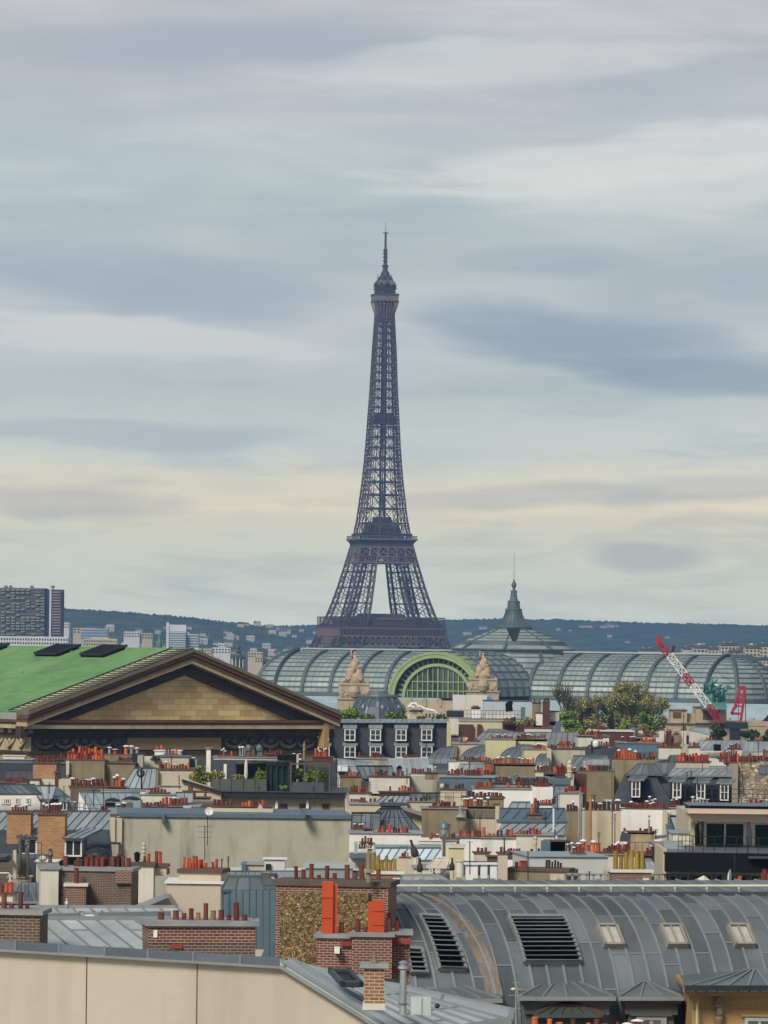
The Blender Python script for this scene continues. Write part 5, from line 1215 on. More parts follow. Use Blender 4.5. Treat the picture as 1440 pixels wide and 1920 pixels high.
# row of flat roofs with white ducts, white box, terrace
h = House('cream roof house with bent white ventilation ducts on top', 790, 690); h.wall(745, 770, 1336, PALE, Y=688, d=4, yb=1362); h.wall(768, 795, 1332, CREAM, d=4, yaw=0); h.wall(740, 860, 1348, PALE, d=10, Y=692)
mb = MB(); p = lambda x, y, d=0: W(x, y, 686 - d); k = mpp(686)
for pts in ([(766, 1326), (772, 1319), (780, 1319), (785, 1326)], [(785, 1323), (795, 1328), (806, 1332)], [(800, 1330), (815, 1333), (822, 1341)], [(768, 1322), (776, 1327)]): mb.tube([p(*q) for q in pts], 2.4 * k, 8)
mb.build('vent_duct', PAINTW, h.o)
h.stack(768, 793, 1333, CREAM, Y=687, d=2, rows=((769, 792, 6, 2.5, 'b'),))
for i, (x, y, w, hh) in enumerate(((788, 1347, 22, 12), (826, 1346, 24, 12), (808, 1350, 10, 8))): shrub(x, y, w, hh, 668, ['brownish shrub before the cream roof house', 'dark green shrub beside the bent white ducts', 'small shrub between two larger ones under the ducts'][i], 50 + i, (LEAFD, LEAFG), 240, .25)
h = House('plain white rooftop box with a flat top before the arch', 882, 905); h.wall(849.5, 863, 1303, FARW, d=7); h.wall(863, 914, 1303.5, PALE, d=7)
h = House('long pale grey metal rooftop plant room with a blue tarpaulin', 955, 890); h.wall(907, 998, 1314, surf('pale_metal', (.50, .54, .56), (.44, .48, .50), .4, .5, .2), d=8, cap=1.4, capm=ZDARK)
mb = MB(); a, b = W(913, 1306, 893), W(926, 1313, 893); mb.hexa([(a.x, 893, b.z), (b.x, 893, b.z), (b.x, 896, b.z), (a.x, 896, b.z), (a.x + .1, 893.5, a.z), (a.x + .4, 893.5, a.z), (a.x + .4, 895, a.z), (a.x + .1, 895, a.z)]); mb.build('tarpaulin', BLUET, h.o)
h = House('cream terrace block with railings and brown brick panels below the plant room', 905, 735)
h.wall(838, 1000, 1352, YELLOW, d=9, cap=1.6); h.wall(842, 855, 1358, CREAM, Y=732, d=4); h.wall(967, 1004, 1356, BRICKP, Y=733.5, d=4)
for x0, x1 in ((855, 887), (895, 903), (942, 969)): h.wall(x0, x1, 1358, BRICKP, Y=734.2, d=.9, yb=1386, name='brick_panel')
h.wall(836, 1005, 1347, CREAM, Y=738, d=8, cap=1.5); rail(h.o, 842, 978, 1331, 1346, 736, 20); h.wall(885, 900, 1328, PAINTW, Y=740, d=3, yb=1348, name='roof_box'); h.wall(908, 965, 1338, PALE, Y=741, d=4, yb=1349, name='roof_box'); h.wall(838, 870, 1333, DARKMETAL, Y=744, d=5, yb=1349, name='roof_box')
h.stack(884, 900, 1327, DARKMETAL, Y=740, d=1, yb=1330, rows=((886, 898, 5, 3, 'd'),)); h.stack(942, 968, 1354, BRICKP, Y=733, d=.6, yb=1358, rows=((944, 967, 7, 7, 'bvb'),))
mb = MB(); k = mpp(730); mb.tube([W(955, 1334, 731), W(954, 1322, 731), W(957, 1318, 731), W(951, 1321, 730)], 5 * k, 10, taper=[7 * k, 6.5 * k, 5 * k, 4 * k]); mb.build('bent_duct', BLACK, h.o)
h.wall(977, 985, 1326, ZBLUE, Y=731, d=1.5, yb=1356, name='vent_shaft')
shrub(990, 1352, 36, 17, 700, 'yellow-green shrubs on the terrace below the brick stack', 61, (LEAFO, LEAFG), 500, .25); shrub(974, 1357, 14, 10, 698, 'small olive shrub at the terrace end', 62, (LEAFO, LEAFG), 160, .22)
h = House('tall brick-red stack between a tan and a white chimney near the olive trees', 1022, 705); h.wall(1000, 1048, 1352, PALE, d=6); h.stack(999, 1015, 1318, TAN, d=2, rows=((1000, 1014, 3, 5, 'dt'),)); h.stack(1018, 1031, 1316, BRICKP, Y=703, d=1.2, yb=1362, rows=((1019, 1030, 2, 7, 'd'),)); h.stack(1005, 1018, 1337, WHITE, Y=704, d=1, yb=1360); h.stack(1031, 1048, 1334, PALE, d=1.5, yb=1360)
h.stack(984, 1034, 1365, PALE, Y=690, d=3, yb=1376, rows=((972, 1000, 8, 4, 'b'),)); h.wall(1042, 1052, 1354, ZBLUE, Y=690, d=2, yb=1376, name='vent_shaft')
# second line, y 1375 - 1440
h = House('long low grey zinc roof behind a row of tiny chimney pots', 990, 600); h.wall(860, 1090, 1400, PALE, d=10); h.roof((905, 1085, 1373), (878, 1085, 1398), Y=599, pitch=22, mat=surf('zinc_warm', (.25, .25, .24), (.31, .31, .295), .5, .45, .3, island=.15), sp=.8)
mb = MB(); mb.hexa([W(905, 1374, 612), W(966, 1373, 612), W(966, 1372, 618), W(905, 1372, 618), W(916, 1367, 612), W(935, 1366, 612), W(935, 1366, 618), W(916, 1366, 618)]); mb.build('roof_hip', ZINC, h.o)
h = House('low white wall with a tan return left of the long cream wall', 858, 590); h.wall(840, 877, 1383, PALE, d=8); h.stack(842, 874, 1381, BRICKP, Y=591, d=1.2, yb=1386, rows=((843, 873, 9, 3.5, 'b'),)); h.stack(873, 898, 1391, BRICKP, Y=588, d=1, rows=((874, 898, 7, 4, 'b'),))
h = House('cream gable house with a curved zinc mansard, tan pilaster on its left', 880, 520); h.wall(850, 912, 1395, CREAM, d=9, cap=1.2); h.wall(849, 857, 1396, TAN, Y=519.4, d=1, yb=1430, name='pilaster'); h.vault(862, 912, 1400, 1428, Y=515.5, depth=4.4, xt=(905, 925))
h.stack(868, 922, 1427, CREAM, Y=511, d=.8, rows=((869, 892, 5, 7, 'dd'), (892, 921, 8, 6, 'dbbro'.replace('r', 'o'))))
h = House('grey vaulted zinc roof rising right of the dark mansard block', 825, 505); h.wall(790, 856, 1437, PALE, d=8); h.vault(800, 852, 1401, 1434, Y=500.5, depth=4.5, xt=(845, 856), sp=.55)
h.vault(812, 850, 1432, 1452, Y=497, depth=1.5, mat=ZDARK)
h = House('long yellow-cream wall topped by a row of tiny brown pots', 968, 515); h.wall(911, 967, 1386, YELLOW, d=9, cap=1.2); h.wall(967, 1026, 1386.5, YELLOW, Y=516, d=9); h.stack(911, 1026, 1385, YELLOW, Y=516, d=1, yb=1389, cap=1.3, rows=((921, 962, 9, 5, 'bv'), (968, 1023, 13, 5.5, 'bvb')))
h.vault(935, 985, 1402, 1430, Y=509, depth=5.2, xt=(970, 1000)); h.vault(966, 1003, 1396, 1410, Y=513, depth=2, mat=ZBLUE, xt=(975, 1000))
h = House('short yellow-cream wall with rust pots and a curved zinc roof beside it', 1008, 498); h.wall(983, 1031, 1405, YELLOW, d=8, cap=1.2); h.stack(983, 1031, 1404, YELLOW, Y=498.2, d=.8, yb=1407, cap=1.4, rows=((998, 1024, 6, 6.5, 'wwv'),)); h.vault(1003, 1030, 1414, 1436, Y=493.5, depth=4, xt=(1020, 1032))
h.wall(1026, 1034, 1405, CREAM, Y=494.5, d=6, name='pilaster')
h = House('plain grey rendered wall with red pots above the zinc ridge', 1065, 500); h.wall(1032, 1097, 1404, GREYW, d=8, cap=1.5, capm=CAPB); h.stack(1032, 1097, 1403, GREYW, Y=500.3, d=.8, yb=1407, cap=1, rows=((1032, 1046, 4, 6, 'b'), (1048, 1070, 8, 9, 'oob')))
h.stack(1045, 1072, 1396, GREYW, Y=503, d=.5, rows=((1048, 1070, 7, 5, 'ob'),))
h = House('seamed zinc roof behind the pale lantern chimney', 1100, 470); h.wall(1062, 1142, 1452, PALE, d=8); h.roof((1075, 1140, 1417), (1060, 1135, 1450), Y=468, pitch=40, sk=-16); h.wall(1096, 1142, 1428, PALE, Y=466, d=3, yb=1452); h.roof((1100, 1142, 1424), (1097, 1143, 1433), Y=465, pitch=30, mat=ZLIGHT, sm=ZLSEAM)
h.stack(1100, 1140, 1446, WHITE, Y=463, d=.8, rows=((1100, 1138, 9, 8, 'obd'),))
h = House('cream wall under the tan roof strip right of the grey zinc roof', 1112, 560); h.wall(1084, 1142, 1380, PALE, d=8, cap=1.3); h.stack(1084, 1142, 1379, PALE, Y=560, d=.8, yb=1383, rows=((1086, 1112, 9, 5.5, 'bo'), (1116, 1130, 4, 5, 'o'))); h.wall(1108, 1188, 1371, BRICKP, Y=575, d=8, cap=2, capm=PALE); h.stack(1112, 1130, 1384, PALE, Y=556, d=.7, rows=((1116, 1129, 4, 5, 'o'),))
h = House('dark tangle of roof pipes and a white hood left of the blue-grey strip', 1125, 525); h.wall(1096, 1160, 1402, ZDARK, d=7); h.wall(1160, 1240, 1393, ZBLUE, Y=526, d=8, cap=1.2); h.roof((1175, 1236, 1397), (1172, 1240, 1409), Y=522, pitch=30, mat=ZBLUE, sm=ZBLUE)
mb = MB(); k = mpp(522); mb.tube([W(1096, 1405, 522), W(1106, 1397, 522), W(1112, 1403, 522), W(1140, 1400, 522)], 1.8 * k, 8); mb.tube([W(1110, 1412, 522), W(1110, 1390, 522)], 2 * k, 8); mb.build('pipe', DARKMETAL, h.o)
mb = MB(); c = W(1117, 1393, 521); mb.lathe(c, [(6 * k, -5 * k), (6.2 * k, 0), (4 * k, 3.5 * k), (0, 5 * k)], 12); mb.build('vent_hood', PAINTW, h.o)
h.stack(1176, 1236, 1393, ZBLUE, Y=527, d=.8, yb=1397, rows=((1177, 1196, 6, 6, 'd'), (1200, 1228, 9, 7, 'dob'), (1205, 1230, 8, 8, 'o')))
h = House('pale grey-white chimney block with red pots at both ends left of the rust stack', 1274, 520); h.stack(1236, 1277, 1401, PALE, d=3, yb=1440, rows=((1237, 1276, 9, 7, 'obb'),)); h.stack(1291, 1312, 1401, PALE, d=3, yb=1440, rows=((1292, 1311, 6, 8, 'bo'),)); h.wall(1277, 1291, 1396, GREYW, d=3, yb=1440, name='shaft'); h.wall(1230, 1316, 1436, PALE, Y=521, d=7)
h.roof((1256, 1278, 1416), (1244, 1276, 1434), Y=516, pitch=45, mat=ZDARK, sm=ZSEAM)
aerial(1282, 1330, 1400, 519, 'tall thin aerial mast rising over the pale chimney block', 3, 8)
h = House('broad pale zinc roofs under the dark trees by the crane', 1372, 560); h.wall(1300, 1460, 1410, PALE, d=14)
h.roof((1312, 1400, 1389), (1306, 1400, 1405), Y=556, pitch=25, sk=-12, mat=ZLIGHT, sm=ZLSEAM, sp=.8); h.roof((1396, 1450, 1391), (1392, 1452, 1409), Y=553, pitch=30, mat=ZLIGHT, sm=ZLSEAM); h.wall(1340, 1352, 1396, BLACK, Y=551, d=2, yb=1408, name='roof_box'); h.stack(1366, 1390, 1404, PALE, Y=549, d=1, rows=((1367, 1389, 7, 8, 'bvo'),)); h.stack(1324, 1336, 1388, BRICKP, Y=570, d=1, rows=((1324, 1336, 4, 5, 'o'),)); h.stack(1416, 1428, 1389, BRICKP, Y=572, d=1, rows=((1416, 1428, 4, 5, 'o'),))
h = House('white gable house with a zinc slope below the golden pavilion', 1307, 760); h.wall(1292, 1330, 1374, PALE, d=8); h.roof((1300, 1325, 1364, 1364), (1292, 1332, 1368, 1378), Y=757, pitch=30, mat=ZLIGHT, sm=ZLSEAM)
h = House('reddish low houses crowded under the tree clump by the pavilion', 1240, 740); h.wall(1190, 1292, 1378, surf('dull_pink_wall', (.30, .17, .12), (.22, .13, .09), .5, .9), d=10); 
for i, x in enumerate((1196, 1208, 1222, 1236, 1250, 1264, 1278)): h.stack(x, x + 9, 1368 + (i % 3) * 4, [PALE, BRICKP, TAN][i % 3], Y=738 - i % 2, d=1, rows=((x + 1, x + 8, 3, 5, 'obv'),))
h.stack(1186, 1240, 1390, PALE, Y=700, d=1, rows=((1190, 1226, 12, 7, 'obo'),))
h = House('brown flat roof house with a small grey dome left of the crane', 1140, 620); h.wall(1105, 1186, 1374, BRICKP, d=8, cap=2.4, capm=PALE)
mb = MB(); c = W(1188, 1368, 620); k = mpp(620); mb.lathe(c, [(9 * k, -6 * k), (9 * k, 0), (6 * k, 3 * k), (0, 5 * k)], 14); mb.build('roof_dome', ZBLUE, h.o)
h = House('beige stub walls and pots right below the small grey dome', 1205, 600); h.wall(1186, 1240, 1384, PALE, d=7); h.stack(1190, 1206, 1381, CREAM, d=1, rows=((1191, 1205, 4, 6, 'ob'),))
# third line, y 1410 - 1500
h = House('broad tan wall under a crowd of bright orange and white-capped pots', 1190, 440); h.wall(1147, 1234, 1425, TAN, d=8, yaw=-12); h.stack(1147, 1203, 1424, TAN, Y=441, d=1.6, yb=1428, rows=((1152, 1199, 9, 14, 'wow'), (1155, 1196, 9, 11, 'o', None, .5), (1196, 1202, 1, 13, 'd'))); h.stack(1203, 1235, 1426, TAN, Y=442, d=1, yb=1430, rows=((1212, 1228, 4, 6, 'bd'),))
h.wall(1080, 1152, 1447, TAN, Y=436, d=7, name='lower_wall'); h.stack(1084, 1150, 1446, TAN, Y=436.3, d=1, yb=1450, rows=((1086, 1140, 8, 8, 'bod'),))
rail(h.o, 1148, 1152, 1440, 1500, 431, 1, 0)
h = House('slate mansard house with four cream dormers and a grey zinc top', 1258, 410)
h.wall(1142, 1372, 1506, PALE, d=10)
P = lambda x, y, Y: W(x, y, Y)
mb = MB(); mb.hexa([P(1144, 1508, 406), P(1262, 1508, 406), P(1240, 1508, 414), P(1180, 1508, 414), P(1172, 1450, 409), P(1226, 1450, 409), P(1232, 1450, 414), P(1180, 1450, 414)]); mb.hexa([P(1218, 1508, 407), P(1372, 1508, 407), P(1372, 1508, 415), P(1218, 1508, 415), P(1236, 1452, 410), P(1372, 1452, 410), P(1372, 1452, 415), P(1236, 1452, 415)]); mb.build('mansard', SLATE, h.o)
h.roof((1196, 1226, 1432), (1174, 1244, 1452), Y=408.5, pitch=30); h.roof((1228, 1266, 1430), (1226, 1262, 1450), Y=410, pitch=28); h.roof((1262, 1372, 1441), (1252, 1372, 1454), Y=409.4, pitch=25, sk=-14, mat=ZLIGHT, sm=ZSEAM); h.roof((1330, 1372, 1437), (1330, 1372, 1452), Y=410.6, pitch=30, mat=ZLIGHT, sm=ZSEAM)
for x, yy in ((1192, 0), (1269, 2), (1314, 4), (1358, 6)): h.dormer(x - 8.5, x + 8.5, 1464 + yy, 1495 + yy, Y=404.6, rx=7, rise=7, d=3.6, mull=1, cross=1, lean=12)
h.stack(1268, 1332, 1428, BEIGE, Y=413, d=1.4, yb=1447, rows=((1270, 1329, 11, 13, 'obo'), (1270, 1329, 12, 10, 'oob', None, .6), (1272, 1326, 9, 11, 'o', None, -.5))); h.stack(1268, 1332, 1430, TAN, Y=413.2, d=1, yb=1447, cap=0)
h = House('rough pale rubble party wall under a crowd of rust pots at the right', 1405, 420); h.wall(1368, 1384, 1432, surf('tan_pier', (.36, .29, .21), (.29, .23, .16), .6, .9), d=4); h.wall(1384, 1450, 1430, RUBBLEL, Y=420.5, d=5); h.stack(1360, 1424, 1430, BRICKP, Y=421, d=1.6, yb=1434, cap=2.5, rows=((1364, 1414, 9, 13, 'bob'), (1366, 1418, 10, 10, 'ob', None, .6), (1348, 1366, 5, 12, 'ob', None, 2)))
h.wall(1328, 1370, 1424, PALE, Y=432, d=5); h.stack(1346, 1384, 1420, BRICKP, Y=433, d=1, rows=((1349, 1382, 8, 10, 'obb'),)); h.roof((1424, 1450, 1436), (1422, 1452, 1450), Y=418, pitch=35, mat=ZBLUE); h.stack(1428, 1450, 1420, BRICKP, Y=440, d=1, rows=((1430, 1450, 4, 12, 'ob'),))
h = House('olive-tan chimney wall carrying a line of orange pots in the middle', 956, 430); h.wall(908, 1004, 1433, TAN, d=5, yaw=0); h.wall(908, 926, 1433, surf('tan_dark', (.17, .13, .085), (.13, .10, .065), .5, .9), Y=429.7, d=.5, name='soot_panel'); h.stack(906, 1004, 1432, TAN, Y=430, d=1, yb=1436, rows=((916, 1002, 17, 8.5, 'otwt'),)); h.stack(910, 920, 1436, POT_O, Y=428.6, d=.5, yb=1453, cap=0, name='orange_flue')
h = House('white house with a pilaster and zinc slope below the curved mansard', 878, 428); h.wall(842, 853, 1427, WHITE, d=4, cap=1.2); h.wall(850, 912, 1452, WHITE, Y=427, d=7); h.roof((862, 908, 1432), (852, 908, 1452), Y=426, pitch=38, sk=-12, mat=ZLIGHT, sm=ZSEAM); h.stack(846, 926, 1453, CREAM, Y=423, d=.8, yb=1458, rows=((850, 918, 11, 10, 'oobo'),)); h.stack(842, 878, 1426, PALE, Y=434, d=.6, rows=((843, 862, 4, 5, 'b'),))
h = House('carved pale lantern chimney left of a cluster of red pots', 1068, 412); h.wall(1060, 1076, 1452, CREAM, d=2); k = mpp(412); c = W(1068, 1452, 412); mb = MB(); mb.lathe(c, [(5 * k, -6 * k), (5 * k, 4 * k), (6.5 * k, 5 * k), (4.5 * k, 7 * k), (6 * k, 14 * k), (4 * k, 19 * k), (5 * k, 22 * k), (2 * k, 26 * k), (.5 * k, 28 * k)], 10); mb.build('lantern_chimney', CREAM, h.o); h.wall(1022, 1100, 1451, BRICKP, Y=414, d=4); h.stack(1024, 1070, 1451, BRICKP, Y=414, d=1.4, yb=1456, rows=((1037, 1062, 7, 15, 'oob'), (1044, 1064, 6, 11, 'o', None, .6))); h.stack(1004, 1028, 1446, PALE, Y=418, d=.8, rows=((1006, 1026, 4, 9, 'vb'),))
h = House('long dark blue-grey metal wall in the middle of the roofs', 878, 400); h.wall(825, 934, 1457, ZBLUE, d=6, cap=1.5); h.wall(1022, 1070, 1460, ZBLUE, Y=402, d=5); h.roof((948, 1030, 1457), (930, 1026, 1472), Y=399, pitch=22, mat=ZDARK, sm=ZSEAM)
h.roof((1040, 1068, 1472), (1036, 1080, 1520), Y=388, pitch=60, mat=ZBLUE, sm=ZDARK)
h = House('big white wall in two steps with dark pots, under the blue-grey wall', 962, 372); h.wall(888, 928, 1478, WHITE, d=5, cap=1); h.wall(926, 1000, 1479, WHITE, Y=371.5, d=6, cap=1.3); h.wall(998, 1037, 1476, WHITE, Y=371, d=6)
h.stack(892, 928, 1476, WHITE, d=.9, yb=1480, rows=((893, 925, 9, 8, 'ob'),)); h.stack(914, 1036, 1468, CAPB, Y=374, d=.9, yb=1471, cap=1.4, rows=((916, 1034, 20, 9, 'd_ddbd'),)); h.stack(930, 1008, 1477, WHITE, Y=373, d=.7, yb=1480, rows=((938, 1006, 7, 9, 'ob_'),)); h.stack(1004, 1026, 1476, BRICKP, Y=372, d=.9, rows=((1005, 1025, 6, 9, 'b'),))
mb = MB(); k = mpp(374); mb.tube([W(964, 1470, 373), W(964, 1456, 373), W(968, 1452, 373), W(960, 1456, 372.5)], 3 * k, 8); mb.build('bent_vent', STEEL, h.o)
h = House('tan block with brown pots over a lower wall with white-capped pots', 905, 345); h.stack(870, 945, 1496, TAN, d=4, yb=1540, rows=((876, 942, 9, 10, 'dbd'),)); h.wall(872, 932, 1513, TAN, Y=343, d=2, yb=1600, name='lower_wall'); h.wall(872, 930, 1536, BEIGE, Y=342.6, d=2); h.stack(866, 934, 1512, TAN, Y=343, d=.8, yb=1516, cap=1.6, rows=((868, 918, 8, 11, 'vwvs'), (920, 930, 1, 8, 'o'))); h.stack(929, 936, 1508, CREAM, Y=341.8, d=.7, yb=1572, name='pier')
for x0, x1 in ((876, 889), (892, 904), (907, 929)): h.wall(x0, x1, 1518, surf('grey_panel', (.16, .15, .12), (.12, .115, .09), .6, .9) if 'grey_panel' not in MATS else MATS['grey_panel'], Y=342.9, d=.4, yb=1533, name='panel')
h = House('tall plain ochre-tan party wall with white-capped pots above', 828, 340); h.wall(791, 874, 1516, TAN, d=5, cap=1.0); h.stack(806, 858, 1513, CREAM, Y=341, d=.7, rows=((808, 856, 5, 9, 'bob'),)); h.stack(826, 874, 1480, CREAM, Y=352, d=.8, yb=1512, rows=((828, 842, 3, 9, 'd'), (852, 870, 3, 8, 'd'))); rail(h.o, 806, 880, 1486, 1502, 344, 5, 1)
mb = MB(); k = mpp(351); c = W(829, 1474, 351); mb.blob(c, 4.5 * k, 4.5 * k, 5 * k, 10, 8); mb.build('ball_vent', CREAM, h.o)
# left of centre, y 1415 - 1520
h = House('very pale zinc slope with small skylights in front of the dark mansard block', 768, 480); h.wall(726, 808, 1460, PALE, d=7); h.roof((728, 802, 1423, 1421), (738, 806, 1455), Y=477, pitch=40, mat=ZLIGHT, sm=GPSILL, sp=.75); h.skylight(731, 736, 1434, 1438, 479.5, frame=DARKMETAL, mull=0); h.skylight(792, 797, 1434, 1438, 479.5, frame=DARKMETAL, mull=0)
h.wall(668, 728, 1423, GREYW, Y=482, d=6, cap=1); h.stack(757, 782, 1420, BRICKP, Y=486, d=.8, rows=((757, 782, 8, 4, 'ob'),)); rail(h.o, 760, 806, 1452, 1456, 475, 6, 0)
h = House('pale zinc slopes left of the grey wall with a white sheet on top', 655, 470); h.wall(612, 740, 1450, PALE, d=8); h.roof((625, 700, 1422, 1430), (640, 708, 1462), Y=466, pitch=42, mat=ZLIGHT, sm=ZSEAM); h.wall(622, 652, 1436, PAINTW, Y=465, d=3, yb=1446, name='white_sheet'); h.roof((668, 735, 1436), (680, 740, 1460), Y=464, pitch=45, sm=DARKMETAL); rail(h.o, 640, 728, 1437, 1450, 463, 5, 0)
h = House('stained cream chimney wall with dark and rust pots under the pale zinc slope', 728, 420); h.stack(692, 768, 1456, PALE, d=2, yb=1492, rows=((702, 758, 7, 10, 'bd_odb_b'),)); h.wall(690, 770, 1488, CREAM, d=5); h.stack(638, 677, 1456, TAN, Y=424, d=1.6, yb=1480, rows=((646, 674, 4, 9, 'oo'),)); h.wall(764, 830, 1456, GREYW, Y=422, d=5); h.stack(797, 822, 1449, TAN, Y=418, d=1.6, yb=1462, rows=((800, 818, 4, 7, 'ds'),))
mb = MB(); k = mpp(416); c = W(749, 1441, 416); 
mb.add([c + Vector((5.5 * k * cos(2 * pi * q / 14), .25 * (1 if q % 2 else 1), 5.5 * k * sin(2 * pi * q / 14))) for q in range(14)] + [c + Vector((0, .6, 0))], [(q, (q + 1) % 14, 14) for q in range(14)]); mb.bar(c + Vector((0, .5, 0)), W(749, 1455, 416.5), .08); mb.build('grey_dish', ZDARK, h.o)
h = House('brown-capped stub with orange pots above a seamed zinc roof', 748, 392); h.stack(711, 785, 1485, BRICKP, d=1.4, yb=1494, rows=((729, 734, 1, 10, 'o'), (746, 768, 4, 9, 'o'), (770, 778, 1, 7, 'o'))); h.wall(700, 800, 1505, PALE, d=6); h.roof((722, 770, 1491), (700, 765, 1508), Y=388, pitch=32, mat=ZLIGHT, sm=DARKMETAL); h.roof((768, 830, 1487), (766, 832, 1506), Y=390, pitch=30, sm=DARKMETAL)
h.stack(655, 696, 1487, PALE, Y=385, d=1.4, yb=1508, rows=((656, 691, 7, 11, 'oob'),)); h.stack(655, 706, 1505, PALE, Y=372, d=1, yb=1510, rows=((656, 681, 4, 8, 'b'), (691, 706, 2, 6, 'bd')))
h = House('cream strip wall with four dark pots left of the tan party wall', 710, 362); h.wall(655, 714, 1508, CREAM, d=5, cap=1); h.wall(712, 766, 1506, ZDARK, Y=360, d=3, yb=1511, name='gutter_box'); h.wall(714, 752, 1513, CREAM, Y=361, d=4); h.wall(764, 812, 1503, CREAM, Y=363, d=4, cap=1); h.stack(764, 812, 1502, CREAM, Y=363.3, d=.7, yb=1505, cap=.6, rows=((766, 803, 4, 6.5, 'd'),))
h = House('dark grey zinc slope with a skylight and a black handrail', 725, 345); h.wall(655, 796, 1566, PALE, d=7); h.roof((713, 753, 1516), (660, 790, 1560), Y=338, pitch=38, mat=surf('zinc_steel', (.12, .145, .165), (.155, .18, .20), .5, .45, .3, island=.15), sm=DARKMETAL); h.roof((660, 714, 1524), (658, 712, 1556), Y=337, pitch=40, sm=DARKMETAL); h.skylight(723, 733, 1522, 1538, 343, 38, -6, mull=0)
mb = MB(); mb.poly([W(753, 1514, 341), W(792, 1526, 341), W(792, 1560, 341), W(786, 1560, 341)], (0, 3, 0)); mb.build('gable_wall', CREAM, h.o); mb = MB(); mb.bar(W(752, 1514, 340.5), W(792, 1527, 340.5), .5, .25); mb.build('gable_coping', ZSEAM, h.o)
rail(h.o, 662, 686, 1529, 1556, 333, 1, 1); rail(h.o, 699, 772, 1532, 1560, 332, 3, 0)
h = House('white wall with a wavy top and orange pots below the black handrail', 725, 318); h.wall(655, 790, 1562, WHITE, d=5, cap=1.6, capm=ZLIGHT); h.stack(662, 698, 1554, BRICKP, Y=321, d=.9, rows=((665, 670, 1, 7, 'b'),)); h.stack(702, 768, 1561, WHITE, Y=318.4, d=.8, yb=1565, cap=.5, rows=((706, 724, 4, 11, 'oob'), (726, 734, 1, 16, 'o'), (736, 750, 3, 9, 'b'), (752, 766, 3, 11, 'oob')))
h = House('tan stub wall with a white ledge right of the white wavy wall', 806, 312); h.wall(786, 830, 1576, TAN, d=4, cap=1.4, capm=WHITE); h.wall(783, 832, 1579, PALE, Y=311, d=1, yb=1583, name='ledge'); pots(h.o, 803, 812, 1, 1576, 8, 313, 'o')
# pale glass workshop roof, bottles, lanterns
h = House('pale blue-white glazed workshop roof with a teal ridge', 765, 292); h.wall(700, 830, 1612, CREAM, d=7); h.roof((704, 827, 1590), (706, 828, 1612), Y=287, pitch=30, sk=-16, mat=surf('milky_glass', (.56, .64, .68), (.50, .58, .62), .3, .3, 0, island=.12, spec=.6), sm=ZBLUE, sp=.55, joint=0); h.wall(700, 828, 1584, surf('teal_metal', (.26, .36, .37), (.22, .31, .32), .4, .5), Y=292.5, d=1, yb=1594, name='ridge'); h.skylight(744, 760, 1593, 1608, 290, 30, 5, frame=DARKMETAL, pane=GPSILL, mull=0)
h.wall(655, 706, 1585, WHITE, Y=295, d=4); h.wall(655, 700, 1600, PALE, Y=288, d=3); h.stack(672, 704, 1589, WHITE, Y=294, d=.6, yb=1592, cap=.5, rows=((672, 704, 7, 8, 'dv'),)); h.wall(655, 690, 1601, ZBLUE, Y=286, d=2, yb=1609, name='gutter_box'); h.win(664, 671, 1578, 1600, 286.5, frame=GPSILL, pane=GLASST, mull=0)
def bottle_vent(px, yb, H, Y, label, tilt=0):
    k = mpp(Y); c = W(px, yb, Y); o = thing('bottle_vent', label, 'vent', c, 'dark bottle-shaped roof vents'); mb = MB(); H *= k
    ax = Vector((sin(R(tilt)), 0, cos(R(tilt)))); rr = H * .19
    pr = [(.75, 0), (1, .05), (1.15, .25), (.95, .45), (.5, .62), (.35, .85), (.42, .88), (.42, .96), (.2, 1)]
    mb.tube([c + ax * (H * z) for r, z in pr], 1, 10, taper=[r * rr for r, z in pr]); mb.build('cowl', POT_D, o, smooth=True)
    mb = MB(); mb.tube([c - Vector((0, 0, 16 * k)), c - Vector((0, 0, .02))], rr * .8, 8); mb.build('shaft', PALE, o); return o
bottle_vent(780, 1607, 34, 276, 'tall dark bottle-shaped vent leaning to the left over the glazed roof', -18); bottle_vent(787, 1635, 27, 268, 'upright dark bottle-shaped vent on a small round plate', 0); bottle_vent(847.5, 1632, 24, 268, 'dark bottle-shaped vent on an orange foot among the white roof boxes', 0)
def roof_lantern(px, y0, y1, Y, label):
    k = mpp(Y); c = W(px, y1, Y); H = (y1 - y0) * k; o = thing('lantern_vent', label, 'vent', c, 'lantern shaped roof vents'); mb = MB(); mb.box(c.x - 3 * k, c.x + 3 * k, Y - 3 * k, Y + 3 * k, c.z, c.z + H * .62); mb.build('post', surf('post_grey', (.10, .11, .13), (.08, .09, .10), 1, .6), o)
    mb = MB(); z = c.z + H * .62; mb.lathe((c.x, Y, z), [(5 * k, 0), (6.5 * k, H * .1), (7.5 * k, H * .18)], 8); mb.build('glass_body', surf('lantern_glass', (.32, .38, .38), (.25, .31, .31), .8, .3), o); mb = MB(); mb.lathe((c.x, Y, z + H * .18), [(9.5 * k, 0), (9 * k, H * .04), (7 * k, H * .13), (3 * k, H * .19), (.5 * k, H * .2)], 12); mb.build('cap', ZBLUE, o)
    return o
roof_lantern(832.5, 1540, 1606, 283, 'grey-blue lantern on a square post beside the ochre wall')
h = House('pale pink-white roof house behind the lantern post', 844, 286); h.wall(832, 856, 1576, PALE, d=4, cap=1); h.stack(828, 862, 1572, PALE, Y=287, d=1, rows=((845, 853, 2, 9, 'bo'),)); h.wall(848, 870, 1586, YELLOW, Y=283, d=3); h.stack(846, 872, 1585, YELLOW, Y=283, d=1, yb=1590, cap=1.4, capm=PALE)
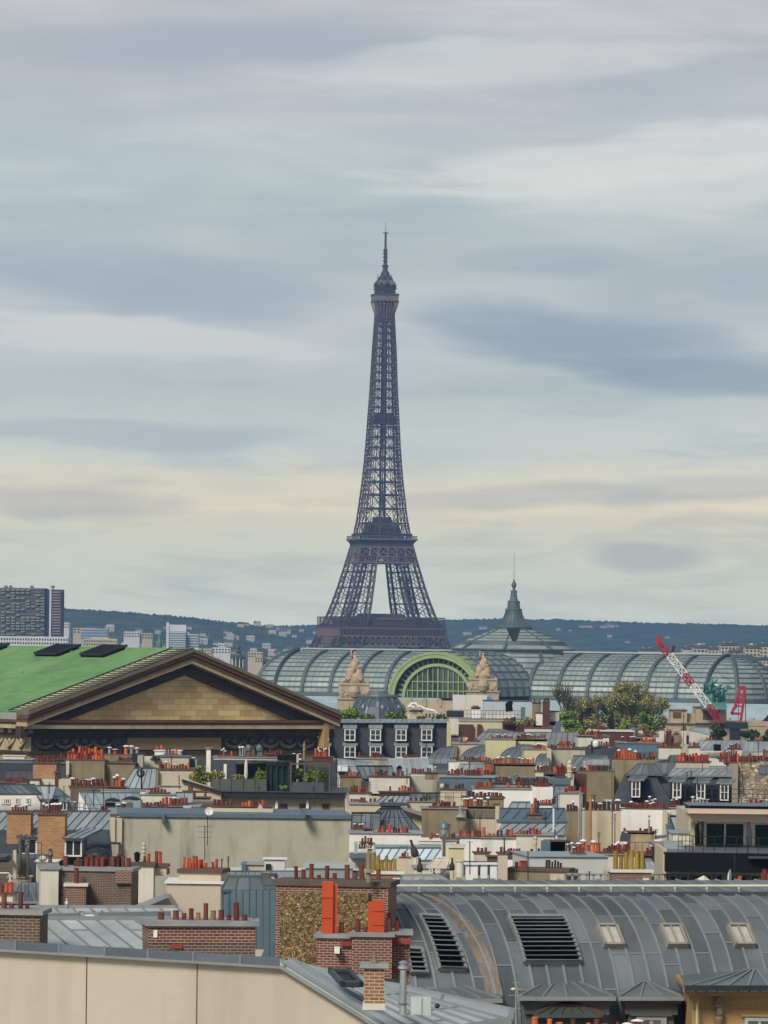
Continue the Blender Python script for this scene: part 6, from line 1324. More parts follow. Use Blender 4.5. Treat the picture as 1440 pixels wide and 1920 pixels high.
h = House('white wall in three steps with a dense line of orange pots', 950, 305); h.wall(860, 906, 1570, WHITE, d=5, cap=1); h.wall(904, 970, 1571, WHITE, Y=304.5, d=5, cap=1.4); h.wall(968, 1040, 1566, PALE, Y=304, d=5, cap=1); h.stack(860, 908, 1569, WHITE, d=.9, yb=1572, cap=.6, rows=((861, 902, 9, 11, 'oobo'), (903, 911, 1, 17, 'o'))); h.stack(912, 970, 1568, WHITE, Y=305, d=.9, yb=1572, cap=.6, rows=((914, 930, 2, 7, 'o'), (931, 936, 1, 10, 'b'), (937, 943, 1, 11, 'd'), (948, 962, 2, 13, 'o'), (962, 978, 3, 9, 'o'))); h.stack(972, 1018, 1565, PALE, Y=304.6, d=.9, yb=1568, cap=.6, rows=((973, 1015, 7, 11, 'oobo'),))
k = mpp(300)
aerial(881, 1538, 1570, 303, 'small comb-like aerial in front of the beige wall', 3, 12); aerial(900, 1528, 1570, 303.5, 'slim aerial with a pale round head by the beige wall', 1, 4); aerial(842, 1545, 1570, 300, 'bare aerial rod beside the white stepped wall', 2, 8)
h = House('dark stone chimney with a wide cowl between the two tan walls', 866, 320); h.stack(858, 874, 1536, TAN, d=1.2, yb=1575, rows=()); mb = MB(); k = mpp(319); c = W(864, 1532, 319); mb.lathe(c, [(3 * k, -4 * k), (9 * k, -1 * k), (10 * k, 0), (5 * k, 5 * k), (3.5 * k, 9 * k), (4 * k, 18 * k), (3 * k, 19 * k)], 12); mb.build('cowl', CONC, h.o)
h = House('light zinc slope with dark pots on its ridge, right of the tan block', 1000, 335); h.wall(934, 1062, 1566, PALE, d=8); h.roof((960, 1002, 1504), (944, 1000, 1530), Y=338, pitch=40, mat=ZLIGHT, sm=ZBLUE); h.roof((938, 1060, 1516), (934, 1064, 1540), Y=334, pitch=25, sk=-20, mat=ZBLUE, sm=ZDARK, sp=.9); h.wall(932, 1060, 1537, ZBLUE, Y=331, d=1.4, yb=1543, name='gutter_box'); h.roof((940, 1062, 1543), (930, 1058, 1566), Y=326, pitch=28, sk=-24, mat=ZLIGHT, sm=ZDARK)
h.stack(936, 1052, 1528, ZBLUE, Y=337, d=.6, yb=1530, cap=0, rows=((938, 1050, 11, 9, 'dd_'),)); h.stack(990, 1017, 1527, BRICKD, Y=332, d=2, yb=1538, rows=((994, 1000, 1, 15, 'w'), (1001, 1011, 2, 24, 'bd'))); h.stack(1011, 1036, 1508, WHITE, Y=339, d=2, yb=1528, rows=((1012, 1033, 6, 8, 'obob'), (1034, 1042, 2, 12, 'd'), (1000, 1006, 1, 9, 'o')))
k = mpp(330); mb = MB(); mb.tube([W(1038, 1566, 322), W(1038, 1516, 322)], 1.7 * k, 8); mb.build('white_pipe', PAINTW, h.o); mb = MB(); c = W(1038, 1571, 321); mb.lathe(c, [(9 * k, -2 * k), (8 * k, 2 * k), (4 * k, 5 * k), (0, 6 * k)], 12); mb.build('white_hood', PAINTW, h.o)
h = House('cream wall with olive lower part and dark pots beside a grey flue', 1070, 350); h.wall(1050, 1092, 1487, PALE, d=5, cap=1.2); h.stack(1050, 1092, 1486, PALE, Y=350.3, d=.8, yb=1490, cap=.6, rows=((1055, 1064, 2, 9, 'o'), (1086, 1098, 3, 9, 'ob'))); h.wall(1057, 1086, 1522, TAN, Y=340, d=4); h.stack(1055, 1086, 1521, TAN, Y=340.3, d=.9, yb=1525, rows=((1062, 1084, 4, 12, 'd'),)); h.wall(1086, 1094, 1518, CREAM, Y=338, d=4)
mb = MB(); k = mpp(336); mb.tube([W(1088.5, 1580, 334), W(1088.5, 1495, 334), W(1088.5, 1486, 334)], 2.6 * k, 10); mb.build('grey_flue', STEEL, h.o)
h = House('tall cream-yellow wall with an orange downpipe and dark pots along its top', 1128, 335); h.wall(1092, 1164, 1520, CREAM, d=6); h.stack(1092, 1164, 1519, CREAM, Y=335.3, d=.9, yb=1522, cap=.8, rows=((1096, 1162, 8, 13, 'dvdb'),)); mb = MB(); k = mpp(333); mb.tube([W(1107, 1585, 333.4), W(1107, 1494, 333.4)], 2.6 * k, 10); mb.lathe(W(1107, 1492, 333.4), [(3 * k, 0), (4 * k, 3 * k), (3 * k, 4 * k)], 10); mb.build('downpipe', surf('orange_pipe', (.42, .19, .05), (.36, .16, .045), 1, .6), h.o)
aerial(1148, 1520, 1586, 331, 'tall dark aerial mast standing against the cream-yellow wall', 3, 8); aerial(1153, 1526, 1582, 330.5, 'leaning thin aerial rod beside the tall dark mast', 2, 6); aerial(1123, 1560, 1584, 329, 'short aerial with two rods in front of the cream-yellow wall', 3, 8)
h = House('blank bright white wall panel below the dormer house', 1207, 345); h.wall(1162, 1256, 1518, WHITE, d=5); h.wall(1244, 1252, 1520, CREAM, Y=344, d=3, name='pier'); h.stack(1160, 1256, 1516, PALE, Y=345.4, d=.9, yb=1520, cap=1, rows=((1172, 1212, 9, 11, 'bvb'), (1180, 1240, 10, 10, 'vb', None, 1.2), (1207, 1216, 2, 8, 'b'), (1240, 1254, 3, 9, 'bo'))); h.stack(1214, 1230, 1510, BRICKP, Y=349, d=1, rows=((1216, 1230, 3, 11, 'v'),)); h.stack(1256, 1276, 1511, BRICKP, Y=348, d=1, rows=((1257, 1275, 4, 12, 'vb'),))
h.wall(1254, 1302, 1515, PALE, Y=347, d=5, cap=1); h.roof((1256, 1284, 1530), (1266, 1286, 1558), Y=341, pitch=50, mat=ZLIGHT, sm=DARKMETAL)
mb = MB(); mb.poly([W(1249, 1546, 342), W(1263, 1546, 342), W(1268, 1567, 342), W(1228, 1574, 342), W(1228, 1568, 342), W(1252, 1566, 342)], (0, 1.2, 0)); mb.build('flashing', ZBLUE, h.o)
h = House('peeling small chimney house with a railing and a thin metal flue', 1195, 300); h.wall(1183, 1227, 1562, surf('peeling_render', (.50, .40, .26), (.30, .21, .12), 1.2, .9, 0, .3, 4, .6, (.18, .12, .08)), d=4); h.stack(1178, 1228, 1560, CAPB, d=1.2, yb=1564, cap=2.4, rows=((1168, 1174, 1, 8, 'b'), (1198, 1203, 1, 8, 'd'), (1209, 1214, 1, 7, 'o'))); rail(h.o, 1178, 1230, 1579, 1598, 297, 4, 0); mb = MB(); k = mpp(299); mb.tube([W(1217, 1562, 299.5), W(1217, 1536, 299.5)], 1.8 * k, 8); mb.lathe(W(1217, 1533, 299.5), [(1.5 * k, 0), (2.6 * k, 1 * k), (2.6 * k, 3 * k), (1 * k, 5 * k)], 8); mb.build('flue', STEEL, h.o)
mb = MB(); k = mpp(296); c = W(1173, 1568, 296); mb.hexa([c + Vector((-10 * k, 0, -10 * k)), c + Vector((8 * k, 0, -10 * k)), c + Vector((8 * k, 1, -10 * k)), c + Vector((-10 * k, 1, -10 * k)), c + Vector((-6 * k, 0, 9 * k)), c + Vector((10 * k, 0, 2 * k)), c + Vector((10 * k, 1, 2 * k)), c + Vector((-6 * k, 1, 9 * k))]); mb.build('grey_cowl', ZDARK, h.o)
h = House('low rust-capped wall with many orange and capped pots below the cream-yellow wall', 1110, 285); h.wall(1078, 1212, 1602, PALE, d=5, cap=1); h.stack(1060, 1210, 1599, BRICKP, Y=286, d=1.2, yb=1603, rows=((1080, 1126, 5, 16, 'wow'), (1130, 1146, 3, 10, 'db'), (1148, 1180, 7, 14, 'bvb'), (1156, 1182, 5, 16, 'bo', None, .5))); h.wall(1022, 1060, 1578, BRICKP, Y=292, d=3); h.stack(1024, 1062, 1577, TAN, Y=292, d=1.2, yb=1602, cap=2.6); h.wall(1016, 1032, 1578, ZBLUE, Y=289, d=2, yb=1605, name='vent_shaft'); pots(h.o, 1062, 1076, 2, 1600, 18, 284.6, 's')
mb = MB(); k = mpp(289); c = W(1003, 1605, 290); mb.lathe(c, [(3.5 * k, 0), (3 * k, 18 * k), (4.2 * k, 24 * k), (3.4 * k, 30 * k), (4.4 * k, 34 * k), (2 * k, 37 * k)], 10); mb.build('stone_finial', CREAM, h.o); h.stack(990, 1016, 1600, CONC, Y=291, d=1, rows=((994, 1000, 1, 9, 'd'), (1007, 1013, 1, 9, 'd')))
h = House('white metal-clad lift house right of the stone block with the orange pots', 1105, 262); h.wall(994, 1140, 1606, surf('pale_cladding', (.52, .53, .50), (.47, .48, .45), .5, .6, streak=.3, scol=(.36, .37, .35)), d=6, yaw=8, cap=1.2, capm=ZLIGHT)
h = House('short wall with bright orange pots beside the peeling chimney house', 1225, 278); h.wall(1206, 1244, 1604, BRICKP, d=5, cap=1.4, capm=CAPB); h.stack(1206, 1244, 1603, CAPB, Y=278.3, d=1, yb=1606, cap=.6, rows=((1211, 1243, 6, 11, 'o'),)); h.roof((1210, 1220, 1612), (1212, 1244, 1640), Y=270, pitch=45, mat=ZLIGHT, sm=ZLSEAM)
h = House('tall ochre pots on a brick chimney with a pale plaque beside the terrace block', 1178, 248); h.wall(1137, 1150, 1632, CREAM, d=3); h.stack(1148, 1222, 1634, BRICK, Y=247, d=1.6, yb=1668, yaw=8, cap=5, capm=PALE, rows=((1149, 1209, 6, 30, 'y'),)); mb = MB(); a = W(1204, 1646, 247.6); mb.box(a.x, a.x + 12 * mpp(247), 247.0, 248, a.z - 5 * mpp(247), a.z); mb.build('plaque', PALE, h.o)
h = House('stained tan block with a heavy brown cap, three orange and five black pots', 1005, 252); h.wall(946, 1062, 1634, TAN, d=5, yaw=-10); h.wall(1032, 1060, 1640, CREAM, Y=250.5, d=1, name='side_panel'); h.stack(934, 952, 1600, BEIGE, Y=251, d=1.2, yb=1662, rows=((937, 948, 2, 12, 'o'),)); h.stack(950, 1064, 1631, CONC, Y=252, d=2.4, yb=1635, cap=4.5, capm=CAPB, yaw=-10, rows=((965, 989, 3, 15, 'o'), (1022, 1054, 6, 14, 'd')))
aerial(990, 1596, 1660, 250, 'thin pole standing before the stained tan block', 1, 3)
h = House('row of white air-conditioning cabinets on a flat roof', 905, 262); h.wall(860, 960, 1650, GREYW, d=8); h.wall(862, 948, 1617, ZDARK, Y=268, d=2, yb=1652, name='screen')
for x0, x1 in ((874, 896), (901, 914), (919, 932)): h.wall(x0, x1, 1621, PAINTW, Y=261.5, d=2.2, yb=1650, cap=.8, capm=PAINTW, name='air_cabinet')
h.wall(888, 930, 1650, ZBLUE, Y=259, d=2, yb=1658, name='roof_box'); h.wall(870, 952, 1655, surf('navy_metal', (.06, .085, .13), (.05, .07, .11), .6, .5), Y=257, d=3, yb=1664, name='gutter_box')
h.stack(889, 918, 1599, CREAM, Y=270, d=1.2, yb=1622, rows=((893, 914, 3, 8, 'b'),)); h.stack(950, 978, 1598, ZDARK, Y=269, d=1, yb=1612, rows=((951, 976, 5, 8, 'b'),)); h.stack(914, 935, 1606, CAPB, Y=266, d=1, yb=1620)
h = House('small lean-to with a slatted roof and a white gridded window', 818, 272); h.wall(776, 845, 1628, PALE, d=5, cap=1); h.roof((815, 842, 1612), (800, 838, 1624), Y=270, pitch=25, mat=BEIGE, sm=PALE, sp=.7); h.win(816, 826, 1626, 1637, 271.6, mull=2, cross=2); h.win(828, 836, 1624, 1636, 271.5, pane=GLASST); h.win(804, 812, 1626, 1638, 271.6, frame=PALE, pane=GLASST, mull=0); h.wall(742, 780, 1612, CREAM, Y=276, d=4)
mb = MB(); k = mpp(266); c = W(862, 1645, 266); mb.lathe(c, [(7 * k, 0), (8 * k, 10 * k), (7 * k, 28 * k), (9 * k, 30 * k), (9 * k, 32 * k), (2 * k, 33 * k)], 14); mb.build('round_tank', PALE, h.o)
h.stack(842, 870, 1589, YELLOW, Y=280, d=1.4, yb=1612, cap=2, capm=PALE)
aerial(881, 1577, 1640, 259, 'dark rod with a small red base on the flat roof with cabinets', 1, 12)
h = House('grey seamed zinc slope with pale seams behind the ridge rail', 790, 243); h.wall(735, 850, 1668, PALE, d=5); h.roof((755, 826, 1641), (745, 860, 1664), Y=238, pitch=30, mat=surf('zinc_beige', (.30, .30, .28), (.35, .35, .33), .4, .5, .2, island=.12), sm=ZLSEAM, sp=.9)
h = House('six tall ochre pots on a red brick chimney with a cream plaque', 720, 247); h.stack(692, 755, 1637, BRICK, d=1.6, yb=1668, cap=5, capm=PALE, rows=((697, 744, 6, 29, 'y'),)); mb = MB(); a = W(737, 1646, 246.9); k = mpp(247); mb.box(a.x, a.x + 13 * k, 246.93, 247.5, a.z - 6 * k, a.z); mb.build('plaque', PALE, h.o); h.stack(689, 698, 1590, TAN, Y=249, d=.8, yb=1640, cap=4, capm=PALE, name='pier')
# ------------------------------------------------------------------ left side, below the temple
h = House('flat dark roofs and a slate slope below the temple corner at the far left', 40, 452); h.wall(-60, 126, 1430, ZDARK, d=9, cap=1.4, capm=ZINC); h.wall(-60, 62, 1434, SLATE, Y=448, d=5); h.wall(0, 60, 1424, ZINC, Y=458, d=5, yb=1432, cap=1); h.stack(6, 46, 1417, PALE, Y=459, d=2, yb=1425, cap=1.2, capm=PALE)
h.roof((14, 62, 1444), (8, 62, 1460), Y=444, pitch=50, mat=SLATE, sm=SLATE)
h = House('orange-brown brick chimney below the frieze with brown pots on frames', 86, 440); h.stack(62, 106, 1431, BRICKO, d=3, yb=1478, rows=((68, 104, 6, 11, 'bb'),)); h.stack(56, 74, 1462, PALE, Y=438, d=2, yb=1490); h.wall(60, 106, 1461, PALE, Y=439, d=4); h.stack(72, 120, 1424, BRICKP, Y=446, d=.8, yb=1428, rows=((76, 118, 7, 9, 'b_'),)); h.stack(103, 112, 1448, BRICKP, Y=437.5, d=.8, yb=1482, name='iron_flue')
h = House('tan wall carrying three dense ranks of orange pots under the inscription', 160, 436); h.wall(124, 196, 1427, TAN, d=7); h.stack(124, 196, 1425, TAN, Y=437, d=2.4, yb=1430, rows=((126, 195, 12, 10, 'o'), (126, 193, 11, 15, 'ob', None, 1.0), (128, 194, 11, 20, 'o', None, 1.6))); h.wall(124, 130, 1427, CREAM, Y=435.6, d=1, name='pier')
h = House('tan wall with a row of mushroom-capped pots right of the orange ranks', 225, 437); h.wall(192, 252, 1431, TAN, d=6, cap=1.2, capm=CAPB); h.wall(196, 250, 1416, TAN, Y=442, d=5); h.stack(194, 264, 1415, TAN, Y=442.4, d=1, yb=1419, rows=((200, 262, 6, 10, 'sw_ws'),)); h.wall(247, 266, 1413, DARKMETAL, Y=441, d=4); h.wall(258, 268, 1416, GREYW, Y=440.5, d=3)
h = House('white parapet of small capped pots on arches left of the wheel aerial', 170, 412); h.stack(130, 204, 1475, BRICKP, d=1.2, yb=1480, rows=((132, 202, 9, 12, 'vbv'),)); h.wall(132, 200, 1477, BRICKD, Y=411, d=5); h.wall(110, 136, 1462, CREAM, Y=415, d=4); h.stack(200, 236, 1476, BRICKP, Y=409, d=1.2, yb=1482, rows=((212, 234, 4, 15, 'vo'), (216, 232, 3, 9, 'o', None, -.5))); h.wall(136, 200, 1466, WHITE, Y=413, d=.6, yb=1476, name='parapet')
h = House('narrow zinc slope behind the wheel-shaped aerial', 265, 418); h.wall(232, 296, 1480, PALE, d=6); h.roof((252, 293, 1440), (228, 292, 1478), Y=414, pitch=48, mat=ZLIGHT, sm=ZDARK); 
o = thing('wheel_aerial', 'dark wheel-shaped aerial with crossed hoops on a pole', 'aerial', W(265, 1486, 398), 'television aerials on the roofs'); k = mpp(398); mb = MB(); mb.tube([W(265, 1486, 398), W(266, 1440, 398)], .07, 6); mb.build('mast', DARKMETAL, o); mb = MB()
for t in range(4):
    c = W(264, 1450, 398); r = 7 * k; a = t * pi / 4; mb.tube([c + Vector((r * cos(q * pi / 8) * cos(a), r * cos(q * pi / 8) * sin(a), r * sin(q * pi / 8))) for q in range(17)], .045, 5)
mb.build('hoops', DARKMETAL, o)
h = House('beige rendered house with a grey stack and a white roof box under the columns', 308, 446); h.wall(264, 284, 1420, PALE, d=5); h.stack(283, 298, 1424, GREYW, Y=444.5, d=2, yb=1446); h.wall(296, 354, 1419, BEIGE, Y=445, d=6, cap=1.2, capm=ZBLUE); h.wall(290, 338, 1408, PAINTW, Y=452, d=4, yb=1420, cap=1.2, capm=PAINTW, name='roof_box'); h.stack(291, 310, 1406, POT_O, Y=455, d=1, yb=1412, rows=((292, 309, 4, 7, 'o'),)); h.stack(286, 294, 1418, DARKMETAL, Y=444, d=1, yb=1425)
h = House('stained tan chimney wall with rust pots and an aerial rod on the right', 328, 420); h.stack(290, 362, 1443, BEIGE, d=3, yb=1490, rows=((298, 356, 11, 10, 'bov'),)); h.wall(288, 297, 1444, TAN, Y=419.5, d=2, name='pier'); h.wall(296, 366, 1474, PALE, Y=418.6, d=2, yb=1500, cap=1); h.roof((350, 372, 1440), (346, 374, 1468), Y=426, pitch=40, mat=ZDARK)
mb = MB(); k = mpp(430); mb.tube([W(368, 1452, 430), W(368, 1426, 430), W(366, 1421, 430), W(359, 1421, 430)], 1.8 * k, 8); mb.build('bent_pipe', STEEL, h.o)
h = House('white-walled house with square windows and a grey zinc roof at the left edge', 36, 392); h.wall(-40, 76, 1489, WHITE, d=7); h.roof((-40, 66, 1471), (-40, 78, 1488), Y=388, pitch=25, mat=ZINC, sm=ZDARK, sk=14); h.win(2, 8, 1497, 1508, 392); h.win(9, 19, 1497, 1508, 392); h.win(28, 37, 1496, 1509, 392); h.win(48, 57, 1496, 1509, 392); h.stack(-20, 28, 1467, BRICKP, Y=398, d=1, rows=((8, 46, 9, 8, 'b'),)); h.stack(2, 50, 1466, PALE, Y=399, d=1)
h = House('teal zinc hipped roof with low white dormers left of the brown brick stack', 96, 396); h.wall(72, 136, 1506, PALE, d=6); mb = MB(); mb.hexa([W(72, 1498, 392), W(124, 1498, 392), W(134, 1496, 400), W(80, 1490, 400), W(60, 1473, 400), W(106, 1475, 399), W(108, 1475, 400), W(62, 1473, 401)]); mb.build('roof', ZBLUE, h.o); h.roof((58, 106, 1473), (74, 98, 1499), Y=391.6, pitch=40, mat=ZLIGHT, sm=ZDARK)
h.dormer(78, 92, 1502, 1519, Y=390, rx=2, rise=2, d=2); h.dormer(112, 126, 1503, 1520, Y=390, rx=2, rise=2, d=2); h.wall(60, 140, 1520, ZDARK, Y=389.6, d=3)
h = House('broad blue-grey zinc slope with handrails and two dome-topped metal huts', 205, 378); h.wall(140, 266, 1527, PALE, d=7); h.roof((148, 262, 1486), (172, 268, 1524), Y=372, pitch=35, mat=ZLIGHT, sm=ZBLUE); h.stack(190, 272, 1481, PALE, Y=380, d=1, yb=1488, cap=1.4, capm=CONC, rows=((202, 206, 1, 6, 'b'),))
mb = MB(); mb.poly([W(148, 1486, 373), W(172, 1525, 372.6), W(146, 1525, 373)], (0, 2, 0)); mb.build('gable_wall', WHITE, h.o); rail(h.o, 124, 158, 1505, 1522, 370, 4, 1); rail(h.o, 157, 195, 1508, 1524, 369, 3, 1)
for x0, x1, y0, op in ((196, 226, 1504, 0), (229, 264, 1501, 1)):
    h.wall(x0, x1, y0, surf('hut_metal', (.30, .37, .38), (.26, .32, .33), .8, .5, .2), Y=366, d=3, yb=1530, name='metal_hut'); mb = MB(); k = mpp(366); c = W((x0 + x1) / 2, y0, 367.4); mb.lathe(c, [((x1 - x0) * .54 * k, -.05), ((x1 - x0) * .5 * k, 2.5 * k), ((x1 - x0) * .34 * k, 6 * k), ((x1 - x0) * .12 * k, 8 * k), (0, 8.2 * k)], 16); mb.build('domed_lid', DARKMETAL, h.o)
h.wall(231, 247, 1504, surf('hut_panel', (.12, .13, .08), (.10, .11, .07), 1, .5), Y=365.85, d=.3, yb=1526, name='panel'); h.wall(197, 215, 1504.5, BLACK, Y=365.85, d=.3, yb=1511, name='panel')
h.stack(186, 204, 1521, BRICKP, Y=364, d=1, rows=((218, 226, 1, 13, 'v'), (228, 236, 1, 10, 'v'), (188, 202, 2, 8, 'b')))
h = House('low cream roofs with scattered rust pots right of the domed huts', 318, 376); h.wall(262, 372, 1512, CREAM, d=6, cap=1); h.stack(264, 352, 1511, CAPB, Y=376, d=1.2, yb=1515, rows=((266, 300, 5, 7, 'b'), (302, 352, 7, 14, 'vob'))); h.wall(262, 330, 1490, PALE, Y=384, d=3, cap=1); h.stack(280, 316, 1487, BRICKP, Y=385, d=1.2, rows=((281, 312, 5, 8, 'b'),)); h.roof((330, 362, 1486), (330, 362, 1505), Y=381, pitch=30, mat=ZLIGHT, sm=ZDARK); h.wall(268, 372, 1524, PALE, Y=371, d=4); h.stack(276, 292, 1527, PALE, Y=370, d=1, rows=((281, 289, 1, 10, 'v'),))
mb = MB(); k = mpp(368); c = W(351, 1518, 368); mb.lathe(c, [(8 * k, -3 * k), (8 * k, 0), (.5, 7 * k), (0, 7.4 * k)], 4, a0=pi / 4); mb.build('roof_vent', PAINTW, h.o)
aerial(194, 1476, 1530, 366, 'tall bare pole beside the dome-topped huts', 2, 4); aerial(160, 1490, 1520, 371, 'dark hooked pole on the zinc slope handrail', 2, 6); aerial(120, 1474, 1520, 388, 'thin pole left of the brown brick stack', 2, 5); aerial(336, 1454, 1482, 410, 'aerial with short rods before the stained tan wall', 4, 8)
# roof garden
h = House('house with a planted roof terrace, glass pavilion and cream wall', 530, 395, 'house', 'terrace_house')
h.wall(415, 645, 1493, CREAM, d=12); h.wall(411, 648, 1484, DARKMETAL, Y=394, d=13, yb=1494, cap=2, capm=ZDARK, name='cornice')
for x in (532, 568, 611): h.win(x - 7, x + 7, 1507, 1517.5, 395, frame=WINB)
for x in (516, 574): h.wall(x, x + 5, 1501, PAINTW, Y=394.6, d=.4, yb=1516, name='awning_arm')
h.wall(397, 412, 1462, surf('planter', (.085, .09, .075), (.07, .075, .065), .5, .7), Y=394.4, d=2, yb=1486, name='planter')
for i in range(4): h.wall(413 + i * 22, 434 + i * 22, 1461, MATS['planter'], Y=394.2, d=1.2, yb=1485, name='planter')
h.wall(548, 608, 1467, surf('planter_blue', (.07, .085, .10), (.06, .07, .085), .5, .6), Y=394.2, d=1, yb=1485, name='planter')
h.wall(443, 545, 1432, GLASST, Y=398, d=6, yb=1486, name='glass_pavilion'); h.wall(500, 543, 1428, GLASST, Y=395.2, d=4, yb=1486, name='glass_pavilion')
mb = MB(); p = lambda x, y, Y: W(x, y, Y); k = mpp(395)
for x in (500, 508, 519, 530, 541): mb.bar(p(x, 1486, 395), p(x, 1428, 395), .12)
for x in (443, 462, 482): mb.bar(p(x, 1470, 397.8), p(x, 1432, 397.8), .12)
mb.bar(p(498, 1434, 395), p(545, 1434, 395), .12); mb.hexa([p(440, 1434, 397), p(548, 1429, 394.5), p(548, 1429, 403), p(440, 1434, 403), p(440, 1431.5, 397), p(548, 1425.5, 394.5), p(548, 1425.5, 403), p(440, 1431.5, 403)]); mb.build('pavilion_frame', DARKMETAL, h.o)
h.wall(580, 620, 1438, surf('terrace_back', (.05, .05, .04), (.035, .035, .03), .5, .8), Y=400, d=5, yb=1486, name='rear_wall')
mb = MB()
for Yq in (394.6, 399):
    for x in (545, 571, 594, 618): mb.bar(p(x, 1486, Yq), p(x, 1432, Yq), .13)
    mb.bar(p(543, 1432, Yq), p(620, 1432, Yq), .15)
for x in (545, 571, 594, 618): mb.bar(p(x, 1432, 394.6), p(x, 1432, 399), .12)
mb.build('pergola', surf('pergola_grey', (.10, .09, .07), (.08, .07, .055), 1, .7), h.o); rail(h.o, 618, 643, 1459, 1485, 394.6, 6, 1)
mb = MB(); mb.poly([p(350, 1465, 392), p(414, 1487, 392), p(414, 1520, 392), p(340, 1520, 392), p(340, 1466, 392)], (0, 6, 0)); mb.build('gable_wall', CREAM, h.o)
mb = MB(); mb.bar(p(341, 1463, 391.8), p(416, 1486, 391.8), .3, .2); mb.build('gable_coping', DARKMETAL, h.o); h.stack(344, 392, 1484, WHITE, Y=390, d=1, yb=1488, rows=((352, 362, 2, 9, 'b'), (380, 388, 1, 9, 'b'))); h.stack(342, 394, 1495, CAPB, Y=389, d=1, yb=1499, rows=((360, 368, 1, 10, 'b'), (382, 388, 1, 10, 'b')))
shrub(378, 1452, 40, 38, 398, 'dense yellow-green climbing plants at the left end of the roof terrace', 71, (LEAFO, LEAFG), 1500, .22); shrub(410, 1456, 26, 20, 397, 'olive shrub in the planter behind the white column', 72, (LEAFO, LEAFG), 500, .2); shrub(450, 1456, 34, 12, 396, 'low mixed planting in front of the left glass wall', 73, (LEAFO, LEAFG), 400, .2); shrub(490, 1455, 26, 16, 396, 'bright green bush beside the glass pavilion door', 74, (LEAFB, LEAFG), 450, .2); shrub(556, 1446, 18, 40, 397, 'tall olive climber on the left pergola post', 75, (LEAFO, LEAFG), 700, .2); shrub(580, 1455, 30, 26, 396, 'bright mixed bushes under the pergola', 76, (LEAFB, LEAFO), 900, .2); shrub(602, 1450, 16, 22, 397, 'green bush by the right pergola post', 77, (LEAFG, LEAFB), 350, .2); shrub(530, 1476, 20, 6, 394.4, 'small yellow-green plant inside the glass pavilion front', 78, (LEAFB, LEAFO), 120, .16)
o = thing('parasol', 'closed cream parasol standing on the roof terrace', 'parasol', W(461, 1470, 395)); mb = MB(); k = mpp(395); c = W(461, 1470, 395); mb.lathe(c, [(.06, 0), (.06, 10 * k), (2.5 * k, 11 * k), (3.6 * k, 22 * k), (3 * k, 38 * k), (1 * k, 46 * k), (.2 * k, 48 * k)], 9); mb.build('cloth', PALE, o)
h = House('white square chimney shaft with a mushroom cowl beside thin posts', 391, 432, 'chimney', 'chimney_shaft'); h.wall(387, 395, 1407, WHITE, d=1); mb = MB(); k = mpp(432); c = W(391, 1406, 432.4); mb.lathe(c, [(1.5 * k, 0), (6.5 * k, 1.2 * k), (6 * k, 2.4 * k), (.5, 4.6 * k)], 12); mb.build('cowl', PALE, h.o); h.wall(419.5, 425, 1433, WHITE, Y=402, d=.6, name='post')
h = House('dark roofs with mixed pots and twin blue cowls under the dark frieze', 470, 448); h.wall(350, 632, 1424, ZDARK, d=7); h.wall(400, 545, 1420, PALE, Y=449, d=5, cap=1.2); h.stack(410, 545, 1418, CREAM, Y=450, d=1, yb=1422, rows=((414, 424, 3, 9, 'wv'), (428, 444, 4, 8, 'bo'), (448, 462, 3, 12, 'tsv'), (466, 478, 2, 18, 't'), (482, 492, 2, 14, 's'))); h.stack(500, 512, 1414, BRICKP, Y=451, d=1, yb=1422); h.wall(520, 558, 1415, BLACK, Y=446, d=3, name='dark_opening'); h.wall(556, 560, 1415, CREAM, Y=445.6, d=1, name='post'); h.stack(586, 624, 1419, BRICKP, Y=440, d=1.6, yb=1430, rows=((590, 616, 7, 12, 'owb'), (592, 614, 6, 8, 'o', None, -.5)))
k = mpp(446)
for x in (466, 486): mb = MB(); c = W(x, 1410, 447); mb.lathe(c, [(3 * k, -8 * k), (3 * k, 0), (5.5 * k, 2 * k), (6 * k, 8 * k), (4 * k, 13 * k), (1 * k, 14 * k)], 10); mb.build('cowl', ZBLUE, h.o)
mb = MB(); c = W(570, 1425, 443); mb.lathe(c, [(2.4 * k, 0), (2 * k, 16 * k), (3 * k, 18 * k), (1.8 * k, 24 * k), (2.6 * k, 27 * k), (1.2 * k, 31 * k), (.4 * k, 36 * k)], 10); mb.build('stone_finial', TAN, h.o)
# big grey party wall
h = House('large stained grey party wall with a blue-grey metal coping', 440, 345); h.wall(228, 660, 1528, GREYW, d=11, yaw=4, cap=0); o_, ex, ey, ez = yawbox(222, 661, 1524, 1531, 345, 11.4, 4)
mb = MB(); mb.obox(o_ - ey.normalized() * .2, ex, ey, ez); mb.build('coping', ZBLUE, h.o)
h.wall(204, 216, 1533, CREAM, Y=344.5, d=2, yb=1578, name='quoin'); h.wall(216, 229, 1534, BEIGE, Y=344.7, d=2, name='pier'); h.wall(186, 222, 1580, GREYW, Y=344.2, d=3, cap=1.2, capm=CAPB); h.wall(204, 300, 1527, CAPB, Y=345.2, d=1, yb=1531, name='coping')
h.wall(565, 573, 1516, ZBLUE, Y=344.4, d=1, yb=1533, name='hopper'); h.wall(303, 309, 1527, ZBLUE, Y=344.4, d=1, yb=1543, name='hopper')
